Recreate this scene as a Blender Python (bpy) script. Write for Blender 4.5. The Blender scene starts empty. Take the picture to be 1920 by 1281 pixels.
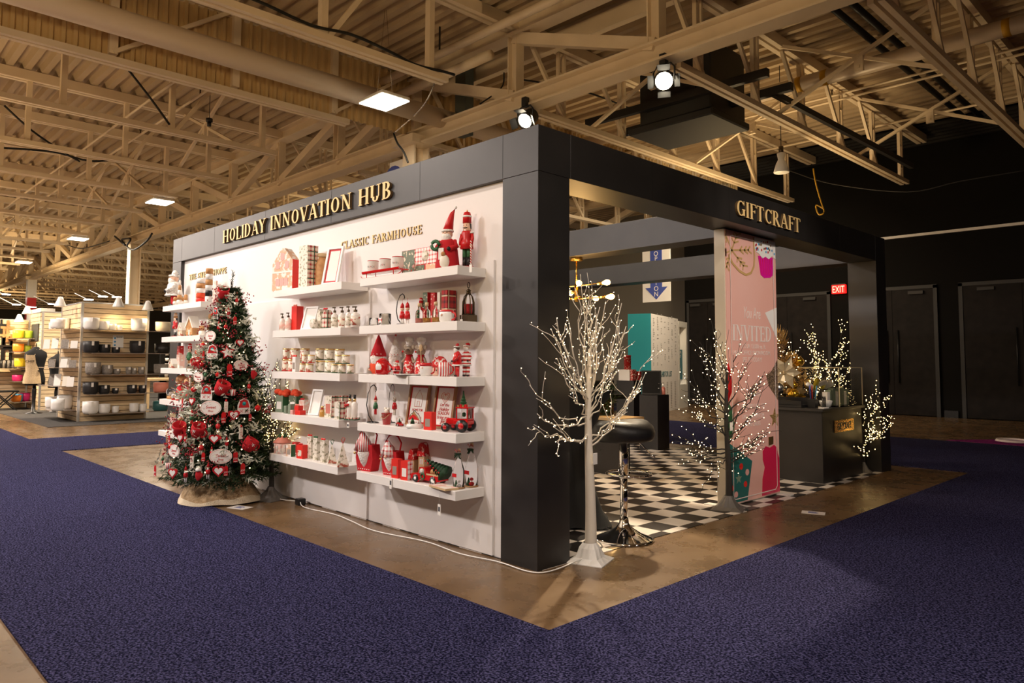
import bpy, math, random
from mathutils import Vector, Matrix
random.seed(7)
R = math.radians
sc = bpy.context.scene
EXPO = 0.18
WORLD = 0.05
# ------------------------------------------------------------------ camera (solved from the booth's lines)
FPX, YAW, PIT, ROL, AXY = 1360.31, 0.8000725, 0.0657716, 0.0046199, 585.84
CAM = Vector((3.03133, -3.16191, 1.24843))
_fw = Vector((-math.sin(YAW)*math.cos(PIT), math.cos(YAW)*math.cos(PIT), math.sin(PIT)))
_r0 = Vector((math.cos(YAW), math.sin(YAW), 0)); _u0 = _r0.cross(_fw)
_rt = _r0*math.cos(ROL)+_u0*math.sin(ROL); _up = -_r0*math.sin(ROL)+_u0*math.cos(ROL)
cd = bpy.data.cameras.new('camera'); cam = bpy.data.objects.new('camera', cd); sc.collection.objects.link(cam)
cd.sensor_width = 36; cd.lens = 36*FPX/1920; cd.shift_y = -(640.5-AXY)/1920; cd.clip_end = 200; cd.clip_start = .05
cam.matrix_world = Matrix(((_rt.x,_up.x,-_fw.x,CAM.x),(_rt.y,_up.y,-_fw.y,CAM.y),(_rt.z,_up.z,-_fw.z,CAM.z),(0,0,0,1)))
sc.camera = cam
def P(px, py, ax, val):            # surveying helper: where the sight line through a photo point meets a plane of the place
    d = _fw+_rt*((px-960)/FPX)-_up*((py-AXY)/FPX); t = (val-CAM[ax])/d[ax]; return CAM+d*t
def X(px, y, z):
    n = _rt*FPX-_fw*(px-960); return CAM.x-((y-CAM.y)*n.y+(z-CAM.z)*n.z)/n.x
def YY(px, x, z):
    n = _rt*FPX-_fw*(px-960); return CAM.y-((x-CAM.x)*n.x+(z-CAM.z)*n.z)/n.y
def K(p):                          # photo pixels per metre at a place
    return FPX/((Vector(p)-CAM).dot(_fw))
# ------------------------------------------------------------------ colour management, world
sc.view_settings.view_transform = 'Standard'; sc.view_settings.look = 'None'
sc.view_settings.gamma = 1; sc.view_settings.exposure = EXPO; sc.view_settings.use_curve_mapping = False
w = bpy.data.worlds.new('hall_air'); sc.world = w; w.use_nodes = True
w.node_tree.nodes['Background'].inputs[0].default_value = (1, .66, .36, 1)
w.node_tree.nodes['Background'].inputs[1].default_value = WORLD
# ------------------------------------------------------------------ lamps of the hall and added fill lights
def lamp(kind, name, loc, energy, col, to=None, **k):
    l = bpy.data.lights.new(name, kind); l.energy = energy; l.color = col
    for a, b in k.items(): setattr(l, a, b)
    o = bpy.data.objects.new(name, l); sc.collection.objects.link(o); o.location = loc
    d = (Vector(to)-Vector(loc)) if to else Vector((0, 0, -1))
    o.rotation_euler = d.to_track_quat('-Z', 'Y').to_euler()
    return o
HB = [(-5.55, 2.6), (-14.9, 2.65), (-22.3, 2.7), (-30.1, 2.7)]                 # high-bay fixtures in the frame
HB_OFF = [(1.9, -2.6), (-5.5, -2.6), (-13, -2.8), (-20.5, -2.8), (-1.9, -6.6), (-9.4, -6.6), (7.5, 1.0), (8.5, 8.0), (-20, -5.4), (-25, -7.6)]   # assumed fixtures out of view; last four added to light right face and header
for i, (x, y) in enumerate(HB):
    lamp('AREA', 'highbay_light', (x, y, 4.86), 95 if i == 0 else 330, (1, .84, .63), shape='SQUARE', size=.5)
for i, (x, y) in enumerate(HB_OFF):
    lamp('AREA', 'highbay_light', (x, y, 4.86), (85, 185, 330, 330, 170, 240, 110, 14, 800, 900)[i], (1, .86, .76), shape='SQUARE', size=.5)
# added spots, unseen across the aisle, washing the white wall
for x in (-5.6, -3.4, -1.4):
    lamp('SPOT', 'unseen_spot', (x-.8, -4.6, 3.6), 235, (1, .89, .86), to=(x+.1, .03, 1.5), spot_size=R(70), spot_blend=.9, shadow_soft_size=.12)
lamp('SPOT', 'unseen_spot', (4.2, -1.8, 3.8), 200, (1, .86, .74), to=(.1, .3, .9), spot_size=R(30), spot_blend=1, shadow_soft_size=.1)  # spot added out of view to brighten the white birch
lamp('SPOT', 'unseen_spot', (4.6, 1.6, 4.3), 640, (1, .85, .72), to=(-.17, 3.0, 1.6), spot_size=R(34), spot_blend=1, shadow_soft_size=.1)  # spot added out of view to brighten the pink panel and gold letters
lamp('SPOT', 'stage_light', (-1.95, 3.85, 4.5), 1300, (1, .8, .55), to=(.35, .7, 0), spot_size=R(46), spot_blend=.5, shadow_soft_size=.07)
lamp('SPOT', 'stage_light', (-4.15, 3.85, 4.45), 500, (1, .8, .55), to=(-2.4, 2.0, 0), spot_size=R(50), spot_blend=.5, shadow_soft_size=.07)
for x, y, e in ((-45, 2.7, 260), (-45, 14, 300), (-30, 22, 300), (-60, 8, 400)): lamp('AREA', 'far_fill', (x, y, 4.8), e, (1, .85, .68), shape='SQUARE', size=.6)  # bare lamps added to lift the dark far end of the hall
# added upward fills without fixtures: the warm wash over the roof
for loc, e, sz in [((-3.5, 9.0, 2.9), 90, 1.2), ((-10.5, -3.5, 3.0), 62, 1.5), ((1.5, -6, 2.8), 260, 1.5), ((-20, -3, 3.0), 85, 2), ((-16, 8, 3.0), 85, 2), ((-30, 2, 3.2), 120, 2), ((-45, 4, 3.2), 150, 3)]:
    lamp('AREA', 'roof_fill', loc, e, (1, .70, .36), to=(loc[0]-.6, loc[1]+1.2, 6.3), shape='DISK', size=sz)
# ------------------------------------------------------------------ materials
MATS = {}
def mat(name, col=(.5, .5, .5), rough=.6, metal=0, emit=None, es=0, spec=.5, trans=0, ior=1.45, alpha=1, coat=0, noise=None, bump=None, sheen=0):
    if name in MATS: return MATS[name]
    m = bpy.data.materials.new(name); m.use_nodes = True; n = m.node_tree; b = n.nodes['Principled BSDF']
    b.inputs['Base Color'].default_value = (*col, 1); b.inputs['Roughness'].default_value = rough; b.inputs['Metallic'].default_value = metal
    b.inputs['Specular IOR Level'].default_value = spec; b.inputs['Transmission Weight'].default_value = trans; b.inputs['IOR'].default_value = ior
    b.inputs['Alpha'].default_value = alpha; b.inputs['Coat Weight'].default_value = coat; b.inputs['Sheen Weight'].default_value = sheen
    if emit: b.inputs['Emission Color'].default_value = (*emit, 1); b.inputs['Emission Strength'].default_value = es
    tc = n.nodes.new('ShaderNodeTexCoord')
    if noise:       # (scale, other colour, low, high[, detail])
        t = n.nodes.new('ShaderNodeTexNoise'); t.inputs['Scale'].default_value = noise[0]; t.inputs['Detail'].default_value = noise[4] if len(noise) > 4 else 4
        r = n.nodes.new('ShaderNodeValToRGB'); r.color_ramp.elements[0].color = (*col, 1); r.color_ramp.elements[1].color = (*noise[1], 1)
        r.color_ramp.elements[0].position = noise[2]; r.color_ramp.elements[1].position = noise[3]
        n.links.new(tc.outputs['Object'], t.inputs['Vector']); n.links.new(t.outputs['Fac'], r.inputs['Fac']); n.links.new(r.outputs['Color'], b.inputs['Base Color'])
    if bump:        # (scale, strength, distance)
        t = n.nodes.new('ShaderNodeTexNoise'); t.inputs['Scale'].default_value = bump[0]; t.inputs['Detail'].default_value = 3
        u = n.nodes.new('ShaderNodeBump'); u.inputs['Strength'].default_value = bump[1]; u.inputs['Distance'].default_value = bump[2]
        n.links.new(tc.outputs['Object'], t.inputs['Vector']); n.links.new(t.outputs['Fac'], u.inputs['Height']); n.links.new(u.outputs['Normal'], b.inputs['Normal'])
    MATS[name] = m; return m
def nodes(m): return m.node_tree.nodes, m.node_tree.links, m.node_tree.nodes['Principled BSDF']
def pattern(name, kind, a, b_, scale, rough=.5, c=None, w=.2):
    """checks, plaid and stripes: surface prints"""
    if name in MATS: return MATS[name]
    m = mat(name, a, rough); N, L, B = nodes(m); tc = [x for x in N if x.type == 'TEX_COORD'][0]
    sep = N.new('ShaderNodeSeparateXYZ'); L.new(tc.outputs['Object'], sep.inputs[0])
    def band(src, sc_, ww):
        q = N.new('ShaderNodeMath'); q.operation = 'MULTIPLY'; L.new(src, q.inputs[0]); q.inputs[1].default_value = sc_
        f = N.new('ShaderNodeMath'); f.operation = 'FRACT'; L.new(q.outputs[0], f.inputs[0])
        g = N.new('ShaderNodeMath'); g.operation = 'LESS_THAN'; L.new(f.outputs[0], g.inputs[0]); g.inputs[1].default_value = ww
        return g.outputs[0]
    def add(p, q_, op='ADD'):
        g = N.new('ShaderNodeMath'); g.operation = op; L.new(p, g.inputs[0]); L.new(q_, g.inputs[1]); return g.outputs[0]
    xy = add(sep.outputs[0], sep.outputs[1])
    mix = N.new('ShaderNodeMix'); mix.data_type = 'RGBA'; mix.inputs[6].default_value = (*a, 1); mix.inputs[7].default_value = (*b_, 1)
    if kind == 'plaid':
        f = add(band(xy, scale, w), band(sep.outputs[2], scale, w)); h = N.new('ShaderNodeMath'); h.operation = 'MULTIPLY'; h.inputs[1].default_value = .5; L.new(f, h.inputs[0]); fac = h.outputs[0]
    elif kind == 'stripe_z': fac = band(sep.outputs[2], scale, w)
    elif kind == 'stripe_x': fac = band(xy, scale, w)
    elif kind == 'diag': fac = band(add(xy, sep.outputs[2]), scale, w)
    L.new(fac, mix.inputs[0]); out = mix.outputs[2]
    if c:
        m2 = N.new('ShaderNodeMix'); m2.data_type = 'RGBA'; L.new(out, m2.inputs[6]); m2.inputs[7].default_value = (*c, 1)
        L.new(add(band(xy, scale*.5, w*.25), band(sep.outputs[2], scale*.5, w*.25), 'MAXIMUM'), m2.inputs[0]); out = m2.outputs[2]
    L.new(out, B.inputs['Base Color']); return m
RED = (.55, .012, .015); CREAM = (.82, .78, .68); WHITE = (.86, .85, .83)
mat('carpet_blue', (.008, .009, .034), 1, noise=(95, (.115, .113, .27), .43, .62, 5), bump=(110, 1, .03), spec=.05)
mat('carpet_grey', (.03, .03, .03), .95, noise=(150, (.16, .15, .14), .4, .65), bump=(180, .6, .01), spec=.1)
mat('carpet_magenta', (.16, .012, .12), .9, noise=(150, (.26, .03, .2), .4, .65), spec=.1)
m = mat('concrete', (.30, .19, .10), .28, spec=.5); N, L, B = nodes(m); tc = [x for x in N if x.type == 'TEX_COORD'][0]
t1 = N.new('ShaderNodeTexNoise'); t1.inputs['Scale'].default_value = .9; t1.inputs['Detail'].default_value = 8; t1.inputs['Roughness'].default_value = .62
t2 = N.new('ShaderNodeTexNoise'); t2.inputs['Scale'].default_value = 4; t2.inputs['Detail'].default_value = 7; t2.inputs['Roughness'].default_value = .58
r1 = N.new('ShaderNodeValToRGB'); e = r1.color_ramp.elements; e[0].position = .3; e[0].color = (.115, .066, .030, 1); e[1].position = .72; e[1].color = (.235, .15, .078, 1)
mx = N.new('ShaderNodeMix'); mx.data_type = 'RGBA'; mx.blend_type = 'MULTIPLY'; mx.inputs[0].default_value = .8
r2 = N.new('ShaderNodeValToRGB'); e = r2.color_ramp.elements; e[0].position = .32; e[0].color = (.72, .70, .66, 1); e[1].position = .62; e[1].color = (1.08, 1.06, 1.02, 1)
rr = N.new('ShaderNodeMapRange'); rr.inputs[3].default_value = .14; rr.inputs[4].default_value = .42
for t in (t1, t2): L.new(tc.outputs['Object'], t.inputs['Vector'])
L.new(t1.outputs['Fac'], r1.inputs['Fac']); L.new(t2.outputs['Fac'], r2.inputs['Fac']); L.new(r1.outputs['Color'], mx.inputs[6]); L.new(r2.outputs['Color'], mx.inputs[7])
L.new(mx.outputs[2], B.inputs['Base Color']); L.new(t2.outputs['Fac'], rr.inputs[0]); L.new(rr.outputs[0], B.inputs['Roughness'])
m = mat('checker_vinyl', (.5, .5, .5), .3); N, L, B = nodes(m); tc = [x for x in N if x.type == 'TEX_COORD'][0]
ck = N.new('ShaderNodeTexChecker'); ck.inputs['Scale'].default_value = 1/.225; ck.inputs['Color2'].default_value = (.80, .74, .68, 1); ck.inputs['Color1'].default_value = (.026, .021, .02, 1)
mp = N.new('ShaderNodeMapping'); mp.inputs['Location'].default_value = (.0768+.225, -1.1675, .1)
L.new(tc.outputs['Object'], mp.inputs['Vector']); L.new(mp.outputs['Vector'], ck.inputs['Vector']); L.new(ck.outputs['Color'], B.inputs['Base Color'])
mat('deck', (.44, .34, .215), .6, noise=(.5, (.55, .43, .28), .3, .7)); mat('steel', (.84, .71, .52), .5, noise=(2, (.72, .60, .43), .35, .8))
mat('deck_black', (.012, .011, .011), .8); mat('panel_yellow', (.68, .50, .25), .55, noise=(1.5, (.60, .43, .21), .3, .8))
mat('duct_cream', (.72, .60, .46), .35); mat('tape_yellow', (.65, .36, .02), .5)
mat('black_steel', (.02, .02, .021), .45); mat('cable_black', (.012, .012, .012), .5); mat('unit_dark', (.028, .029, .029), .6); mat('unit_green', (.10, .12, .11), .45)
mat('booth_black', (.0125, .011, .0105), .42, spec=.75, noise=(3, (.022, .0195, .018), .35, .7, 6)); mat('wall_white', (.80, .775, .76), .5, spec=.3)
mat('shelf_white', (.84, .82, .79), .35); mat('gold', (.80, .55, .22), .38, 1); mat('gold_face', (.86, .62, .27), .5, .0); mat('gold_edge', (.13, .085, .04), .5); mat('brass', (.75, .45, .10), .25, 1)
mat('hall_dark', (.008, .0072, .0065), .85, spec=.12); mat('hall_grey', (.20, .185, .155), .8); mat('door_dark', (.010, .008, .007), .6, spec=.15, noise=(6, (.018, .014, .012), .3, .7)); mat('door_frame', (.032, .030, .028), .6)
mat('chrome', (.8, .8, .82), .06, 1); mat('black_leather', (.012, .011, .011), .42, bump=(90, .2, .004)); mat('black_plastic', (.015, .015, .016), .35); mat('black_cloth', (.008, .008, .009), .85)
mat('pot_white', WHITE, .4); mat('pot_black', (.02, .02, .022), .5); mat('pot_grey', (.22, .2, .18), .8, noise=(40, (.3, .27, .24), .4, .6)); mat('pot_yellow', (.75, .60, .03), .4); mat('pot_orange', (.80, .24, .02), .4); mat('pot_pink', (.60, .02, .16), .4); mat('pot_lime', (.45, .62, .05), .4); mat('pot_teal', (.03, .12, .12), .4); mat('pot_cream', (.72, .66, .5), .4); mat('pot_olive', (.16, .17, .07), .5); mat('pot_blue', (.08, .35, .65), .5)
m = mat('slatwall', (.62, .44, .25), .5); N, L, B = nodes(m); tc = [x for x in N if x.type == 'TEX_COORD'][0]
sp = N.new('ShaderNodeMapping'); sp.inputs['Scale'].default_value = (2, 2, 30); nz = N.new('ShaderNodeTexNoise'); nz.inputs['Scale'].default_value = 2.5; rp = N.new('ShaderNodeValToRGB')
rp.color_ramp.elements[0].color = (.84, .66, .42, 1); rp.color_ramp.elements[1].color = (.64, .45, .25, 1); rp.color_ramp.elements[0].position = .35; rp.color_ramp.elements[1].position = .75
L.new(tc.outputs['Object'], sp.inputs[0]); L.new(sp.outputs[0], nz.inputs['Vector']); L.new(nz.outputs['Fac'], rp.inputs['Fac']); L.new(rp.outputs['Color'], B.inputs['Base Color'])
mat('groove', (.10, .06, .03), .8); mat('alu', (.62, .62, .62), .35, .8); mat('enamel_white', (.85, .84, .80), .3)
mat('lamp_hot', (1, 1, 1), .5, emit=(1, .90, .72), es=14); mat('lamp_spot', (1, 1, 1), .5, emit=(1, .86, .62), es=22); mat('lamp_cool', (1, 1, 1), .5, emit=(.85, .92, 1), es=5)
mat('bulb_amber', (1, .8, .4), .3, emit=(1, .56, .14), es=15); mat('led_warm', (1, .9, .6), .3, emit=(1, .70, .36), es=11); mat('led_gold', (1, .8, .4), .3, emit=(1, .66, .25), es=9)
mat('exit_red', (.8, .02, .02), .4, emit=(1, .012, .01), es=1.1); mat('exit_letter', (1, .5, .4), .4, emit=(1, .35, .24), es=2.2)
mat('red', RED, .35); mat('red_gloss', (.55, .01, .012), .12, coat=.5); mat('red_felt', (.50, .012, .02), .9, bump=(120, .6, .004)); mat('red_bright', (.75, .03, .02), .45); mat('orange_felt', (.72, .08, .03), .9, bump=(90, .5, .006))
mat('white', WHITE, .5); mat('white_gloss', (.88, .87, .84), .12, coat=.4); mat('cream', CREAM, .6); mat('white_fur', (.86, .84, .80), .95, bump=(70, 1, .012)); mat('beard', (.84, .82, .78), .9, bump=(90, 1, .006)); mat('skin', (.78, .50, .36), .5); mat('skin_dark', (.12, .055, .03), .5)
mat('black', (.012, .012, .012), .35); mat('green', (.03, .13, .05), .5); mat('green_dark', (.012, .05, .018), .6); mat('sage', (.22, .28, .20), .6); mat('pink', (.80, .42, .38), .5); mat('salmon', (.78, .28, .2), .5)
mat('ginger', (.46, .22, .08), .6, noise=(25, (.56, .30, .12), .4, .6)); mat('icing', (.90, .87, .80), .4); mat('mouse_felt', (.42, .34, .26), .95, bump=(120, .5, .004)); mat('burlap', (.50, .36, .20), .9, noise=(60, (.62, .47, .28), .4, .6), bump=(90, .5, .006)); mat('wood', (.30, .15, .06), .5, noise=(8, (.38, .21, .09), .35, .7)); mat('crate_wood', (.34, .13, .035), .45, noise=(5, (.24, .085, .02), .35, .7)); mat('pale_wood', (.62, .45, .25), .5)
mat('amber', (.75, .42, .10), .2, trans=.5); mat('glass', (1, 1, 1), .03, trans=1, ior=1.25, spec=.4); mat('acrylic', (1, 1, 1), .02, trans=1, ior=1.12); mat('silver', (.75, .74, .7), .25, 1); mat('bronze', (.10, .07, .04), .35, .8); mat('wire_black', (.01, .01, .01), .4); mat('paper', (.86, .84, .80), .7); mat('grey_print', (.35, .34, .33), .7); mat('tag_ink', (.08, .08, .09), .7)
mat('lotion', (.85, .80, .74), .25); mat('rose', (.62, .22, .18), .25); mat('blue_sign', (.045, .08, .38), .5); mat('teal', (.02, .42, .47), .5); mat('teal_dark', (.01, .16, .22), .5)
mat('needle', (.018, .045, .016), .7, noise=(8, (.045, .085, .03), .35, .7)); mat('needle_frost', (.62, .66, .56), .8); mat('berry', (.30, .012, .025), .3); mat('trunk_brown', (.06, .04, .03), .8); mat('birch_white', (.80, .74, .64), .6, bump=(30, .6, .004)); mat('bark_black', (.03, .026, .022), .7, bump=(40, .8, .005)); mat('tin_base', (.16, .15, .14), .5, .3)
mat('gold_glitter', (.60, .36, .10), .3, .8, noise=(90, (.95, .72, .35), .45, .6), bump=(120, 1, .01)); mat('bronze_glitter', (.20, .12, .07), .3, .7, noise=(110, (.85, .65, .45), .5, .62), bump=(130, 1, .01)); mat('champagne', (.80, .66, .42), .35, .3); mat('gold_bright', (.85, .50, .05), .2, .9)
mat('panel_pink', (.82, .44, .37), .35, noise=(1.2, (.84, .52, .46), .3, .7)); mat('panel_side', (.62, .56, .46), .5); mat('magenta', (.70, .01, .32), .3); mat('gummy', (.72, .02, .09), .2, coat=.6); mat('teal_gift', (.02, .14, .13), .5); mat('print_white', (.85, .74, .70), .5)
pattern('plaid_red', 'plaid', (.80, .74, .62), (.42, .02, .02), 26, .5, (.03, .10, .05), .45); pattern('plaid_dark', 'plaid', (.50, .02, .02), (.10, .01, .01), 22, .5, (.70, .6, .4), .4); pattern('gingham', 'plaid', WHITE, (.60, .03, .03), 30, .5, None, .35)
pattern('stripe_rw', 'stripe_x', WHITE, (.55, .02, .02), 45, .35, None, .45); pattern('stripe_rw_h', 'stripe_z', WHITE, (.55, .02, .02), 40, .6, None, .5); pattern('candy', 'diag', WHITE, (.62, .02, .02), 55, .25, None, .5)
mat('tin_print', (.80, .74, .62), .4, noise=(34, (.45, .10, .06), .52, .60)); mat('box_print', (.82, .76, .66), .45, noise=(40, (.30, .28, .16), .52, .62)); mat('red_print', (.55, .02, .02), .4, noise=(38, (.85, .70, .60), .56, .62)); mat('green_print', (.14, .18, .12), .4, noise=(38, (.75, .65, .5), .56, .62)); mat('pink_print', (.82, .52, .44), .45, noise=(30, (.85, .80, .72), .48, .58)); mat('ginger_print', (.72, .46, .30), .5, noise=(24, (.86, .80, .74), .5, .56)); mat('knit', (.6, .03, .03), .9, noise=(60, (.85, .8, .75), .52, .58))
# ------------------------------------------------------------------ geometry helpers
COL = sc.collection
class MB:
    def __init__(s): s.v = []; s.f = []; s.m = []; s.sm = []; s.T = Matrix()
    def _add(s, vs, fs, mi=0, smooth=False):
        o = len(s.v); s.v += [tuple(s.T@Vector(v)) for v in vs]; s.f += [tuple(i+o for i in f) for f in fs]; s.m += [mi]*len(fs); s.sm += [smooth]*len(fs); return s
    def box(s, x0, y0, z0, x1, y1, z1, mi=0, bev=0):
        if bev > 0:
            b = min(bev, abs(x1-x0)*.45, abs(y1-y0)*.45, abs(z1-z0)*.45); vs = []; idx = {}
            for i, X_ in enumerate((x0, x1)):
                for j, Y_ in enumerate((y0, y1)):
                    for k, Z_ in enumerate((z0, z1)):
                        sx, sy, sz = (1, -1)[i], (1, -1)[j], (1, -1)[k]
                        for a in range(3):
                            idx[i, j, k, a] = len(vs); vs.append((X_+(0 if a == 0 else sx*b), Y_+(0 if a == 1 else sy*b), Z_+(0 if a == 2 else sz*b)))
            fs = []
            for q in (0, 1): fs += [[idx[q, 0, 0, 0], idx[q, 1, 0, 0], idx[q, 1, 1, 0], idx[q, 0, 1, 0]], [idx[0, q, 0, 1], idx[1, q, 0, 1], idx[1, q, 1, 1], idx[0, q, 1, 1]], [idx[0, 0, q, 2], idx[1, 0, q, 2], idx[1, 1, q, 2], idx[0, 1, q, 2]]]
            for i in (0, 1):
                for j in (0, 1):
                    fs += [[idx[i, j, 0, 0], idx[i, j, 0, 1], idx[i, j, 1, 1], idx[i, j, 1, 0]], [idx[i, 0, j, 0], idx[i, 0, j, 2], idx[i, 1, j, 2], idx[i, 1, j, 0]], [idx[0, i, j, 1], idx[0, i, j, 2], idx[1, i, j, 2], idx[1, i, j, 1]]]
                    for k in (0, 1): fs.append([idx[i, j, k, 0], idx[i, j, k, 1], idx[i, j, k, 2]])
            return s._add(vs, fs, mi)
        vs = [(x, y, z) for x in (x0, x1) for y in (y0, y1) for z in (z0, z1)]
        return s._add(vs, [(0, 1, 3, 2), (4, 6, 7, 5), (0, 4, 5, 1), (2, 3, 7, 6), (0, 2, 6, 4), (1, 5, 7, 3)], mi)
    def lathe(s, prof, n=16, c=(0, 0, 0), mi=0, axis='z', smooth=True):
        vs = []; fs = []
        for r, z in prof:
            for k in range(n):
                a = 2*math.pi*k/n; p = (r*math.cos(a), r*math.sin(a), z)
                if axis == 'x': p = (p[2], p[0], p[1])
                if axis == 'y': p = (p[0], p[2], p[1])
                vs.append((p[0]+c[0], p[1]+c[1], p[2]+c[2]))
        for i in range(len(prof)-1):
            for k in range(n): fs.append((i*n+k, i*n+(k+1) % n, (i+1)*n+(k+1) % n, (i+1)*n+k))
        if prof[0][0] > 1e-5: fs.append(tuple(range(n-1, -1, -1)))
        if prof[-1][0] > 1e-5: fs.append(tuple((len(prof)-1)*n+k for k in range(n)))
        return s._add(vs, fs, mi, smooth)
    def cyl(s, c, r, h, n=16, r2=None, mi=0, axis='z'): return s.lathe([(r, 0), (r if r2 is None else r2, h)], n, c, mi, axis)
    def ball(s, c, r, n=12, mi=0, sc_=(1, 1, 1)):
        k = max(4, n//2); T0 = s.T; s.T = T0@Matrix.Translation(c)@Matrix.Diagonal((*sc_, 1))
        s.lathe([(max(1e-6, r*math.sin(math.pi*i/k)), -r*math.cos(math.pi*i/k)) for i in range(k+1)], n, (0, 0, 0), mi); s.T = T0; return s
    def tube(s, pts, r, n=6, mi=0, r2=None, smooth=True):
        pts = [Vector(p) for p in pts]; vs = []; fs = []; m_ = len(pts)
        for i, p in enumerate(pts):
            d = (pts[min(i+1, m_-1)]-pts[max(i-1, 0)]).normalized(); a = d.cross(Vector((0, 0, 1)) if abs(d.z) < .9 else Vector((1, 0, 0))).normalized(); b = d.cross(a)
            rr_ = r if r2 is None else r+(r2-r)*i/(m_-1)
            for k in range(n):
                t = 2*math.pi*k/n; vs.append(p+a*(rr_*math.cos(t))+b*(rr_*math.sin(t)))
        for i in range(m_-1):
            for k in range(n): fs.append((i*n+k, i*n+(k+1) % n, (i+1)*n+(k+1) % n, (i+1)*n+k))
        fs += [tuple(range(n-1, -1, -1)), tuple((m_-1)*n+k for k in range(n))]
        return s._add(vs, fs, mi, smooth)
    def beam(s, a, b, w_, h_, mi=0):
        a = Vector(a); b = Vector(b); d = (b-a).normalized(); u = (Vector((0, 0, 1)) if abs(d.z) < .95 else Vector((0, 1, 0))); q = d.cross(u).normalized(); u = q.cross(d)
        vs = [p+q*(i*w_/2)+u*(j*h_/2) for p in (a, b) for i, j in ((-1, -1), (1, -1), (1, 1), (-1, 1))]
        return s._add(vs, [(0, 1, 2, 3), (7, 6, 5, 4), (0, 4, 5, 1), (1, 5, 6, 2), (2, 6, 7, 3), (3, 7, 4, 0)], mi)
    def prism(s, poly, t0, t1, mi=0, plane='xz'):          # outline in a plane, thickness along the third axis
        n = len(poly); f = {'xz': lambda a, b, t: (a, t, b), 'yz': lambda a, b, t: (t, a, b), 'xy': lambda a, b, t: (a, b, t)}[plane]
        vs = [f(a, b, t0) for a, b in poly]+[f(a, b, t1) for a, b in poly]
        return s._add(vs, [tuple(range(n)), tuple(range(2*n-1, n-1, -1))]+[(i, (i+1) % n, n+(i+1) % n, n+i) for i in range(n)], mi)
    def build(s, name, mats, parent=None, loc=None):
        me = bpy.data.meshes.new(name); me.from_pydata(s.v, [], s.f)
        for m_ in ([mats] if isinstance(mats, str) else mats): me.materials.append(MATS[m_])
        me.polygons.foreach_set('material_index', s.m); me.polygons.foreach_set('use_smooth', s.sm); me.update()
        o = bpy.data.objects.new(name, me); COL.objects.link(o)
        if parent: o.parent = parent
        if loc is not None: o.location = loc
        return o
def thing(name, label, cat, loc=(0, 0, 0), rz=0, group=None):
    o = bpy.data.objects.new(name, None); COL.objects.link(o); o.location = loc; o.rotation_euler = (0, 0, rz); o.empty_display_size = .05
    return tag(o, label, cat, group)
def tag(o, label, cat, group=None):
    o['label'] = label; o['category'] = cat
    if group: o['group'] = group
    return o
def struct(o): o['kind'] = 'structure'; return o
def dup(root, loc=None, rz=None, label=None, parent=None, scale=None):
    c = root.copy(); COL.objects.link(c); c.parent = parent
    for ch in list(root.children): dup(ch, parent=c)
    if loc is not None: c.location = loc
    if rz is not None: c.rotation_euler = (0, 0, rz)
    if label: c['label'] = label
    if scale: c.scale = (scale,)*3
    return c
def text(body, size, origin, xdir, mat_, name, parent, up=(0, 0, 1), ext=.0008, align='CENTER', shear=0, width=1, space=1):
    cu = bpy.data.curves.new('t', 'FONT'); cu.body = body; cu.size = size; cu.extrude = ext; cu.align_x = align; cu.shear = shear; cu.space_character = space; cu.resolution_u = 3
    o = bpy.data.objects.new('t', cu); COL.objects.link(o); dg = bpy.context.evaluated_depsgraph_get(); me = bpy.data.meshes.new_from_object(o.evaluated_get(dg))
    bpy.data.objects.remove(o); bpy.data.curves.remove(cu)
    x = Vector(xdir).normalized(); u = Vector(up); z = x.cross(u); M = Matrix(((x.x*width, u.x, z.x, origin[0]), (x.y*width, u.y, z.y, origin[1]), (x.z*width, u.z, z.z, origin[2]), (0, 0, 0, 1)))
    me.transform(M); me.materials.clear(); me.materials.append(MATS[mat_]); me.name = name
    r = bpy.data.objects.new(name, me); COL.objects.link(r)
    if parent: r.parent = parent
    return r
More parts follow.
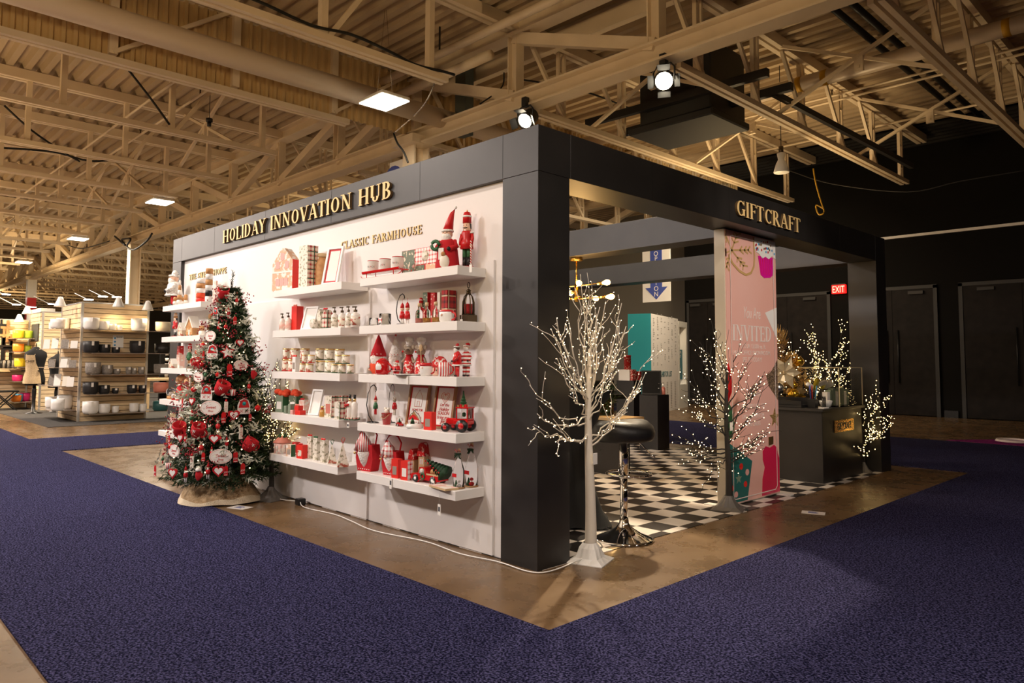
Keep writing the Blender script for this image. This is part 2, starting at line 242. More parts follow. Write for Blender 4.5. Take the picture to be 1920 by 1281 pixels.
# serif capitals: strokes (line: x0,y0,x1,y1,w) and arcs (cx,cy,rx,ry,a0,a1,thin,thick)
TH, TN = .17, .065
def _st(x, w_=TH): return [('l', x, 0, x, 1, w_), ('s', x, 0), ('s', x, 1)]
GL = {
 'I': (.30, _st(.15)), 'H': (.80, _st(.16)+_st(.64)+[('l', .16, .5, .64, .5, TN)]),
 'L': (.60, _st(.16)+[('l', .16, .03, .56, .03, TN), ('l', .55, 0, .57, .22, TN)]),
 'T': (.66, _st(.33)+[('l', .03, .97, .63, .97, TN), ('l', .04, .99, .02, .78, TN), ('l', .62, .99, .64, .78, TN)]),
 'E': (.60, _st(.16)+[('l', .16, .97, .54, .97, TN), ('l', .16, .03, .56, .03, TN), ('l', .16, .52, .46, .52, TN), ('l', .53, .99, .55, .80, TN), ('l', .56, 0, .58, .22, TN), ('l', .46, .42, .46, .62, TN)]),
 'F': (.56, _st(.16)+[('l', .16, .97, .53, .97, TN), ('l', .16, .52, .44, .52, TN), ('l', .52, .99, .54, .80, TN), ('l', .44, .42, .44, .62, TN)]),
 'O': (.82, [('a', .41, .5, .33, .46, 0, 360)]), 'D': (.80, _st(.16)+[('a', .30, .5, .40, .47, -90, 90), ('l', .16, .97, .32, .97, TN), ('l', .16, .03, .32, .03, TN)]),
 'C': (.72, [('a', .42, .5, .34, .46, 48, 312), ('l', .66, .99, .66, .72, TN)]), 'G': (.78, [('a', .42, .5, .34, .46, 48, 300), ('l', .66, .99, .66, .72, TN), ('l', .64, .06, .64, .44, TH), ('l', .50, .44, .76, .44, TN)]),
 'A': (.76, [('l', .10, 0, .38, 1, TN*1.1), ('l', .66, 0, .38, 1, TH), ('l', .2, .33, .58, .33, TN), ('s', .10, 0), ('s', .66, 0)]),
 'V': (.74, [('l', .10, 1, .37, 0, TH), ('l', .64, 1, .37, 0, TN*1.1), ('s', .10, 1), ('s', .64, 1)]),
 'Y': (.72, [('l', .10, 1, .36, .45, TH), ('l', .62, 1, .36, .45, TN), ('l', .36, 0, .36, .5, TH), ('s', .36, 0), ('s', .10, 1), ('s', .62, 1)]),
 'N': (.82, [('l', .16, 0, .16, 1, TN), ('l', .66, 0, .66, 1, TN), ('l', .16, 1, .66, 0, TH), ('s', .16, 0), ('s', .66, 1), ('s', .12, 1)]),
 'M': (.98, [('l', .16, 0, .18, 1, TN), ('l', .80, 0, .80, 1, TH), ('l', .18, 1, .48, .08, TH), ('l', .80, 1, .48, .08, TN), ('s', .16, 0), ('s', .8, 0), ('s', .16, 1), ('s', .8, 1)]),
 'W': (1.06, [('l', .10, 1, .32, 0, TH), ('l', .32, 0, .52, .95, TN), ('l', .52, .95, .72, 0, TH), ('l', .72, 0, .94, 1, TN), ('s', .1, 1), ('s', .52, 1), ('s', .94, 1)]),
 'U': (.78, [('l', .16, .3, .16, 1, TH), ('l', .62, .3, .62, 1, TN), ('a', .39, .32, .23, .29, 180, 360), ('s', .16, 1), ('s', .62, 1)]),
 'B': (.66, _st(.16)+[('a', .28, .75, .26, .23, -90, 90), ('a', .28, .27, .32, .25, -90, 90), ('l', .16, .97, .3, .97, TN), ('l', .16, .51, .3, .51, TN), ('l', .16, .03, .3, .03, TN)]),
 'P': (.62, _st(.16)+[('a', .28, .73, .28, .25, -90, 90), ('l', .16, .97, .3, .97, TN), ('l', .16, .48, .3, .48, TN)]),
 'R': (.72, _st(.16)+[('a', .28, .74, .27, .24, -90, 90), ('l', .16, .97, .3, .97, TN), ('l', .16, .50, .3, .50, TN), ('l', .34, .5, .64, 0, TH), ('s', .66, 0)]),
 'S': (.58, [('a', .29, .73, .20, .23, 35, 260), ('a', .29, .26, .22, .24, -100, 145), ('l', .47, .97, .47, .74, TN), ('l', .08, .03, .08, .28, TN)]),
 ' ': (.42, [])}
def glyph(ch, h, x, thick, wide=1, plane='xz', t=0, sgn=-1):
    """one letter as a solid; t is the wall plane, sgn the way it stands out"""
    mb = MB(); sx = h*wide; e = 0
    def q(poly):
        nonlocal e; e += .00004
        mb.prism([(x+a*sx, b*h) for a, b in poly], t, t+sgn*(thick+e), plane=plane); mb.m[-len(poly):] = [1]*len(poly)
    for g in GL[ch][1]:
        if g[0] == 'l':
            _, x0, y0, x1, y1, w_ = g; d = math.hypot(x1-x0, y1-y0); nx, ny = (y1-y0)/d*w_/2, -(x1-x0)/d*w_/2
            if y0 in (0, 1) and y1 in (0, 1) and abs(x1-x0) > .01: nx, ny = w_/2, 0
            q([(x0-nx, y0-ny), (x0+nx, y0+ny), (x1+nx, y1+ny), (x1-nx, y1-ny)])
        elif g[0] == 's': _, a, b = g; q([(a-.14, b), (a+.14, b), (a+.13, b+(.05 if b == 0 else -.05)), (a-.13, b+(.05 if b == 0 else -.05))])
        else:
            _, cx, cy, rx, ry, a0, a1 = g; n = 14
            for i in range(n):
                p = []
                for a, s_ in ((a0+(a1-a0)*i/n, 1), (a0+(a1-a0)*(i+1)/n, 1), (a0+(a1-a0)*(i+1)/n, -1), (a0+(a1-a0)*i/n, -1)):
                    c_, n_ = math.cos(R(a)), math.sin(R(a)); ww = TN+(TH-TN)*abs(c_)**1.3; p.append((cx+(rx+s_*ww/2-ww/2)*c_, cy+(ry+s_*ww/2-ww/2+.02)*n_))
                q(p)
    return mb
def sign(body, h, x0, x1, z, t, plane, sgn, mat_, name, label, thick=.018):
    """raised lettering filling x0..x1; every letter is a piece of its own"""
    tot = sum(GL[c][0]+.04 for c in body)*h; wide = (x1-x0)/tot; o = thing(name, label, 'sign', (0, 0, z)); x = x0
    for c in body:
        if c != ' ': glyph(c, h, x, thick, wide, plane, t, sgn).build('letter', [mat_, 'gold_edge'], o)
        x += (GL[c][0]+.04)*h*wide
    return o
# ================================================================== THE HALL
struct(MB().box(-75, -14, -.12, 14, 42, 0).build('floor', ['concrete']))
def carpet(name, x0, y0, x1, y1, m_, label, h=.008):
    return tag(MB().box(x0, y0, 0, x1, y1, h).build(name, [m_]), label, 'carpet')
# the aisle carpet is one cross-shaped covering laid in runs that meet edge to edge
mb = MB(); mb.box(-60, -2.432, 0, 14, -.646, .009); mb.box(.695, -.646, 0, 4.4, 9.83, .009); mb.box(-10.15, -.646, 0, -8.25, 14, .009); mb.box(-8.25, 6.33, 0, .695, 9.83, .009)
tag(mb.build('aisle_carpet', ['carpet_blue']), 'blue speckled aisle carpet laid in runs around the black stand', 'carpet')
carpet('carpet', -30, .02, -12.2, 9, 'carpet_grey', 'grey carpet under the slatted wall stand at the left')
mb = MB().prism([(-.52, 9.98), (6, 9.98), (6, 13.6), (2.2, 13.6)], 0, .008, plane='xy')
mg = tag(mb.build('floor_mat', ['carpet_magenta']), 'magenta floor graphic with a white emblem, before the dark doors at the right', 'floor graphic')
mb = MB(); c0 = P(1885, 827, 2, .009)
mb.T = Matrix.Translation((c0.x+.12, c0.y+.05, 0))
ring = [(.24*math.cos(R(a)), .24*math.sin(R(a)), .012) for a in range(0, 361, 20)]
mb.tube(ring, .03, 5); mb.tube([(.24, 0, .012), (.5, .05, .012), (.8, -.02, .012), (1.3, 0, .012)], .03, 5)
mb.build('emblem', ['print_white'], mg)
tag(MB().box(-6.0, .03, 0, 0, 5.88, .004).build('checker_floor', ['checker_vinyl']), 'black and white checkerboard vinyl floor inside the black stand', 'floor covering')
struct(MB().box(-75, 41, 0, 14, 41.2, 7).build('wall_far', ['hall_grey'])); struct(MB().box(-75, -14, 0, -74.8, 41, 7).build('wall_left', ['hall_grey']))
struct(MB().box(-8.75, 15.4, 0, 14, 15.6, 7).build('wall_back', ['hall_dark'])); struct(MB().box(-30, 17.3, 0, -8.55, 17.5, 7).build('wall_registration', ['hall_grey']))
struct(MB().box(-8.75, 15.6, 0, -8.55, 17.3, 7).build('wall_return', ['hall_dark'])); struct(MB().box(14, -14, 0, 14.2, 15.4, 7).build('wall_right', ['hall_dark']))
struct(MB().box(-8.7, 15.34, 4.19, 13.9, 15.4, 4.25).build('trim_1', ['paper'])); struct(MB().box(-30, 17.26, 0, -8.76, 17.3, .2).build('baseboard_registration', ['black']))
for a, b in ((-2.0, -1.72), (-4.42, -4.06)): struct(MB().box(a, 15.36, 0, b, 15.4, .16).build('baseboard_back', ['black']))
for n, (x0, x1) in enumerate([(-6.75, -4.48), (-4.0, -2.06), (-1.63, .75), (-8.65, -7.3)]):
    d = struct(bpy.data.objects.new('door_%d' % (n+1), None)); COL.objects.link(d); d.location = ((x0+x1)/2, 15.38, 0); hw = (x1-x0)/2
    mb = MB().box(-hw, -.05, 0, -hw+.08, 0, 3.02).box(hw-.08, -.05, 0, hw, 0, 3.02).box(-hw, -.05, 2.95, hw, 0, 3.03); mb.build('door_frame', ['door_frame'], d)
    for sx in (-1, 1):
        l = MB().box(min(0, sx*(hw-.08))+.004, -.03, .02, max(0, sx*(hw-.08))-.004, -.005, 2.95).build('door_leaf', ['door_dark'], d)
        MB().cyl((sx*.12, -.07, .75), .016, 1.25, 8).box(sx*.12-.008, -.07, .85, sx*.12+.008, -.03, .87).box(sx*.12-.008, -.07, 1.9, sx*.12+.008, -.03, 1.92).build('door_handle', ['black'], l)
        MB().box(sx*hw*.55-.16, -.1, 2.83, sx*hw*.55+.16, -.03, 2.9).build('door_closer', ['door_frame'], l)
o = thing('exit_sign', 'red lit EXIT sign on the dark wall beside a doorway', 'sign', (-4.25, 15.34, 2.95))
MB().box(-.17, -.05, 0, .17, .04, .22, bev=.008).build('housing', ['exit_red'], o); text('EXIT', .24, (0, -.052, .025), (1, 0, 0), 'exit_letter', 'letters', o, width=.62); MB().box(-.17, -.04, .222, .17, .04, .25).build('top_rail', ['door_frame'], o)
# ------------------------------------------------------------------ roof
DZ = 6.28
def deck(y0, y1, m_, x0, x1, name):
    mb = MB(); p = .26; y = y0; pts = []
    while y < y1: pts += [(y, DZ), (y+.10, DZ), (y+.13, DZ+.10), (y+.23, DZ+.10)]; y += p
    vs = [(x, a, b) for a, b in pts for x in (x0, x1)]
    mb._add(vs, [(2*i, 2*i+1, 2*i+3, 2*i+2) for i in range(len(pts)-1)]); return struct(mb.build(name, [m_]))
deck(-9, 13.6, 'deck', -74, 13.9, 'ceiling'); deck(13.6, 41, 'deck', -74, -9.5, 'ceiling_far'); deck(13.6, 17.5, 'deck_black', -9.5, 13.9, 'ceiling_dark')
struct(MB().box(-74, -9, 6.42, 13.9, 41, 6.5).build('ceiling_cover', ['deck_black']))
# corrugated partition hanging from the roof
mb = MB(); y = -9; pts = []
while y < 15.2: pts += [(y, -6.98), (y+.06, -6.98), (y+.075, -6.94), (y+.115, -6.94)]; y += .13
mb._add([(x, y_, z) for y_, x in pts for z in (5.08, 6.28)], [(2*i, 2*i+1, 2*i+3, 2*i+2) for i in range(len(pts)-1)])
for k in range(-3, 8): mb.box(-6.94, 1.0+k*1.57-.05, 5.08, -6.86, 1.0+k*1.57+.05, 6.28, 1)
for k in range(-3, 8, 2): mb.beam((-6.88, 1.0+k*1.57, 5.1), (-6.88, 1.0+(k+1)*1.57, 6.2), .07, .05, 1)
struct(mb.build('wall_partition', ['panel_yellow', 'steel']))
def joist(x, ya, yb, posts, label, group, simple=False, twin=False, m_='steel'):
    """an open-web joist across one bay: ya..yb ends of the bottom chord"""
    o = thing('roof_joist', label, 'joist', (x, ya, 5.0), 0, group); L_ = yb-ya
    MB().box(-.085, 0, -.04, -.02, L_, .04).box(.02, 0, -.04, .085, L_, .04).build('bottom_chord', [m_], o)
    MB().box(-.10, -1.2, 1.10, -.02, L_+1.2, 1.27).box(.02, -1.2, 1.10, .10, L_+1.2, 1.27).build('top_chord', [m_], o)
    ps = [p-ya for p in posts]
    for i, p in enumerate(ps):
        mb = MB()
        if twin: mb.box(-.06, p-.085, .04, .0, p-.045, 1.1).box(-.06, p+.045, .04, 0, p+.085, 1.1).box(-.05, p-.045, .3, -.01, p+.045, .34).box(-.05, p-.045, .75, -.01, p+.045, .79)
        else: mb.box(-.05, p-.04, .04, .05, p+.04, 1.1)
        mb.build('post', [m_], o)
        if i < len(ps)-1:
            q = ps[i+1]; a, b = ((p, 0), (q, 1.1)) if (i % 2 == 0) else ((p, 1.1), (q, 0))
            if simple: MB().beam((0, a[0], a[1]), (0, b[0], b[1]), .05, .05).build('brace', [m_], o)
            else:
                if twin or i % 2 == 0: MB().beam((.03, p+.04, 0), (.03, (p+q)/2 if not twin else p-.8, 1.1), .05, .06).build('brace', [m_], o)
    return o
XS = [-2.0-2.462*k for k in range(0, 26)]
ordn = ['first', 'second', 'third', 'fourth', 'fifth', 'sixth', 'seventh', 'eighth', 'ninth', 'tenth', 'eleventh', 'twelfth', 'thirteenth', 'fourteenth', 'fifteenth', 'sixteenth', 'seventeenth', 'eighteenth', 'nineteenth', 'twentieth', 'twenty-first', 'twenty-second', 'twenty-third', 'twenty-fourth', 'twenty-fifth', 'twenty-sixth', 'twenty-seventh']
pa = [-5.28+1.57*k for k in range(0, 6)]; pb = [5.9+1.57*k for k in range(0, 5)]; ja = jb = None
for k, x in enumerate(XS):
    if k == 0: continue
    if k == 1: lab = 'cream roof joist over the stand, in front of the corrugated partition, carrying a black cable'
    elif k == 2: lab = 'cream roof joist running along the foot of the corrugated partition'
    else: lab = 'cream open-web roof joist over the left aisle, %s one behind the corrugated partition' % ordn[k-3]
    if ja is None or k == 2: ja = joist(x, -5.6, 2.83, pa if k != 2 else [], lab, 'roof joists over the left aisle')
    if k == 1: ja1 = ja; continue
    if k == 2: continue
    dup(ja1, (x, -5.6, 5.0), label=lab)
for k, x in enumerate([.42]+XS):
    lab = 'cream twin-post roof joist over the far bay, %s one counted from the right' % ordn[k]
    if jb is None: jb = joist(x, 4.6, 13.2, [5.2+1.57*q for q in range(0, 6)], lab, 'roof joists over the far bay', False, True)
    else: dup(jb, (x, 4.6, 5.0), label=lab)
for k in range(0, 18):
    dup(ja1, (-14.3-2.462*k, 15.9, 5.0), label='cream roof joist beyond the far girder, %s row from the near side' % ordn[k])
    if k > 4: dup(ja1, (-14.3-2.462*k, 26.3, 5.0), label='cream roof joist in the farthest bay of the hall, %s row from the near side' % ordn[k-5])
# cross bridging between neighbouring joists
def bridging(x, y, label, g='cross bridging between roof joists'):
    o = thing('cross_bridging', label, 'brace', (x, y, 5.0), 0, g)
    MB().beam((0, 0, .05), (2.46, 0, 1.15), .05, .05).build('brace', ['steel'], o); MB().beam((0, .05, 1.15), (2.46, .05, .05), .05, .05).build('brace', ['steel'], o)
    MB().box(1.17, -.02, .38, 1.29, .03, .62).box(1.21, -.04, .42, 1.25, -.021, .46).build('plate', ['steel'], o); return o
b0 = bridging(XS[0], 7.4, 'cream crossed braces above the right side of the stand, nearer pair')
dup(b0, (XS[0], 10.6, 5), label='cream crossed braces above the right side of the stand, farther pair'); dup(b0, (XS[1], 9.0, 5), label='cream crossed braces over the middle of the stand, near the hanging bell lamp')
dup(b0, (XS[1], 5.9, 5), label='cream crossed braces just behind the bright round stage light')
for i, k in enumerate((4, 5, 6, 7, 9, 11)): dup(b0, (XS[k], (2.0, -1.2, 2.1)[i % 3], 5), label='cream crossed braces over the left aisle, %s set behind the corrugated partition' % ordn[i])
# girders carried by columns
def girder(y, x0, x1, label, cols):
    o = thing('roof_girder', label, 'girder', (0, y, 5.0), 0, 'roof girders')
    MB().box(x0, -.13, -.13, x1, .13, -.10).box(x0, -.02, -.10, x1, .02, .10).box(x0, -.13, .10, x1, .13, .13).build('bottom_chord', ['steel'], o)
    MB().box(x0, -.13, 1.02, x1, .13, 1.05).box(x0, -.02, 1.05, x1, .02, 1.25).box(x0, -.13, 1.25, x1, .13, 1.28).build('top_chord', ['steel'], o)
    k = 0; x = -6.92+2*2.475*0
    xs = []
    n = int((x1+6.92)/2.475); m_ = int((-6.92-x0)/2.475)
    for i in range(-n, m_+1): xs.append(-6.92-2.475*i)
    for i, x in enumerate(xs):
        MB().box(x-.09, -.08, .13, x-.07, .08, 1.02).box(x+.07, -.08, .13, x+.09, .08, 1.02).box(x-.07, -.01, .13, x+.07, .01, 1.02).build('post', ['steel'], o)
    for x in xs[:-1]:
        ph = ((-6.92-x)/2.475) % 6; a, b = (x, x-2.475)
        if ph < 2.9: MB().beam((a, 0, 1.0), (b, 0, .12), .14, .16).build('diagonal', ['steel'], o)
        else: MB().beam((a, 0, .12), (b, 0, 1.0), .14, .16).build('diagonal', ['steel'], o)
    return o
girder(4.15, -66.4, 12.8, 'cream steel girder crossing above the stand from left to right', 0)
girder(14.5, -66.4, -9.2, 'cream steel girder above the back of the stand, behind the first', 0)
girder(24.9, -66.4, -12, 'far cream steel girder near the horizon at the left', 0)
for n, (x, y, lab) in enumerate([(-6.87, 4.15, 'cream steel column rising behind the stand beside the bright square lamp'), (-21.7, 4.15, 'cream steel column behind the slatted display walls'), (-36.6, 4.2, 'white column with a red band above the white booth'), (-21.7, 14.5, 'far cream column in the second row, nearest one'), (-36.6, 14.5, 'far cream column in the second row, middle one'), (-51.5, 4.2, 'most distant column in line with the red banded one')]):
    o = thing('column', lab, 'column', (x, y, 0), 0, 'hall columns')
    if n == 2: zb_ = P(63, 559, 0, x).z; MB().box(-.18, -.18, 0, .18, .18, zb_).build('band', ['red'], o); MB().box(-.18, -.18, zb_, .18, .18, 4.86).build('shaft', ['paper'], o)
    else: MB().box(-.16, -.16, 0, .16, -.13, 4.86).box(-.16, .13, 0, .16, .16, 4.86).box(-.015, -.13, 0, .015, .13, 4.86).box(-.15, -.13, 0, -.13, .13, 4.86).build('shaft', ['steel'], o)
    MB().box(-.3, -.3, 4.86, .3, .3, 5.0).build('cap_plate', ['steel'], o)
# ducts and pipes
q = P(506, 126, 0, -6.15); dz = q.z
o = thing('ventilation_duct', 'large round cream duct running along the corrugated partition', 'duct', (-6.15, 0, dz))
d_ = lambda y0, y1: MB().lathe([(.155, y0), (.155, y1)], 20, (0, 0, 0), axis='y')
d_(-6, 4.55).build('pipe', ['duct_cream'], o); d_(4.62, 13.2).build('pipe', ['duct_cream'], o); MB().lathe([(.165, 4.5), (.165, 4.66)], 20, (0, 0, 0), axis='y').build('collar', ['steel'], o)
q = P(1530, 150, 2, 5.75)
o = thing('roof_pipe', 'thick cream pipe with yellow tape bands under the roof at the right', 'pipe', (0, q.y, q.z))
MB().lathe([(.12, -6.8), (.12, 9)], 16, axis='x').build('pipe', ['duct_cream'], o)
for px in (1310, 1360, 1495, 1542, 1885): xx = P(px, 150, 1, q.y).x; MB().lathe([(.124, xx), (.124, xx+.09)], 16, axis='x').build('tape_band', ['tape_yellow'], o)
def sprk(px, py, z, x0, x1, label, r=.022, heads=()):
    q = P(px, py, 2, z); o = thing('sprinkler_pipe', label, 'pipe', (0, q.y, z), 0, 'thin sprinkler pipes under the roof')
    MB().lathe([(r, x0), (r, x1)], 8, axis='x').build('pipe', ['steel'], o)
    for h in heads: MB().cyl((h, 0, r), .012, .07, 6).cyl((h, 0, r+.07), .025, .015, 8).build('sprinkler_head', ['bronze'], o)
    return o
sprk(1345, 65, 5.9, -6.5, 9, 'thin sprinkler pipe above the stage light, nearest of the sprinkler pipes', heads=(-3.1, -1.5)); sprk(1520, 190, 5.9, -6.5, 9, 'thin sprinkler pipe just beyond the thick taped pipe', heads=(-2,)); sprk(1300, 255, 5.85, -6.7, 9, 'thin sprinkler pipe low over the bell lamp, third of the sprinkler pipes')
sprk(1560, 255, 5.9, -6.5, 9, 'thin sprinkler pipe at the edge of the black roof area'); sprk(245, 265, 5.6, -30, -7.1, 'thin sprinkler pipe over the left aisle, nearer of two', heads=(-9, -12)); sprk(130, 300, 5.7, -30, -7.1, 'thin sprinkler pipe over the left aisle, farther of two')
q = P(870, 80, 2, 5.85); o = thing('sprinkler_main', 'cream sprinkler main running beside the girder above the square lamp', 'pipe', (0, q.y, 5.85)); MB().lathe([(.06, -7), (.06, 4)], 12, axis='x').build('pipe', ['steel'], o)
for x in (-5.4, -3.2): MB().box(x-.01, -.01, .06, x+.01, .01, .43).build('hanger', ['cable_black'], o)
q = P(880, 120, 2, 5.7); tag(MB().lathe([(.075, -6.9), (.075, -4.6)], 14, (0, q.y, 5.7), axis='x').build('drain_pipe', ['steel']), 'short open-ended cream pipe above the green cable trunk', 'pipe')
# the beam that rides over the girder line, upper left of the stage light
tag(MB().beam((-6.9, 4.75, 6.05), (4, 4.75, 6.05), .12, .24).build('roof_beam', ['steel']), 'cream roof beam high above the girder, left of the stage light', 'beam')
# black cables slung along the near joist
def cable(pts, r, label, m_='cable_black', nm='power_cable', n=5):
    P_ = [Vector(p) for p in pts]; out = []
    for i in range(len(P_)-1):
        a, b, c, d = P_[max(0, i-1)], P_[i], P_[i+1], P_[min(len(P_)-1, i+2)]
        for k in range(n):
            t = k/n; out.append(.5*((2*b)+(-a+c)*t+(2*a-5*b+4*c-d)*t*t+(-a+3*b-3*c+d)*t**3))
    out.append(P_[-1]); return tag(MB().tube(out, r, 6).build(nm, [m_]), label, 'cable')
J = -4.40
cable([(J, -.9, 5.12), (J, .1, 5.14), (J, .8, 5.08), (J, 1.35, 5.14), (J, 1.9, 5.10), (J, 2.3, 5.05), (J, 2.75, 5.09), (J, 2.95, 5.1)], .018, 'thick black cable draped along the joist before the corrugated partition')
cable([P(945, 148, 0, -4.9)+Vector((0, 0, .1)), P(940, 165, 0, -4.9), P(900, 195, 0, -4.9)], .012, 'short black cable drop beside the green trunk')
cable([P(816, 150, 1, 3.4), P(802, 185, 1, 3.4), P(778, 215, 1, 3.5), P(738, 250, 1, 3.6)], .014, 'silver flexible conduit hanging below the square lamp', 'silver')
cable([P(738, 250, 1, 3.5), P(745, 268, 1, 3.5), P(757, 285, 1, 3.5), P(765, 305, 1, 3.5)], .016, 'black cable loop hanging down to the top of the stand')
cable([P(240, 130, 0, -9.3), P(285, 188, 0, -9.3), P(318, 234, 0, -9.3)], .018, 'straight black cable slanting between the first two joists at the left')
cable([P(8, 198, 0, -12), P(60, 245, 0, -12), P(120, 286, 0, -12), P(150, 303, 0, -12)], .018, 'long black cable slanting down at the upper left')
cable([P(0, 277, 0, -14.4), P(100, 285, 0, -14.4), P(170, 302, 0, -14.4), P(250, 300, 0, -14.4), P(350, 326, 0, -14.4)], .022, 'thick sagging black cable along the third joist row')
cable([P(215, 443, 1, 3.8), P(235, 460, 1, 3.8), P(228, 450, 1, 3.8), P(245, 448, 1, 3.8), P(238, 462, 1, 3.8), P(252, 468, 1, 3.8), P(275, 452, 1, 3.8), P(285, 438, 1, 3.8)], .03, 'tangle of black cable at the head of the column behind the slatted walls')
cable([P(120, 457, 1, 3.9), P(150, 466, 1, 3.9), P(180, 460, 1, 3.9), P(205, 452, 1, 3.9)], .02, 'black cable swag beside the third square lamp')
tag(MB().beam(P(0, 368, 1, 1.5), P(420, 418, 1, 7.5), .16, .16).build('dark_duct', ['unit_dark']), 'dark straight duct crossing beneath the joists at the left', 'duct')
# electrical trunk, air unit and its rails
q = P(870, 255, 1, 4.5)
o = thing('cable_trunk', 'dark green vertical cable trunk hanging behind the girder', 'cable trunk', (q.x, 4.5, q.z)); MB().box(-.13, -.09, 0, .13, .09, 1.45).build('trunk', ['unit_green'], o)
for z in (.1, .4, .8, 1.1): MB().cyl((-.09, -.1, z), .008, .02, 6, axis='y').build('screw', ['black_steel'], o)
q0 = P(1240, 200, 2, 5.1)
o = thing('air_handler', 'large dark air handling unit hung above the stand', 'ventilation unit', (-3.3, 6.9, 5.05))
MB().box(-.55, -.5, 0, .75, .55, 1.1, bev=.02).build('cabinet', ['unit_dark'], o); MB().box(-.75, -.55, -.12, .8, .6, 0, bev=.02).build('drip_tray', ['unit_dark'], o); MB().box(-.4, -.53, .2, .5, -.5, .8).build('access_panel', ['black_steel'], o)
tag(MB().beam(P(1100, 232, 1, 6.3), P(1440, 136, 1, 6.3), .09, .12).build('support_rail', ['black_steel']), 'black steel rail under the air unit, nearer of two', 'rail')
tag(MB().beam(P(1160, 252, 1, 7.0), P(1485, 162, 1, 7.0), .09, .12).build('support_rail', ['black_steel']), 'black steel rail under the air unit, farther of two', 'rail')
tag(MB().beam(P(1450, 175, 1, 7.0), P(1710, 312, 1, 11.0), .07, .09).build('support_rail', ['black_steel']), 'long dark conduit slanting away to the black roof area', 'conduit')
for i, s in enumerate((0, .22, .44)): tag(MB().tube([(-.9+s*1.1, 5, 6.16), (-.9+s*1.1, 13.5, 6.16)], .05, 8).build('black_pipe', ['cable_black']), 'black pipe strapped under the roof at the upper right, %s of three' % ('left', 'middle', 'right')[i], 'pipe', 'black pipes under the roof')
cable([(-5.4, 4.95, 5.9), (-5, 5.6, 5.85), (-4.9, 6.5, 5.9), (-4.8, 8, 5.85)], .015, 'thin black cable across the deck above the girder')
cable([P(1525, 316, 1, 9), P(1530, 345, 1, 9), P(1540, 380, 1, 9), P(1545, 398, 1, 9), P(1535, 402, 1, 9), P(1530, 385, 1, 9), P(1545, 392, 1, 9)], .012, 'coiled yellow cord hanging in the dark above the header', 'tape_yellow')
cable([P(1480, 320, 1, 11), P(1560, 345, 1, 11), P(1700, 360, 1, 11), P(1800, 340, 1, 11), P(1920, 320, 1, 11)], .01, 'thin cable sagging across the black area')
# ------------------------------------------------------------------ lamps
def highbay(x, y, label):
    o = thing('highbay_lamp', label, 'ceiling light', (x, y, 4.93), 0, 'square high-bay lamps')
    MB().box(-.30, -.24, 0, .30, .24, .05, bev=.01).build('housing', ['enamel_white'], o); MB().box(-.29, -.23, -.012, .29, .23, 0).build('diffuser', ['lamp_hot'], o)
    mb = MB().box(-.1, -.08, .05, .1, .08, .12)
    for i in range(5): mb.box(-.25+i*.11, -.2, .05, -.2+i*.11, .2, .07)
    mb.build('driver_box', ['enamel_white'], o)
    for s in (-1, 1): MB().tube([(s*.2, 0, .05), (s*.02, 0, 1.35)], .004, 5).build('hanger_wire', ['silver'], o)
    return o
highbay(*HB[0], 'bright square high-bay lamp hanging above the left end of the header')
for i, n in enumerate(('second square high-bay lamp, hanging over the left aisle', 'third square high-bay lamp in the row over the left aisle', 'farthest square high-bay lamp at the left edge')): highbay(*HB[i+1], n)
for i, (x, y) in enumerate([(-14.9, 10.4), (-22.3, 10.4), (-30, 10.4), (-37.5, 2.7)]): highbay(x, y, ('square lamp low over the slatted wall, left of the big Santa figure', 'square lamp in the second row, middle one', 'square lamp in the second row, farthest one', 'small distant square lamp in line with the first row')[i])
for x, y in HB_OFF: highbay(x, y, 'assumed square high-bay lamp over the near aisle, outside the picture')['group'] = 'lamps over the near aisle'
def stage_lamp(px, py, y, aim, label):
    q = P(px, py, 1, y); o = thing('stage_lamp', label, 'spotlight', q, 0, 'stage lamps under the girder')
    d = (Vector(aim)-q).normalized(); rot = d.to_track_quat('Z', 'Y').to_matrix().to_4x4()
    mb = MB(); mb.T = rot; mb.lathe([(.05, -.26), (.11, -.22), (.125, -.02), (.125, .03), (.105, .03), (.105, .0)], 18); mb.build('lamp_body', ['black_steel'], o)
    mb = MB(); mb.T = rot; mb.lathe([(.104, .004), (.06, .02), (1e-5, .026)], 18); mb.build('lens', ['lamp_spot'], o)
    mb = MB(); mb.T = rot
    for a in range(4): 
        mb.T = rot@Matrix.Rotation(a*math.pi/2, 4, 'Z'); mb.beam((.12, 0, .03), (.19, 0, .11), .15, .004)
    mb.build('barn_door', ['black_steel'], o)
    MB().tube([(-.15, 0, -.02), (-.15, 0, .14), (-.1, 0, .2), (.1, 0, .2), (.15, 0, .14), (.15, 0, -.02)], .011, 6).build('yoke', ['black_steel'], o); MB().box(-.04, -.04, .2, .04, .04, .33).build('clamp', ['black_steel'], o); return o
stage_lamp(1245, 152, 4.1, (2.2, -2.4, 1.6), 'bright round stage lamp facing the viewer under the girder'); stage_lamp(985, 226, 4.0, (-2.9, -.5, 1.5), 'black stage lamp peeking over the corner of the stand')
q = P(1465, 310, 1, 8.5); o = thing('bell_lamp', 'unlit cream bell-shaped lamp hanging before the black area', 'lamp', q); MB().lathe([(.03, .22), (.07, .2), (.05, .1), (.09, .02), (.13, -.12), (.12, -.13)], 18).build('shade', ['enamel_white'], o); MB().cyl((0, 0, .2), .04, .12, 12).build('socket', ['bronze'], o); MB().tube([(0, 0, .3), (0, 0, 6.28-q.z)], .006).build('cord', ['cable_black'], o)
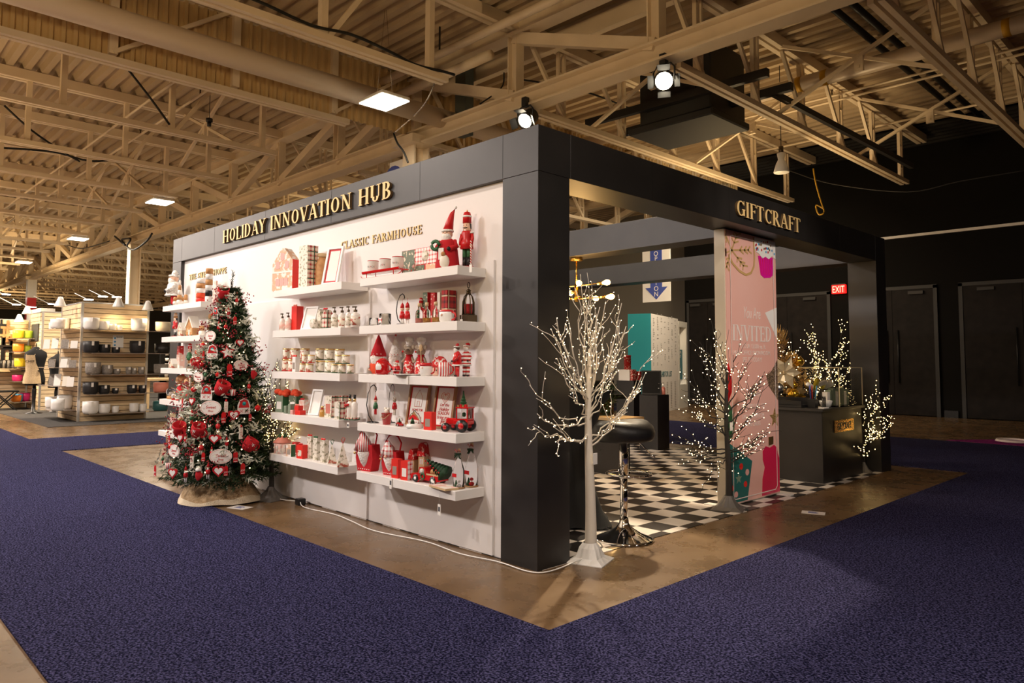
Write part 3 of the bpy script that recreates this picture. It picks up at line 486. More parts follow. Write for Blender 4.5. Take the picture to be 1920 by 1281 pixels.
q = P(693, 60, 1, 3.2); o = thing('dome_camera', 'small black device hanging under the roof above the square lamp', 'device', q); MB().cyl((0, 0, -.04), .05, .06, 12).cyl((0, 0, -.12), .03, .08, 12).build('body', ['black_plastic'], o); MB().tube([(0, 0, .0), (.02, .1, .6), (0, 0, 1.0)], .005).build('cord', ['cable_black'], o)
q = P(210, 170, 0, -10); o = thing('dome_camera', 'small black device under the joists at the left', 'device', (q.x, q.y+1.6, q.z-.15)); MB().cyl((0, 0, 0), .06, .06, 12).cyl((0, 0, -.08), .035, .08, 12).build('body', ['black_plastic'], o); MB().tube([(0, 0, .0), (0, 0, 1.2)], .006).build('cord', ['cable_black'], o)
# ================================================================== THE BLACK STAND
BL, BR, HBZ, HT = 6.18, 5.91, 2.41, 2.70
st = thing('exhibition_stand', 'large black framed exhibition stand with white shelf wall and gold lettering', 'exhibition stand', (0, 0, 0))
for x0, y0, x1, y1 in ((-.317, 0, 0, .29), (-BL, 0, -BL+.28, .29), (-.317, BR-.3, 0, BR), (-BL, BR-.3, -BL+.3, BR)): MB().box(x0, y0, 0, x1, y1, HBZ, bev=.002).build('pillar', ['booth_black'], st)
MB().box(-BL, 0, HBZ+.001, 0, .30, HT, bev=.002).build('header', ['booth_black'], st); MB().box(-.317, .301, HBZ+.001, 0, BR-.301, HT, bev=.002).build('header', ['booth_black'], st)
MB().box(-BL, BR-.30, HBZ+.001, 0, BR, HT, bev=.002).build('header', ['booth_black'], st); MB().box(-BL, .301, HBZ+.001, -BL+.3, BR-.301, HT, bev=.002).build('header', ['booth_black'], st)
MB().box(-BL+.301, 2.93, HBZ+.001, -.318, 3.22, HT, bev=.002).build('cross_beam', ['booth_black'], st)
MB().box(-BL+.281, .04, .0, -.318, .10, HBZ).build('wall_panel', ['wall_white'], st)
MB().box(-4.35, .022, .01, -1.86, .039, 1.80).build('wall_panel', ['wall_white'], st); MB().box(-1.76, .022, .01, -.42, .039, 1.90).build('wall_panel', ['wall_white'], st)
MB().box(-5.88, .022, .01, -4.45, .039, 2.0).build('wall_panel', ['wall_white'], st)
# panel seams in the black cladding
for x in (-.317, -1.2, -2.45, -3.7, -4.93, -5.9): MB().box(x-.0015, -.0012, HBZ+.004, x+.0015, -.0002, HT-.003).build('seam', ['black'], st)
for y in (1.2, 2.3, 3.42, 4.6, 5.6): MB().box(.0002, y-.0015, HBZ+.004, .0012, y+.0015, HT-.003).build('seam', ['black'], st)
sign('HOLIDAY INNOVATION HUB', .135, -4.66, -1.52, 2.482, 0, 'xz', -1, 'gold_face', 'header_sign', 'gold raised lettering HOLIDAY INNOVATION HUB on the black header', .022)
sign('GIFTCRAFT', .135, 2.377, 3.61, 2.475, 0, 'yz', 1, 'gold_face', 'header_sign', 'gold raised lettering GIFTCRAFT on the right header', .022)
sign('CLASSIC FARMHOUSE', .066, -2.34, -1.21, 2.172, .04, 'xz', -1, 'gold_face', 'wall_sign', 'small gold lettering CLASSIC FARMHOUSE on the white wall', .008)
sign('THE SWEET SHOPPE', .064, -5.72, -4.66, 2.17, .04, 'xz', -1, 'gold_face', 'wall_sign', 'small gold lettering THE SWEET SHOPPE above the farthest shelves', .008)
SZ = [1.85, 1.495, 1.14, .785, .43]; CO = {'c3': (-1.63, -.497), 'c2': (-3.025, -1.893), 'c1': (-5.815, -4.68)}; SF = -.22
nm = {'c3': 'right-hand', 'c2': 'middle', 'c1': 'left-hand'}; od = ['top', 'second', 'third', 'fourth', 'lowest']; sh0 = None
for c, (a, b) in CO.items():
    for i, z in enumerate(SZ):
        lab = 'white floating shelf, %s one of the %s column' % (od[i], nm[c])
        if sh0 is None: sh0 = tag(MB().box(0, 0, -.06, 1.133, .242, 0, bev=.002).build('floating_shelf', ['shelf_white'], None, (a, SF, z)), lab, 'shelf', 'white floating shelves')
        else: q = sh0.copy(); COL.objects.link(q); q.location = (a, SF, z); q['label'] = lab
# power cord along the wall foot
cable([(-4.0, -.03, .012), (-3.4, -.10, .012), (-3.2, -.05, .012), (-3.05, -.09, .012), (-2.78, -.07, .03)], .004, 'white cord running from the twig tree to a black adapter', 'enamel_white')
tag(MB().box(-2.80, -.09, 0, -2.73, -.02, .055, bev=.006).build('power_adapter', ['black_plastic']), 'small black power adapter on the floor at the foot of the white wall', 'power adapter')
cable([(-2.74, -.07, .03), (-2.6, -.1, .008), (-2.2, -.06, .008), (-1.9, -.09, .008), (-1.5, -.14, .008), (-1.0, -.06, .008), (-.6, -.09, .008), (-.3, -.04, .008), (-.02, -.05, .008), (.06, .05, .008), (.07, .3, .03), (.04, .55, .05), (.09, .45, .12)], .004, 'long white cord along the wall foot and round the black corner pillar', 'enamel_white')
for px, py, lab in ((450, 952, 'white printed floor sticker beside the tree skirt'), (1525, 962, 'white printed floor sticker at the right of the pink panel')):
    q = P(px, py, 2, 0); o = thing('floor_sticker', lab, 'sticker', (q.x, q.y, 0), R(20)); MB().box(-.09, -.06, 0, .09, .06, .002).build('sheet', ['paper'], o)
    mb = MB()
    for i in range(6): mb.box(-.04, -.03+i*.012, .002, .04-.01*(i % 3), -.024+i*.012, .0025)
    mb.build('print', ['blue_sign'], o)
mat('print_gold', (.55, .36, .14), .5)
# ------------------------------------------------------------------ pink poster light box
PX = -.175; y0, y1 = 2.53, 3.48; LH = 2.405
o = thing('poster_panel', 'tall pink poster panel reading INVITED, standing under the right header', 'display panel', (PX, (y0+y1)/2, 0)); hy = (y1-y0)/2
MB().box(-.105, -hy, .01, -.003, hy, LH, bev=.003).build('casing', ['panel_side'], o); po = MB().box(-.003, -hy+.006, .02, .003, hy-.006, LH-.006).build('poster', ['panel_pink'], o)
MB().box(-.22, -hy-.03, 0, .12, -hy+.05, .012).box(-.22, hy-.05, 0, .12, hy+.03, .012).build('foot_plate', ['enamel_white'], o)
L_ = .0035
def rm(a, b): return (max(-hy+.008, min(hy-.008, a*1.17)), b if b < 1.77 else 2.395-(2.395-b)*.62)
def pp(poly, m_, nm_, lift=0): return MB().prism([rm(a, b) for a, b in poly], L_, L_+.0012+lift, plane='yz').build(nm_, [m_], po)
def disc(y, z, r, m_, nm_, ry=1, lift=0): return pp([(y+r*math.cos(t*math.pi/8), z+r*ry*math.sin(t*math.pi/8)) for t in range(16)], m_, nm_, lift)
def band(pts, w_, m_, nm_, lift=0):
    mb = MB(); pts = [rm(a, b) for a, b in pts]
    for i in range(len(pts)-1):
        (a, b), (c, d) = pts[i], pts[i+1]; l = math.hypot(c-a, d-b) or 1; nx, ny = -(d-b)/l*w_/2, (c-a)/l*w_/2; mb.prism([(a+nx, b+ny), (c+nx, d+ny), (c-nx, d-ny), (a-nx, b-ny)], L_+lift+i*1e-5, L_+.0014+lift, plane='yz')
    return mb.build(nm_, [m_], po)
sf = []
for k in range(6):
    a = R(60*k+12); c_, s_ = math.cos(a), math.sin(a); cy, cz = -.31, 2.12
    sf.append(((cy, cz), (cy+.27*c_, cz+.27*s_)))
    for t in (.12, .19, .25):
        for g in (45, -45): sf.append(((cy+t*c_, cz+t*s_), (cy+t*c_+.075*math.cos(a+R(g)), cz+t*s_+.075*math.sin(a+R(g)))))
mb = MB()
for i, ((a, b), (c, d)) in enumerate(sf):
    (a, b), (c, d) = rm(a, b), rm(c, d); a, c = max(a, -hy+.01), max(c, -hy+.01); b, d = min(b, LH-.012), min(d, LH-.012); l = math.hypot(c-a, d-b)
    if l < .01: continue
    nx, ny = -(d-b)/l*.008, (c-a)/l*.008; mb.prism([(a+nx, b+ny), (c+nx, d+ny), (c-nx, d-ny), (a-nx, b-ny)], L_+i*1e-5, L_+.002, plane='yz')
mb.build('snowflake_print', ['print_gold'], po)
band([(-.36, 2.05), (-.3, 1.93), (-.2, 1.84), (-.1, 1.80), (-.02, 1.84), (.03, 1.95), (.04, 2.1), (.03, 2.38)], .022, 'print_gold', 'ribbon_print', .002)
pp([(.10, 2.12), (.36, 2.14), (.34, 1.86), (.30, 1.82), (.20, 1.80), (.14, 1.84)], 'magenta', 'cupcake_print', .001)
mb = MB()
for i in range(6): mb.prism([rm(*v_) for v_ in ((.125+i*.04, 2.11), (.133+i*.04, 2.11), (.155+i*.028, 1.85), (.150+i*.028, 1.85))], L_, L_+.0032, plane='yz')
mb.build('cupcake_pleats', ['gummy'], po)
pp([(.05, 2.39), (.395, 2.39), (.395, 2.12), (.33, 2.16), (.28, 2.10), (.22, 2.13), (.17, 2.09), (.12, 2.15), (.06, 2.18), (.03, 2.28)], 'white', 'frosting_print', .002)
for m_, n_ in (('red', 9), ('pot_blue', 9), ('gold', 7)):
    mb = MB()
    for i in range(n_):
        cy, cz = rm(random.uniform(.05, .38), random.uniform(2.19, 2.37)); mb.prism([(cy+.012*math.cos(t), cz+.012*math.sin(t)) for t in [k*math.pi/4 for k in range(8)]], L_+.003, L_+.0048, plane='yz')
    mb.build('sprinkle_print', [m_], po)
pp([(.40, 1.76), (.40, 1.76), (.20, 1.70), (.40, 1.46)], 'white', 'card_print')
text('You Are', .15, (.0046, -.02, 1.635), (0, 1, 0), 'print_white', 'script_text', po, shear=.25, width=.62)
gs = thing('tmp', '', '', (0, 0, 0)); tot = sum(GL[c][0]+.03 for c in 'INVITED')*.14; x = -.375; wd = .74/tot
for c in 'INVITED':
    g = glyph(c, .14, x, .0015, wd, 'yz', .0045, 1).build('headline_letter', ['print_white', 'print_white'], po); g.location.z = 1.43; x += (GL[c][0]+.03)*.14*wd
bpy.data.objects.remove(gs)
for t, z, s in (('TO OUR 13,000 sq. ft.', 1.365, .055), ('HEAD OFFICE SHOWROOM,', 1.305, .055), ('SEE IT TODAY!', 1.245, .055), ('PAIGE FW24', .93, .05), ('THE SIMPLE JOY CO.', .83, .05), ('GIFT AND DECOR', .74, .05), ('AND SALES', .67, .05)):
    text(t, s, (.0046, -.02, z), (0, 1, 0), 'print_white', 'body_text', po, width=1.0)
band([(-.34, 2.30), (-.34, .1), (-.32, .06), (.32, .06), (.35, .09), (.35, 2.30), (.33, 2.33), (-.32, 2.33), (-.34, 2.30)], .008, 'print_white', 'border_line', .004)
pp([(-.395, .55), (-.05, .36), (-.13, .03), (-.395, .03)], 'teal_gift', 'gift_print')
for cy, cz, r, m_ in ((-.22, .33, .028, 'red_bright'), (-.13, .27, .028, 'pink'), (-.16, .17, .026, 'red_bright'), (-.30, .1, .026, 'pink'), (-.37, .16, .03, 'red_bright')): disc(cy, cz, r, m_, 'dot_print', lift=.001)
pp([(-.26+(.05 if i % 2 == 0 else .02)*math.cos(R(90+36*i)), .23+(.05 if i % 2 == 0 else .02)*math.sin(R(90+36*i))) for i in range(10)], 'sage', 'star_print', .001)
pp([(.33+(.085 if i % 2 == 0 else .035)*math.cos(R(90+36*i)), .72+(.095 if i % 2 == 0 else .04)*math.sin(R(90+36*i))) for i in range(10)], 'gold_glitter', 'glitter_star_print', .001)
gb = [(.10, .03), (.395, .03), (.395, .34), (.37, .39), (.36, .44), (.31, .47), (.24, .45), (.17, .47), (.12, .43), (.12, .35), (.15, .28), (.11, .18)]
pp(gb, 'gummy', 'gummy_bear_print', .001); pp([(.22, .47), (.3, .48), (.3, .55), (.22, .55)], 'gold', 'ornament_cap_print', .001)
pp([(.28, 1.15), (.395, 1.26), (.395, .88), (.33, .94), (.24, 1.02), (.2, 1.12)], 'bronze_glitter', 'ornament_print', .001); pp([(-.395, .9), (-.33, .82), (-.31, .68), (-.34, .6), (-.395, .56)], 'green', 'bauble_print', .001); pp([(-.395, 1.25), (-.35, 1.15), (-.33, 1.0), (-.395, .9)], 'red', 'bauble_print', .001)
# ------------------------------------------------------------------ bar stool
o = thing('bar_stool', 'black padded swivel bar stool with chrome column and round base', 'stool', (-.12, 1.0, .0), R(0))
MB().lathe([(.205, .002), (.21, .008), (.19, .018), (.12, .045), (.06, .085), (.034, .115), (.03, .15)], 40).build('base', ['chrome'], o)
MB().cyl((0, 0, .13), .027, .30, 20).build('gas_column', ['chrome'], o); MB().cyl((0, 0, .43), .033, .26, 20).lathe([(.036, .425), (.036, .435)], 20).build('column_sleeve', ['chrome'], o)
MB().tube([(.16*math.cos(R(a)), .06+.15*math.sin(R(a)), .44+.01) for a in range(0, 361, 18)], .009, 8).tube([(0, .03, .45), (0, -.09, .45)], .008).build('foot_ring', ['chrome'], o)
MB().tube([(.03, 0, .68), (.09, .06, .68), (.17, .08, .60), (.2, .09, .58)], .006).build('lift_lever', ['chrome'], o)
mb = MB(); n = 32; vs = []; fs = []
prof = [(.02, .0), (.19, .0), (.205, .02), (.212, .05), (.20, .09), (.165, .125), (.08, .135), (.0001, .135)]
for r, z in prof:
    for k in range(n):
        a = 2*math.pi*k/n; d = max(0, math.cos(a+R(135)))*.0; up = (1 if z > .04 else .3)*.028*(r/.2)*max(0, -math.cos(a-R(200)))
        vs.append((r*math.cos(a)*1.0, r*math.sin(a)*1.12, z+.0*up+.02*(abs(math.sin(a))**2)*(r/.2 if z > .04 else 0)-.012))
for i in range(len(prof)-1):
    for k in range(n): fs.append((i*n+k, i*n+(k+1) % n, (i+1)*n+(k+1) % n, (i+1)*n+k))
mb.T = Matrix.Translation((0, 0, .70)); mb._add(vs, fs, 0, True); mb.build('seat', ['black_leather'], o)
# ------------------------------------------------------------------ chandelier
q = Vector((-2.32, 3.05, 2.41)); o = thing('chandelier', 'brass chandelier with bare glowing bulbs under the cross beam', 'chandelier', q)
MB().cyl((0, 0, -.035), .07, .033, 20).build('canopy', ['brass'], o); MB().cyl((0, 0, -.30), .010, .27, 10).build('stem', ['brass'], o); MB().cyl((0, 0, -.50), .024, .2, 14).build('hub', ['brass'], o)
for i, (a, z) in enumerate([(-38, -.32), (-78, -.34), (-30, -.47), (150, -.32), (180, -.47), (110, -.37), (-105, -.48), (60, -.44), (-125, -.40)]):
    a = R(a+44-90+78); l = .34 if i in (0, 1, 2, 3, 4) else .22; dx, dy = math.cos(a), math.sin(a); am = MB().tube([(0, 0, z), (dx*l, dy*l, z)], .006, 6).build('arm', ['brass'], o)
    MB().tube([(dx*l, dy*l, z), (dx*(l+.07), dy*(l+.07), z)], .017, 10).build('bulb_socket', ['brass'], am)
    mb = MB(); mb.T = Matrix.Translation((dx*(l+.07), dy*(l+.07), z))@Vector((dx, dy, 0)).to_track_quat('Z', 'Y').to_matrix().to_4x4(); mb.lathe([(.012, 0), (.022, .03), (.032, .065), (.028, .09), (.012, .108), (1e-5, .112)], 12); mb.build('bulb', ['bulb_amber'], am)
lamp('POINT', 'chandelier_light', q+Vector((0, 0, -.42)), 45, (1, .58, .2), shadow_soft_size=.16)
# ------------------------------------------------------------------ reception counter
o = thing('reception_counter', 'black reception counter with a gold nameplate at the right of the pink panel', 'counter', (0, 0, 0))
a = P(1542, 909, 2, 0); MB().box(-1.25, 4.33, 0, -.12, 5.38, .735, bev=.003).build('body', ['booth_black'], o); MB().box(-1.29, 4.28, .735, -.09, 5.42, .765, bev=.003).build('worktop', ['booth_black'], o)
npl = MB().box(-.12, 4.62, .50, -.112, 5.14, .63, bev=.003).build('nameplate', ['brass'], o); text('GIFTCRAFT', .105, (-.111, 4.88, .527), (0, 1, 0), 'black', 'engraving', npl, width=.68)
CT = .765
ab = thing('acrylic_box', 'clear acrylic box of small packets on the counter', 'box', (-.38, 5.10, CT), 0)
w2, d2, h2 = .26, .32, .42
for b in ((-w2, -d2, 0, -w2+.006, d2, h2), (w2-.006, -d2, 0, w2, d2, h2), (-w2, -d2, 0, w2, -d2+.006, h2), (-w2, d2-.006, 0, w2, d2, h2), (-w2, -d2, 0, w2, d2, .006)): MB().box(*b).build('acrylic_side', ['acrylic'], ab)
mat('acrylic_edge', (.72, .62, .40), .3)
for sx_ in (-w2, w2):
    for sy_ in (-d2, d2): MB().box(sx_-.004, sy_-.004, 0, sx_+.004, sy_+.004, h2).build('edge_strip', ['acrylic_edge'], ab)
MB().box(-w2, -d2-.003, h2-.006, w2, -d2+.003, h2).box(-w2, d2-.003, h2-.006, w2, d2+.003, h2).box(w2-.003, -d2, h2-.006, w2+.003, d2, h2).box(-w2-.003, -d2, h2-.006, -w2+.003, d2, h2).build('top_rim', ['acrylic_edge'], ab)
random.seed(3)
for i in range(8):
    y = 5.02-.29+i*.073; b = tag(MB().box(-.03, -.028, 0, .03, .028, .15+.02*(i % 3), bev=.003).build('packet', ['sage' if i % 3 else 'paper'], None, (-.24, y, CT+.007)), 'small %s packet standing along the front of the acrylic box, %s from the left' % ('sage green' if i % 3 else 'white', ordn[i]), 'packet', 'packets in the acrylic box'); b.rotation_euler = (0, 0, random.uniform(-.2, .2))
for i in range(7):
    b = MB().box(-.02, -.07, 0, .02, .07, .045, bev=.006).build('tube_box', [('white', 'pot_yellow', 'paper')[i % 3]], None, (-.42+.03*(i % 2), 5.02-.26+i*.082, CT+.19+.03*(i % 2))); b.rotation_euler = (R(random.uniform(-50, 50)), 0, R(random.uniform(-20, 20))); tag(b, '%s carton tumbled in the acrylic box behind the packets, %s from the left' % (('white', 'yellow', 'off-white')[i % 3], ordn[i]), 'carton', 'cartons in the acrylic box')
o = thing('serving_tray', 'black slanted tray at the left end of the counter', 'tray', (-.62, 4.42, CT)); MB().box(-.5, -.12, 0, .3, .10, .03, bev=.004).box(-.5, .08, .03, .3, .10, .10).build('base', ['black'], o); MB().box(-.5, -.12, .03, .3, -.1, .07).build('rim', ['black'], o)
o = thing('pen_holder', 'black wire pen holder with blue and red pens', 'pen holder', (-.27, 4.46, CT)); MB().box(-.04, -.04, 0, .04, .04, .09).build('cup', ['wire_black'], o)
for i, (m_, l_) in enumerate((('blue_sign', 'blue'), ('red', 'red'), ('black', 'black'), ('pot_blue', 'light blue'))):
    mb = MB(); mb.tube([(0, 0, 0), (.01*(i-1.5), .01, .14)], .005); tag(mb.build('pen', [m_], None, (-.285+.012*i, 4.45+.008*i, CT+.09)), '%s pen sticking out of the wire holder' % l_, 'pen')
o = thing('card_rack', 'small white and black card rack on the counter edge', 'rack', (-.14, 4.42, CT)); MB().box(-.03, -.06, 0, .03, .06, .012).build('base', ['white'], o)
for s in (-.03, 0, .03): MB().tube([(0, s, .01), (0, s, .1), (0, s+.012, .12), (0, s+.024, .1), (0, s+.024, .01)], .004).build('hoop', ['black'], o)
tag(MB().lathe([(.03, 0), (.05, .01), (.07, .07), (.065, .07), (.045, .015), (1e-5, .012)], 20).build('bowl', ['white_gloss'], None, (-.2, 4.62, CT)), 'small white bowl beside the acrylic box', 'bowl')
# ------------------------------------------------------------------ gold arrangement and dress form behind the counter
dq = Vector((-1.26, 5.64, 0)); o = thing('dress_form', 'black headless dress form behind the gold flowers', 'mannequin', dq)
MB().lathe([(.17, .78), (.15, .92), (.13, 1.0), (.15, 1.12), (.185, 1.28), (.20, 1.36), (.16, 1.43), (.07, 1.47), (.055, 1.52), (.06, 1.53), (1e-5, 1.535)], 24).build('torso', ['black_cloth'], o); MB().cyl((0, 0, .03), .02, .76, 10).lathe([(.2, 0), (.2, .02), (.03, .05)], 20).build('stand', ['black'], o)
gr = thing('gold_arrangement', 'glittering gold and bronze Christmas arrangement with cream poinsettias on the counter', 'flower arrangement', (-.82, 4.74, CT)); gr.scale = (1.2, 1.2, 1.2); random.seed(11)
MB().cyl((0, 0, 0), .09, .1, 14, r2=.11).build('pot', ['black'], gr)
def blades(n_, c, rad, ln, wd_, m_, nm_, par, up=.5, seed=1, zsq=1, kind=None):
    rd = random.Random(seed); mb = MB()
    for _ in range(n_):
        u = Vector((rd.gauss(0, 1), rd.gauss(0, 1), rd.gauss(0, 1)*zsq)).normalized()*rad*rd.uniform(.35, 1); p = Vector(c)+u; d = (u.normalized()+Vector((0, 0, up))+Vector((rd.uniform(-.5, .5), rd.uniform(-.5, .5), rd.uniform(-.5, .5)))).normalized(); l = ln*rd.uniform(.6, 1.2); s_ = d.cross(Vector((rd.random(), rd.random(), rd.random()))).normalized()*wd_
        mb._add([p, p+d*l*.5+s_, p+d*l, p+d*l*.5-s_], [(0, 1, 2, 3)])
    o_ = mb.build(nm_, [m_], par)
    if kind: o_['kind'] = kind
    return o_
blades(900, (-.05, -.1, .50), .20, .03, .010, 'bronze_glitter', 'glitter_foliage', gr, kind='stuff'); blades(900, (.02, .10, .30), .21, .05, .010, 'gold_glitter', 'gold_foliage', gr, seed=2, kind='stuff'); blades(500, (0, -.05, .20), .18, .05, .012, 'gold_glitter', 'low_foliage', gr, seed=3, zsq=.5, kind='stuff'); blades(260, (.0, .02, .56), .10, .12, .006, 'gold_glitter', 'fern_spray', gr, up=2, seed=4, kind='stuff')
def flower(c, r, nrm, m_, nm_, par, n_=6):
    mb = MB(); q_ = Vector(nrm).normalized().to_track_quat('Z', 'Y').to_matrix().to_4x4(); mb.T = Matrix.Translation(c)@q_
    for k in range(n_):
        a = 2*math.pi*k/n_; ca, sa = math.cos(a), math.sin(a); f_ = lambda u, v, z: (u*ca-v*sa, u*sa+v*ca, z)
        mb._add([f_(0, 0, 0), f_(r*.45, r*.24, r*.12), f_(r, 0, -r*.05), f_(r*.45, -r*.24, r*.12), f_(r*.5, 0, r*.05)], [(0, 4, 1), (1, 4, 2), (2, 4, 3), (3, 4, 0)])
    for k in range(5): mb.ball((r*.08*math.cos(k*1.26), r*.08*math.sin(k*1.26), r*.1), r*.06, 6)
    return mb.build(nm_, [m_], par)
fl = flower((.16, -.14, .30), .17, (1, -.8, .1), 'champagne', 'poinsettia', gr); flower((.16, .16, .12), .09, (1, -.6, .3), 'champagne', 'poinsettia', gr); flower((.19, .20, .22), .10, (1, -.7, .2), 'gold', 'star_flower', gr, 5)
for p_, r_, m_ in (((.17, -.3, .16), .06, 'silver'), ((.17, .02, .18), .04, 'gold_bright'), ((.2, -.05, .10), .055, 'gold_bright'), ((.19, .08, .12), .035, 'champagne'), ((.18, .12, .40), .05, 'gold_bright')):
    bb = MB().ball(p_, r_, 14).build('bauble', [m_], gr)
flower((.2, .02, .08), .10, (1, -.7, .6), 'gold_bright', 'gold_leaf_cluster', gr, 4)
mb = MB(); rd = random.Random(5)
for _ in range(110):
    p_ = Vector((rd.uniform(.0, .24), rd.uniform(-.35, .32), rd.uniform(.05, .62))); mb.ball(p_, .0035, 4)
x_ = mb.build('fairy_lights', ['led_warm'], gr); x_['kind'] = 'stuff'
# ================================================================== GOODS ON THE WHITE SHELVES
def at(px, y, z, dy=0): return Vector((X(px, y, z), y, z+.001))
ZS = {1: 1.85, 2: 1.495, 3: 1.14, 4: .785, 5: .43}
def root(name, label, cat, px, y, z, rz=0, group=None): return thing(name, label, cat, at(px, y, z), R(rz), group)
def ht(hpx, px, y, z): return hpx/K(at(px, y, z))
def price_tag(o, p, l=.05, rz=0):
    t = MB(); t.tube([p, (p[0], p[1]-.004, p[2]-.03)], .0012, 4).box(p[0]-.012, p[1]-.006, p[2]-.03-l, p[0]+.012, p[1]-.004, p[2]-.03); t = t.build('price_tag', ['paper'], o); MB().box(p[0]-.008, p[1]-.0068, p[2]-.03-l*.75, p[0]+.008, p[1]-.0061, p[2]-.03-l*.35).build('barcode', ['tag_ink'], t)
def gbox(name, label, px, y, z, wpx, hpx, m_, rz=0, dep=None, side=None, window=False, bow=None, cat='box', group=None, lid=None, tagp=False, gable=False):
    o = root(name, label, cat, px, y, z, rz, group); h = ht(hpx, px, y, z); w_ = wpx/K(at(px, y, z))/1.15; d_ = dep or w_*.8; w2 = w_/2
    mb = MB()
    if side: mb.box(-w2, -d_/2, 0, w2-.001, d_/2, h*(.72 if gable else 1), 0).box(w2-.001, -d_/2, 0, w2, d_/2, h*(.72 if gable else 1), 1)
    else: mb.box(-w2, -d_/2, 0, w2, d_/2, h*(.72 if gable else 1), 0, bev=.0015)
    mb.build('carton', [m_, side] if side else [m_], o)
    if gable: MB().prism([(-w2, h*.72), (w2, h*.72), (0, h)], -d_/2, d_/2).build('gable_top', [m_ if gable is True else gable], o)
    if window: MB().box(-w2*.62, -d_/2-.001, h*.18, w2*.62, -d_/2, h*.62).build('window', [window if isinstance(window, str) else 'glass_pane'], o)
    if lid: MB().box(-w2-.002, -d_/2-.002, h*.86, w2+.002, d_/2+.002, h+.002).build('lid', [lid], o)
    if bow:
        mb = MB()
        for s in (-1, 1): mb.ball((s*.014, -d_/2+.01, h+.008), .014, 8, sc_=(1, .5, .6))
        mb.ball((0, -d_/2+.008, h+.008), .006, 6).build('bow', [bow], o)
    if tagp: price_tag(o, (w2*.5, -d_/2-.002, h*.5), .035)
    return o
mat('glass_pane', (.35, .30, .26), .08)
def pump(label, px, y, z, wpx, hpx, m_, group=None, square=False):
    o = root('pump_bottle', label, 'bottle', px, y, z, 20, group); h = ht(hpx, px, y, z); r = wpx/K(at(px, y, z))/2
    MB().lathe([(r*.9, 0), (r, .004), (r, h*.55), (r*.9, h*.62), (r*.35, h*.68), (r*.35, h*.72)], 4*4 if not square else 4).build('bottle', ['lotion'], o); MB().lathe([(r*1.015, h*.10), (r*1.015, h*.5)], 16).build('printed_label', [m_], o)
    mb = MB().cyl((0, 0, h*.72), r*.4, h*.1, 10); mb.cyl((0, 0, h*.82), r*.12, h*.1, 8).box(-r*.8, -.004, h*.92, r*.25, .004, h*.98).build('pump_head', ['bronze'], o); return o
def tin(label, px, y, z, wpx, hpx, m_='tin_print', zoff=0, group=None):
    k = K(at(px, y, z)); r = wpx/k/2; h = hpx/k; p = at(px, y, z); p.z += zoff
    o = thing('candle_tin', label, 'candle', p, 0, group); MB().lathe([(r*.97, 0), (r, .002), (r, h*.9)], 18).build('tin_body', [m_], o); MB().lathe([(r*1.02, h*.88), (r*1.03, h*.9), (r*1.03, h), (r*.9, h)], 18).build('lid', ['gold'], o); MB().lathe([(r*1.01, h*.02), (r*1.01, h*.1)], 18).build('rim_band', ['red' if 'tin_print' == m_ else 'plaid_red'], o); return h
def frame(label, px, y, z, wpx, hpx, m_='white', inner='paper', rz=0, lean=-12, art=None, mount=None, bw=.02, cf=1.0):
    h = ht(hpx, px, y, z); w_ = wpx/K(at(px, y, z))/cf; o = root('picture_frame', label, 'picture frame', px, y, z, rz); o.rotation_euler = (R(lean), 0, R(rz)); w2 = w_/2
    MB().box(-w2, -.01, 0, -w2+bw, .008, h).box(w2-bw, -.01, 0, w2, .008, h).box(-w2+bw, -.01, 0, w2-bw, .008, bw).box(-w2+bw, -.01, h-bw, w2-bw, .008, h).build('frame_moulding', [m_], o)
    MB().box(-w2+bw, 0, bw, w2-bw, .004, h-bw).build('mount', [mount or inner], o); pr = MB().box(-w2+bw*1.8, -.001, bw*1.8, w2-bw*1.8, 0, h-bw*1.8).build('print', [inner], o)
    if art: art(pr, w2, h)
    MB().beam((0, .01, h*.7), (0, .06, .0), .02, .003).build('easel_leg', ['black'], o); return o
def mug(o, r, h, m_, p=(0, 0, 0), hm=None, s=1):
    MB().lathe([(r*.8, 0), (r, h*.15), (r*1.02, h*.6), (r*.95, h), (r*.86, h), (r*.85, h*.3), (1e-5, h*.25)], 18, p).build('mug_body', [m_], o)
    MB().tube([(p[0]+s*(r*.9+r*.75*math.cos(R(a))), p[1], p[2]+h*.5+h*.33*math.sin(R(a))) for a in range(-90, 91, 18)], r*.13, 6).build('handle', [hm or m_], o)
def face(o, c, r, skin='skin', beard=True, n=None):
    MB().ball(c, r, 14).build('head', [skin], o); mb = MB()
    for s in (-1, 1): mb.ball((c[0]+s*r*.35, c[1]-r*.88, c[2]+r*.2), r*.11, 6)
    mb.build('eyes', ['black'], o); MB().ball((c[0], c[1]-r*1.0, c[2]), r*.18, 8).build('nose', [skin], o)
    if beard: MB().lathe([(r*.12, -r*2.3), (r*.6, -r*1.6), (r*.95, -r*.6), (r*.8, -r*.05)], 12, (c[0], c[1]-r*.32, c[2])).build('beard', ['beard'], o)
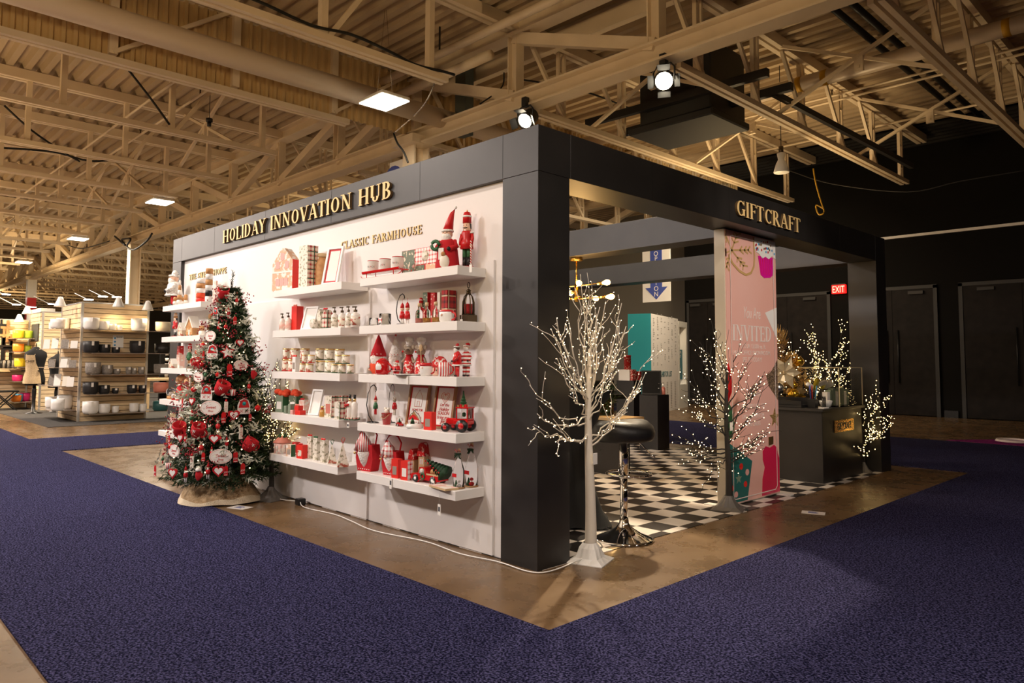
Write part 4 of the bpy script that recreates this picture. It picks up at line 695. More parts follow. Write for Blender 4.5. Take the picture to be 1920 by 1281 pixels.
def santa(label, px, y, z, hpx, coat='red', trou='red', rz=25, hat='red', skin='skin', tall=False, wide=1, group=None, hatmat=None, extra=None, cat='figurine'):
    h = ht(hpx, px, y, z); o = root('santa_figurine', label, cat, px, y, z, rz, group); b = h*(.62 if tall else .78); r = b*.17*wide
    if tall: MB().lathe([(r*1.35, 0), (r*1.4, b*.05), (r*1.15, b*.5), (r*.95, b*.72), (r*.5, b*.80)], 16).build('robe', [coat], o)
    else:
        MB().cyl((-r*.45, 0, 0), r*.42, b*.42, 10, r2=r*.5).build('leg', [trou], o); MB().cyl((r*.45, 0, 0), r*.42, b*.42, 10, r2=r*.5).build('leg', [trou], o)
        for s in (-1, 1): MB().ball((s*r*.45, -r*.15, b*.03), r*.42, 10, sc_=(1, 1.3, .6)).build('boot', ['black'], o)
        MB().lathe([(r*1.15, b*.34), (r*1.1, b*.42), (r*.98, b*.6), (r*.9, b*.72), (r*.4, b*.82)], 16).build('coat', [coat], o)
    MB().lathe([(r*1.22, b*(.0 if tall else .34)), (r*1.27, b*(.03 if tall else .36)), (r*1.2, b*(.06 if tall else .39))], 16).build('coat_trim', ['white_fur'], o)
    for s in (-1, 1):
        MB().tube([(s*r*.85, 0, b*.74), (s*r*1.25, -r*.2, b*.58), (s*r*.8, -r*1.0, b*.50)], r*.28, 8).build('sleeve', [coat], o); MB().ball((s*r*.75, -r*1.1, b*.50), r*.26, 8).build('mitten', ['black' if trou != 'skin' else 'skin'], o)
    hr = r*.62; hc = (0, -r*.1, b*.92); face(o, hc, hr, skin)
    MB().lathe([(hr*1.12, -hr*.05), (hr*1.2, hr*.15), (hr*1.1, hr*.35)], 14, (hc[0], hc[1], hc[2]+hr*.4)).build('hat_brim', ['white_fur'], o)
    top = h-hc[2]-hr*.5
    if tall: mb = MB().tube([(0, 0, hc[2]+hr*.5), (r*.25, 0, hc[2]+hr*.5+top*.4), (r*.55, 0, hc[2]+hr*.5+top*.75), (r*1.0, 0, h)], hr*1.0, 12, r2=.004)
    else: mb = MB().tube([(0, 0, hc[2]+hr*.4), (r*.1, 0, hc[2]+hr*1.1), (r*.5, .0, hc[2]+hr*1.3), (r*.85, 0, hc[2]+hr*.7)], hr*.95, 10, r2=hr*.3)
    mb.build('hat', [hatmat or hat], o); MB().ball((r*1.0 if tall else r*.9, 0, h if tall else hc[2]+hr*.5), hr*.28, 8).build('pompom', ['white_fur'], o)
    if extra: extra(o, r, b, h)
    return o
def nutcracker(label, px, y, z, hpx, rz=25, tunic='red', trou='green', hat='red', face_='skin', group=None, cane=True, big=True):
    h = ht(hpx, px, y, z); o = root('nutcracker', label, 'nutcracker', px, y, z, rz, group); r = h*.10
    MB().cyl((0, 0, 0), r*1.25, h*.03, 14).build('base', ['red_gloss'], o)
    for s in (-1, 1): MB().cyl((s*r*.42, 0, h*.03), r*.36, h*.16, 10).build('boot', ['black'], o); MB().cyl((s*r*.42, 0, h*.19), r*.38, h*.16, 10).build('leg', [trou], o)
    MB().lathe([(r*1.15, h*.33), (r*1.0, h*.45), (r*.75, h*.5), (r*.98, h*.6), (r*.85, h*.63)], 14).build('tunic', [tunic], o); MB().lathe([(r*.86, h*.455), (r*.86, h*.475)], 14).build('belt', ['gold'], o)
    for s in (-1, 1):
        a = MB().tube([(s*r*.98, 0, h*.6), (s*r*1.18, -r*.1, h*.5), (s*r*1.1, -r*.35, h*.40)], r*.27, 8).build('arm', [tunic], o); MB().ball((s*r*1.08, -r*.42, h*.375), r*.25, 8).build('hand', ['skin'], a); MB().lathe([(r*.42, h*.59), (r*.36, h*.62)], 10, (s*r*.95, 0, 0)).build('epaulette', ['white'], a)
    MB().lathe([(r*.62, h*.63), (r*.68, h*.66), (r*.66, h*.77)], 14).build('head', [face_], o); MB().ball((0, -r*.72, h*.70), r*.12, 8).build('nose', [face_], o)
    MB().tube([(-r*.4, -r*.6, h*.69), (-r*.15, -r*.72, h*.68), (0, -r*.74, h*.685), (r*.15, -r*.72, h*.68), (r*.4, -r*.6, h*.69)], r*.07, 6).build('moustache', ['black'], o)
    mb = MB()
    for s in (-1, 1): mb.ball((s*r*.25, -r*.62, h*.73), r*.08, 6)
    mb.build('eyes', ['black'], o); MB().lathe([(r*.5, h*.64), (r*.72, h*.68), (r*.72, h*.76)], 10, (0, r*.12, 0)).build('hair', ['black'], o); MB().ball((0, -r*.55, h*.64), r*.3, 8, sc_=(1, .5, .9)).build('beard', ['beard'], o)
    MB().lathe([(r*.76, h*.77), (r*.72, h*.9), (r*.55, h*.955), (1e-5, h*.975)], 14).build('hat', [hat], o); MB().lathe([(r*.78, h*.87), (r*.8, h*.885), (r*.77, h*.9)], 14).build('hat_band', ['white'], o); MB().ball((0, 0, h*.985), r*.16, 8).build('finial', ['gold'], o)
    if cane: MB().cyl((r*1.12, -r*.5, h*.04), r*.13, h*.42, 8).build('candy_cane', ['candy'], o)
    return o
def gnome(label, px, y, z, wpx, hpx, hat, body, rz=15):
    h = ht(hpx, px, y, z); r = wpx/K(at(px, y, z))/2*.85; o = root('plush_gnome', label, 'plush gnome', px, y, z, rz)
    MB().lathe([(r*.7, 0), (r, h*.1), (r*.9, h*.3), (r*.5, h*.42)], 16).build('body', [body], o)
    for s in (-1, 1): a = MB().tube([(s*r*.6, 0, h*.33), (s*r*1.05, -r*.2, h*.2), (s*r*1.1, -r*.3, h*.12)], r*.2, 8).build('arm', [body], o); MB().ball((s*r*1.1, -r*.32, h*.1), r*.2, 8).build('hand', ['skin'], a)
    MB().lathe([(r*.2, h*.1), (r*.7, h*.26), (r*.85, h*.40), (r*.6, h*.5)], 14, (0, -r*.25, 0)).build('beard', ['white_fur'], o); MB().ball((0, -r*.85, h*.43), r*.2, 8).build('nose', ['skin'], o)
    MB().lathe([(r*.98, h*.43), (r*.95, h*.5), (r*.6, h*.68), (r*.3, h*.86), (r*.06, h*.98)], 16).build('hat', [hat], o); MB().ball((0, 0, h*.985), r*.17, 8).build('pompom', ['white_fur' if hat != 'white_fur' else 'red'], o)
    for k in range(5): MB().ball((r*.93*math.cos(R(-150+30*k)), r*.93*math.sin(R(-150+30*k)), h*.49), .004, 6).build('stitch', ['white' if hat != 'white_fur' else 'red'], o)
    return o
# ---- right-hand column, top shelf
z = ZS[1]; y = -.15
o = root('sled_tray', 'red metal sled tray carrying three white candle cups', 'tray', 722, y, z); k = K(at(722, y, z)); L0 = X(688, y, z)-at(722, y, z).x; L1 = X(757, y, z)-at(722, y, z).x
MB().box(L0, -.045, .033, L1, .045, .043, bev=.003).box(L0, -.048, .04, L1, -.044, .052).build('deck', ['red_gloss'], o)
for s in (-.04, .04): MB().tube([(L0-.02, s, .02), (L0, s, .003), (L1-.02, s, .003), (L1+.02, s, .012), (L1+.04, s, .035)], .003).build('runner', ['red_gloss'], o)
for f_ in (.12, .85):
    for s in (-.04, .04): MB().cyl((L0+(L1-L0)*f_, s, .003), .003, .032, 6).build('strut', ['red_gloss'], o)
MB().tube([(L1, -.045, .045), (L1+.03, -.06, .03), (L1+.05, -.065, .036), (L1+.02, -.06, .05)], .002, 5).build('red_string', ['red'], o)
for px_, t_ in ((699.3, 'PEACE'), (722, 'JOY'), (746, 'NOEL')):
    c_ = root('candle_cup', 'white enamel candle cup lettered %s on the red sled' % t_, 'candle', px_, y, z+.044); r = 21/k/2; MB().lathe([(r*.93, 0), (r, .005), (r, .085), (r*1.03, .088), (r*.93, .088), (r*.9, .07), (1e-5, .07)], 24).build('cup', ['enamel_white'], c_); MB().lathe([(r*1.01, .084), (r*1.05, .087), (r*1.01, .090)], 24).build('rim', ['red'], c_)
    for i, ch in enumerate(t_): a = R(-62+(i-len(t_)/2+.5)*19); text(ch, .018, ((r+.0008)*math.cos(a), (r+.0008)*math.sin(a), .036), (-math.sin(a), math.cos(a), 0), 'red' if i == (1 if len(t_) < 5 else 2) else 'tag_ink', 'letter', c_, ext=.0003)
o = root('gift_book', 'large flat Christmas gift box with gingham and photo squares behind the tall Santa', 'box', 789, .0, z); k = K(at(789, 0, z)); a = X(757, 0, z)-at(789, 0, z).x; b = X(823, 0, z)-at(789, 0, z).x; h = 52/k
MB().box(a, -.02, 0, b, .012, h).build('cover', ['red_print'], o); MB().box(a+.002, -.0215, .002, a+(b-a)*.38, -.02, h-.002).build('green_red_panel', ['green_print'], o); MB().box(a+(b-a)*.40, -.0215, h*.42, b-.003, -.02, h-.003).build('gingham_panel', ['gingham'], o); MB().lathe([(.04, 0), (.04, .0015)], 20, (a+(b-a)*.68, -.0232, h*.7), axis='y').build('wreath_medallion', ['box_print'], o)
for i in range(2): MB().box(a+(b-a)*(.40+.3*i), -.0215, .005, a+(b-a)*(.40+.3*i+.26), -.02, h*.38).build('photo_square', ['ginger_print' if i else 'green_print'], o)
for i in range(2): MB().lathe([(.014, 0), (.014, .003)], 12, (a+(b-a)*.36, -.0245, h*(.15+.22*i)), axis='y').build('round_sticker', ['pink' if i else 'sage'], o)
def sx(o, r, b, h):
    MB().lathe([(r*.42-.0, 0)]*0+[(r*.001, 0)], 3) if 0 else None
    mb = MB(); mb.tube([(-r*.9+r*.48*math.cos(R(a_)), -r*1.25, b*.60+r*.48*math.sin(R(a_))) for a_ in range(0, 361, 30)], r*.2, 8).build('wreath', ['green'], o)
    MB().ball((r*.25, -r*1.15, b*.16), r*.75, 12, sc_=(.8, .7, 1.1)).build('toy_sack', ['cream'], o); MB().ball((r*.2, -r*1.4, b*.36), r*.28, 8).build('teddy', ['ginger'], o); MB().box(-r*.45, -r*1.35, b*.22, r*.2, -r*1.2, b*.52).build('scroll', ['pot_blue' if 0 else 'paper'], o)
santa('tall Santa figure with long red cone hat and green wreath on the top shelf', 839, -.12, z, 116, tall=True, wide=1.35, rz=22, extra=sx, coat='red_felt')
nutcracker('tall red nutcracker with candy cane at the right end of the top shelf', 875, -.06, z, 111, rz=18)
o = root('price_tag', 'white price tag hanging over the right end of the top shelf', 'tag', 883, SF-.004, z-.001); MB().tube([(-.02, .02, .002), (-.01, 0, .004), (0, 0, -.01)], .001, 4).build('string', ['paper'], o); MB().box(-.011, -.004, -.058, .013, -.002, -.01).build('card', ['paper'], o)
# ---- second shelf
z = ZS[2]; y = -.14
tag(MB().lathe([(.03, 0), (.034, .004), (.036, .06), (.033, .06), (.031, .006), (1e-5, .006)], 20).build('glass_votive', ['glass'], None, at(701, y, z)), 'small ribbed glass votive at the left end of the second right-hand shelf', 'candle holder')
o = root('jar_candle', 'cream candle in a lidded glass jar with a red printed label', 'candle', 722, -.13, z); MB().lathe([(.041, 0), (.043, .004), (.043, .085), (.040, .088), (.039, .006), (1e-5, .006)], 20).build('glass_jar', ['glass'], o); MB().cyl((0, 0, .008), .037, .055, 18).build('wax', ['cream'], o); MB().box(-.022, -.0455, .02, .022, -.0435, .055).build('printed_label', ['gingham'], o)
def arch(label, px, y, z, hpx, rz=0, m_='wire_black'):
    h = ht(hpx, px, y, z); o = root('wire_stand', label, 'ornament stand', px, y, z, rz); w_ = h*.28
    MB().tube([(w_*.7*math.cos(R(a)), w_*.45*math.sin(R(a)), .004) for a in range(0, 361, 20)], .0035, 6).build('foot_ring', [m_], o)
    pts = [(-w_*.4, 0, .004)]+[(-w_+w_*1.0*(1-math.cos(R(a))), 0, h*.5-h*.5*math.cos(R(a))) for a in ()]
    pts = [(0, 0, .004), (-w_*.75, 0, h*.18), (-w_*1.1, 0, h*.45), (-w_*.9, 0, h*.75), (-w_*.4, 0, h*.95), (w_*.1, 0, h), (w_*.45, 0, h*.93), (w_*.5, 0, h*.86), (w_*.38, 0, h*.82)]
    MB().tube(pts, .004, 6).build('arched_wire', [m_], o); return o, w_*.42, h
def mini(o_, label, p, hh, kind, rz=0, cat='ornament', group=None, name=None):
    """a small hanging ornament figure; p is the top of its loop"""
    o = thing(name or {'nut': 'nutcracker_ornament', 'elf': 'elf_ornament', 'mouse': 'mouse_ornament', 'gnome': 'gnome_ornament', 'santa': 'santa_ornament', 'bear': 'bear_ornament'}[kind], label, cat, p, rz, group); r = hh*.13
    MB().tube([(0, 0, 0), (0, 0, -hh*.18)], .0012, 4).build('loop', ['red'], o); b = -hh*1.18
    c1, c2, ch = {'nut': ('red', 'white', 'red'), 'elf': ('green', 'red', 'red'), 'mouse': ('red', 'cream', 'mouse_felt'), 'gnome': ('red_felt', 'white', 'red_felt'), 'santa': ('red', 'black', 'red'), 'bear': ('green', 'cream', 'cream')}[kind]
    for s in (-1, 1): MB().cyl((s*r*.45, 0, b), r*.28, hh*.36, 8).build('leg', [c2], o)
    MB().lathe([(r*1.0, hh*.3), (r*.95, hh*.45), (r*.6, hh*.62)], 10, (0, 0, b)).build('body', [c1], o)
    for s in (-1, 1): MB().tube([(s*r*.6, 0, b+hh*.58), (s*r*1.1, 0, b+hh*.42)], r*.25, 6).build('arm', [c1], o)
    MB().ball((0, 0, b+hh*.72), r*.72, 10).build('head', ['skin' if kind in ('nut', 'elf', 'gnome', 'santa') else ch], o)
    if kind in ('mouse', 'bear'):
        for s in (-1, 1): MB().ball((s*r*.6, 0, b+hh*.83), r*.38, 8, sc_=(1, .5, 1)).build('ear', [ch], o)
    else: MB().lathe([(r*.75, 0), (r*.6 if kind == 'nut' else r*.4, hh*.14), (.001, hh*.25)], 10, (0, 0, b+hh*.76)).build('hat', [ch], o)
    if kind in ('gnome', 'santa'): MB().ball((0, -r*.4, b+hh*.62), r*.55, 8, sc_=(1, .7, 1.3)).build('beard', ['beard'], o)
    return o
s_, hx, hh_ = arch('black wire arch stand with two hanging nutcrackers, second right-hand shelf', 753, -.14, z, 58); p0 = s_.location
mini(0, 'small nutcracker ornament hanging left on the black wire arch', (p0.x+hx-.02, p0.y-.0, p0.z+hh_*.84), .16, 'nut'); mini(0, 'small nutcracker ornament hanging right on the black wire arch', (p0.x+hx+.035, p0.y+.005, p0.z+hh_*.86), .17, 'nut')
nutcracker('small red nutcracker behind the corked bottles', 789, -.06, z, 52, rz=20, cane=False)
for i, (px_, m_) in enumerate(((786, 'red'), (800, 'green'), (817, 'pale_wood'))):
    o = root('cork_bottle', ('clear corked bottle with red sticks, leftmost of three', 'clear corked bottle with amber oil, middle of three', 'clear corked bottle, rightmost of three')[i], 'bottle', px_, -.17, z, 0, 'corked bottles'); r = 7.5/K(at(px_, -.17, z))
    MB().lathe([(r*.95, 0), (r, .003), (r, .065), (r*.8, .085), (r*.35, .095), (r*.35, .115)], 16).build('glass_body', ['glass'], o); MB().cyl((0, 0, .113), r*.45, .025, 10).build('cork', ['pale_wood'], o); MB().cyl((0, 0, .004), r*.85, .03, 14).build('liquid', ['amber' if i else 'rose'], o)
gbox('gift_carton', 'tall green and red carton behind the corked bottles', 803, -.02, z, 16, 60, 'green_print', 0, .06, 'red'); gbox('gift_carton', 'tall red carton with pale lettering, second right-hand shelf', 817, -.02, z, 14, 59, 'red_print', 0, .06); gbox('gift_carton', 'tall cream panel of the plaid gift pack', 828, -.02, z, 10, 60, 'cream', 0, .06); gbox('gift_carton', 'tall dark red plaid carton left of the lantern', 841, -.03, z, 19, 62, 'plaid_dark', 0, .08)
o = root('santa_mug', 'white Santa face mug in front of the plaid carton', 'mug', 837, -.15, z, 10); mug(o, .048, .078, 'white_gloss', (0, 0, 0), 'red_gloss'); MB().lathe([(.047, .066), (.049, .07), (.047, .08)], 18).build('red_rim', ['red_gloss'], o); MB().ball((0, -.048, .045), .009, 8).build('nose', ['skin'], o)
o = root('lantern', 'black metal lantern with arched glass sides and red candle', 'lantern', 878, -.04, z); h = ht(76, 878, -.04, z); r = 12/K(at(878, -.04, z))
MB().box(-r, -r, 0, r, r, h*.18, bev=.003).build('base', ['bronze'], o); MB().box(-r*.75, -r*.75, h*.19, r*.75, r*.75, h*.21).build('floor_plate', ['bronze'], o)
mb = MB()
for a in range(8): a = R(45*a+22); mb.tube([(r*.95*math.cos(a), r*.95*math.sin(a), h*.18), (r*.95*math.cos(a), r*.95*math.sin(a), h*.5), (r*.7*math.cos(a), r*.7*math.sin(a), h*.63), (r*.3*math.cos(a), r*.3*math.sin(a), h*.70)], .004, 5)
mb.build('cage_bars', ['bronze'], o); MB().lathe([(r*.88, h*.19), (r*.88, h*.5), (r*.64, h*.63), (r*.3, h*.69)], 16).build('glass', ['glass'], o); MB().cyl((0, 0, h*.2), r*.5, h*.25, 14).build('candle', ['red'], o)
MB().lathe([(r*.35, h*.69), (r*.4, h*.72), (r*.3, h*.76), (r*.45, h*.78), (r*.1, h*.83)], 14).build('chimney_cap', ['bronze'], o); MB().tube([(r*.28*math.sin(R(a)), 0, h*.92-h*.07*math.cos(R(a))) for a in range(0, 361, 30)], .003, 6).build('ring', ['wire_black'], o); price_tag(o, (-r*.3, -r-.002, h*.18), .03)
# ---- third shelf
z = ZS[3]
gnome('red-hatted plush gnome at the left end of the third right-hand shelf', 709, -.05, z, 36, 75, 'red_felt', 'orange_felt'); gnome('white-hatted plush gnome with pink nose behind the little Santa', 741, -.03, z, 30, 74, 'white_fur', 'white_fur')
o = root('santa_mug', 'big red Santa teapot mug in front of the red-hatted gnome', 'mug', 717, -.17, z, 15); r = 13/K(at(717, -.17, z)); mug(o, r, r*1.9, 'red_gloss'); MB().ball((0, -r*.75, r*1.05), r*.62, 12, sc_=(1, .5, 1.15)).build('beard', ['white_gloss'], o); MB().ball((0, -r*.85, r*1.55), r*.3, 10, sc_=(1.3, .5, .6)).build('face', ['skin'], o); MB().lathe([(r*.9, r*1.85), (r*.6, r*2.2), (.001, r*2.4)], 14).build('hat_lid', ['red_gloss'], o)
santa('tiny ceramic Santa between the gnomes and the mice', 743, -.16, z, 27, rz=10, wide=2.0)
tag(MB().lathe([(.04, 0), (.1, .004), (.105, .01), (.09, .008), (1e-5, .006)], 24).build('serving_dish', ['white_gloss'], None, at(765, -.17, z)), 'flat white ceramic dish in front of the chef mice', 'dish'); o = root('price_tag', 'white price tag hanging from the third right-hand shelf', 'tag', 764, SF-.004, z-.001); MB().box(-.01, -.003, -.06, .012, -.001, .0).build('card', ['paper'], o)
def mouse(label, px, y, z, hpx, rz):
    h = ht(hpx, px, y, z); o = root('chef_mouse', label, 'plush mouse', px, y, z, rz); r = h*.14
    MB().lathe([(r*1.0, 0), (r*1.1, h*.1), (r*.8, h*.4), (r*.45, h*.52)], 14).build('body', ['red_felt'], o); MB().lathe([(r*1.06, 0), (r*1.16, h*.1), (r*.9, h*.33), (r*.8, h*.36)], 9, (0, -r*.12, 0)).build('apron', ['knit'], o)
    hd = MB(); hd.ball((0, 0, h*.62), r*.85, 12); hd.T = Matrix.Translation((0, -r*.6, h*.60)); hd.lathe([(r*.6, 0), (r*.12, -r*1.5)], 10, axis='y'); hd.T = Matrix(); hd.build('head', ['mouse_felt'], o); MB().ball((0, -r*2.15, h*.60), r*.2, 8).build('nose', ['red'], o)
    for s in (-1, 1): MB().ball((s*r*.8, 0, h*.72), r*.5, 10, sc_=(1, .35, 1)).build('ear', ['mouse_felt'], o); MB().ball((s*r*.4, -r*.95, h*.66), r*.09, 6).build('eye', ['black'], o); MB().tube([(s*r*.6, 0, h*.46), (s*r*1.3, -r*.5, h*.32)], r*.24, 8).build('arm', ['mouse_felt'], o)
    MB().lathe([(r*.55, h*.74), (r*.6, h*.82), (r*.9, h*.88), (r*.8, h*.96), (1e-5, h)], 12).build('chef_hat', ['white_fur'], o); MB().lathe([(r*.6, h*.48), (r*.7, h*.5), (r*.55, h*.53)], 10).build('scarf', ['red_felt'], o); return o
mouse('plush mouse in a chef hat and red heart apron, left of two', 767, -.07, z, 72, 20); o = mouse('plush mouse in a chef hat holding a wooden spoon, right of two', 789, -.06, z, 72, 25); MB().tube([(.03, -.05, .06), (.03, -.06, .17)], .004).ball((.03, -.06, .19), .02, 8, sc_=(.8, .3, 1.3)).build('wooden_spoon', ['pale_wood'], o)
o = root('santa_mug', 'white ceramic Santa mug with red handle beside the spoon mouse', 'mug', 799, -.17, z, 15); r = 12/K(at(799, -.17, z)); mug(o, r, r*2.0, 'white_gloss', (0, 0, 0), 'red_gloss'); MB().lathe([(r*1.03, r*1.5), (r*1.0, r*2.02)], 18).build('hat_band', ['red_gloss'], o); MB().ball((0, -r*1.0, r*1.25), r*.16, 8).build('nose', ['skin'], o)
o = root('santa_plate', 'dome-shaped Santa beanie plate standing behind the striped mug', 'plate', 824, -.06, z, 12); r = 18/K(at(824, -.06, z)); MB().prism([(r*math.cos(R(a)), r*1.0+r*1.15*math.sin(R(a))*.9) for a in range(0, 181, 12)], -.008, .008).build('beanie', ['knit'], o); MB().box(-r*1.02, -.012, r*.85, r*1.02, .01, r*1.1, bev=.006).build('beanie_cuff', ['red_gloss'], o); MB().box(-r*.95, -.008, r*.0, r*.95, .008, r*.85, bev=.006).build('face', ['skin'], o)
for s in (-1, 1): MB().ball((s*r*.3, -.01, r*.55), r*.07, 6).build('eye', ['black'], o)
o = root('striped_mug', 'red and white striped mug in front of the beanie plate', 'mug', 833, -.17, z, 15); r = 12.5/K(at(833, -.17, z)); mug(o, r, r*2.1, 'stripe_rw', (0, 0, 0), 'red_gloss')
santa('dark-skinned Santa figurine in a red suit, left of the pair', 857, -.13, z, 74, rz=-30, skin='skin_dark', wide=.85, coat='red_gloss', trou='red_gloss'); santa('Santa figurine in red and white striped pyjamas, right of the pair', 874, -.06, z, 76, rz=30, coat='stripe_rw_h', trou='stripe_rw_h', wide=.8)
# ---- fourth shelf
z = ZS[4]
s_, hx, hh_ = arch('large black wire arch stand at the left end of the fourth right-hand shelf', 699, -.16, z, 71); p0 = s_.location; mini(0, 'elf ornament in green hanging from the large wire arch', (p0.x+hx, p0.y, p0.z+hh_*.82), .14, 'elf')
s_, hx, hh_ = arch('slim black wire stand holding a mouse in a red dress', 735, -.06, z, 73); s_.scale = (.5, .5, 1); p0 = s_.location; mini(0, 'plush mouse in a red dress hanging from the slim wire stand', (p0.x+hx*.5+.012, p0.y, p0.z+hh_*.82), .15, 'mouse')
o = root('red_bucket', 'little red bucket with a mouse peeking out', 'bucket', 725, -.16, z); r = 10.5/K(at(725, -.16, z)); MB().lathe([(r*.7, 0), (r, r*2.0), (r*1.06, r*2.02), (r*.95, r*1.95), (r*.9, r*1.6), (1e-5, r*1.6)], 18).build('pail', ['red_gloss'], o); MB().ball((0, 0, r*2.3), r*.5, 10).build('mouse_head', ['cream'], o)
for s in (-1, 1): MB().ball((s*r*.5, 0, r*2.75), r*.3, 8).build('mouse_ear', ['cream'], o)
MB().tube([(-r, -.005, r*1.9), (-r*.6, -r*.9, r*1.2), (r*.6, -r*.9, r*1.1), (r, -.005, r*1.9)], .002).build('rope', ['pale_wood'], o)
def car(name, label, px, y, z, wpx, m_, rz, truck=True, globe=False, cf=1.0):
    L_ = wpx/K(at(px, y, z))/cf; o = root(name, label, 'toy car', px, y, z, rz); wd = L_*.36; hh = L_*.22; wr = L_*.095
    MB().prism([(-L_*.5, wr*.8), (L_*.5, wr*.8), (L_*.5, hh*.95), (L_*.08, hh*.95), (L_*.02, hh*1.75), (-L_*.18, hh*1.75), (-L_*.24, hh*1.05), (-L_*.45, hh*.98), (-L_*.5, hh*.7)], -wd/2, wd/2).build('bodywork', [m_], o)
    for s in (-1, 1): MB().prism([(-L_*.2, hh*1.05), (.0, hh*1.05), (-L_*.005, hh*1.6), (-L_*.16, hh*1.6)], s*wd*.5, s*wd*.515).build('side_window', ['glass_pane'], o)
    for x_ in (-L_*.31, L_*.31):
        for s in (-1, 1): w_ = MB().lathe([(wr, -.006), (wr, .006), (wr*.5, .007), (wr*.45, .004), (.001, .004)][::1], 16, (x_, s*wd*.5, wr), axis='y').build('wheel', ['black'], o); MB().lathe([(wr*.42, -.009), (wr*.42, .009)], 12, (x_, s*wd*.5, wr), axis='y').build('hubcap', ['white'], w_); MB().ball((x_, s*wd*.42, wr*1.1), wr*1.35, 10, sc_=(1, .35, 1)).build('mudguard', [m_], o)
    for s in (-1, 1): MB().ball((-L_*.5, s*wd*.3, hh*.75), wr*.3, 8).build('headlight', ['cream'], o)
    MB().box(-L_*.53, -wd*.45, wr*.6, -L_*.5, wd*.45, wr*.9).build('bumper', ['silver'], o); return o, L_, hh, wd
o, L_, hh, wd = car('toy_truck', 'tiny red truck carrying a glass snow globe', 749, -.16, z, 22, 'red_gloss', -20); MB().ball((0, 0, hh*1.6+L_*.2), L_*.28, 14).build('glass_globe', ['glass'], o); MB().lathe([(L_*.1, 0), (.001, L_*.3)], 8, (0, 0, hh*1.5)).build('tiny_tree', ['green'], o)
def house_art(o, w2, h):
    def ln(pts): MB().tube([(a, -.002, b) for a, b in pts], .0016, 4).build('line_art', ['salmon'], o)
    ln([(-w2*.35, h*.45), (-w2*.35, h*.68), (0, h*.86), (w2*.35, h*.68), (w2*.35, h*.45), (-w2*.35, h*.45)]); ln([(-w2*.12, h*.45), (-w2*.12, h*.58), (w2*.12, h*.58), (w2*.12, h*.45)]); text('HOME FOR', .026, (0, -.002, h*.34), (1, 0, 0), 'red', 'print_text', o, width=.8); text('the', .03, (0, -.002, h*.25), (1, 0, 0), 'red', 'print_text', o, shear=.3); text('HOLIDAYS', .026, (0, -.002, h*.15), (1, 0, 0), 'red', 'print_text', o, width=.8)
def heart_art(o, w2, h):
    MB().tube([(w2*.4*math.sin(R(a))**3, -.002, h*.70+w2*.028*(13*math.cos(R(a))-5*math.cos(R(2*a))-2*math.cos(R(3*a))-math.cos(R(4*a)))) for a in range(0, 361, 15)], .002, 4).build('heart_line', ['salmon'], o); MB().tube([(w2*.25*math.sin(R(a))**3, -.002, h*.70+w2*.018*(13*math.cos(R(a))-5*math.cos(R(2*a))-2*math.cos(R(3*a))-math.cos(R(4*a)))) for a in range(0, 361, 15)], .0016, 4).build('heart_line', ['salmon'], o)
    for t, zz, sh in (('Let the', .50, .3), ('Holiday', .40, .3), ('SEASON', .31, 0), ('bring you', .22, .3), ('Joy', .13, .3)): text(t, .032, (0, -.002, h*zz), (1, 0, 0), 'red', 'print_text', o, shear=sh, width=.9)
frame('brown wooden frame with a red line drawing of a house', 779, -.055, z, 50, 78, 'wood', 'paper', 8, -10, house_art, 'red', .014, .95); frame('brown wooden frame with a heart and Holiday Season writing', 828, -.075, z, 50, 84, 'wood', 'paper', 8, -10, heart_art, 'red', .014, .95)
o = root('glass_dome', 'white based glass dome with a little tree, before the first wooden frame', 'snow globe', 777, -.17, z, 0); r = 15/K(at(777, -.17, z)); MB().lathe([(r*1.0, 0), (r*1.1, .006), (r, .022), (r*.85, .03)], 20).build('base', ['white_gloss'], o); MB().lathe([(r*.8, .03), (r*.85, r*.9), (r*.6, r*1.6), (r*.2, r*1.95), (r*.12, r*2.15), (.001, r*2.2)], 20).build('dome', ['glass'], o); MB().lathe([(r*.25, .03), (.002, r*1.2)], 10, (-r*.3, 0, 0)).build('tiny_tree', ['green'], o)
gbox('ornament_box', 'small red boxed ornament between the two wooden frames', 806, -.17, z, 23, 33, 'red_bright', 8, .045, 'red_bright', 'glass_pane')
# tractor
o = root('toy_tractor', 'red toy tractor with a Christmas tree on its roof', 'toy tractor', 861, -.10, z, 20); k = K(at(861, -.10, z)); W_ = 50/k; 
MB().box(-.02, -.05, .045, .085, .05, .075, bev=.006).build('chassis', ['red_gloss'], o); cb = MB().box(.0, -.042, .075, .085, .042, .085).box(-.004, -.046, .15, .09, .046, .16, bev=.003)
for x_ in (.002, .08):
    for s in (-.038, .038): cb.box(x_-.003, s-.003, .08, x_+.003, s+.003, .152)
cb.build('cab', ['red_gloss'], o); MB().box(.006, -.038, .086, .078, .038, .15).build('cab_glass', ['glass'], o); MB().ball((.04, 0, .11), .016, 8).build('driver', ['green'], o); MB().box(-.09, -.028, .04, -.0, .028, .085, bev=.01).build('bonnet', ['red_gloss'], o)
for x_, r_, s_ in ((-.07, .028, 1), (-.07, .028, -1), (.05, .04, 1), (.05, .04, -1)): w_ = MB().lathe([(r_, -.012), (r_, .012)], 18, (x_, s_*.055, r_), axis='y').build('wheel', ['black'], o); MB().lathe([(r_*.5, -.014), (r_*.5, .014)], 12, (x_, s_*.055, r_), axis='y').build('wheel_hub', ['red_gloss'], w_)
mb = MB(); mb.T = Matrix.Translation((.03, 0, .165)); [mb.lathe([(.03-.006*i, .012*i*1.4), (.004, .012*i*1.4+.03)], 10) for i in range(5)]; mb.build('roof_tree', ['green'], o)
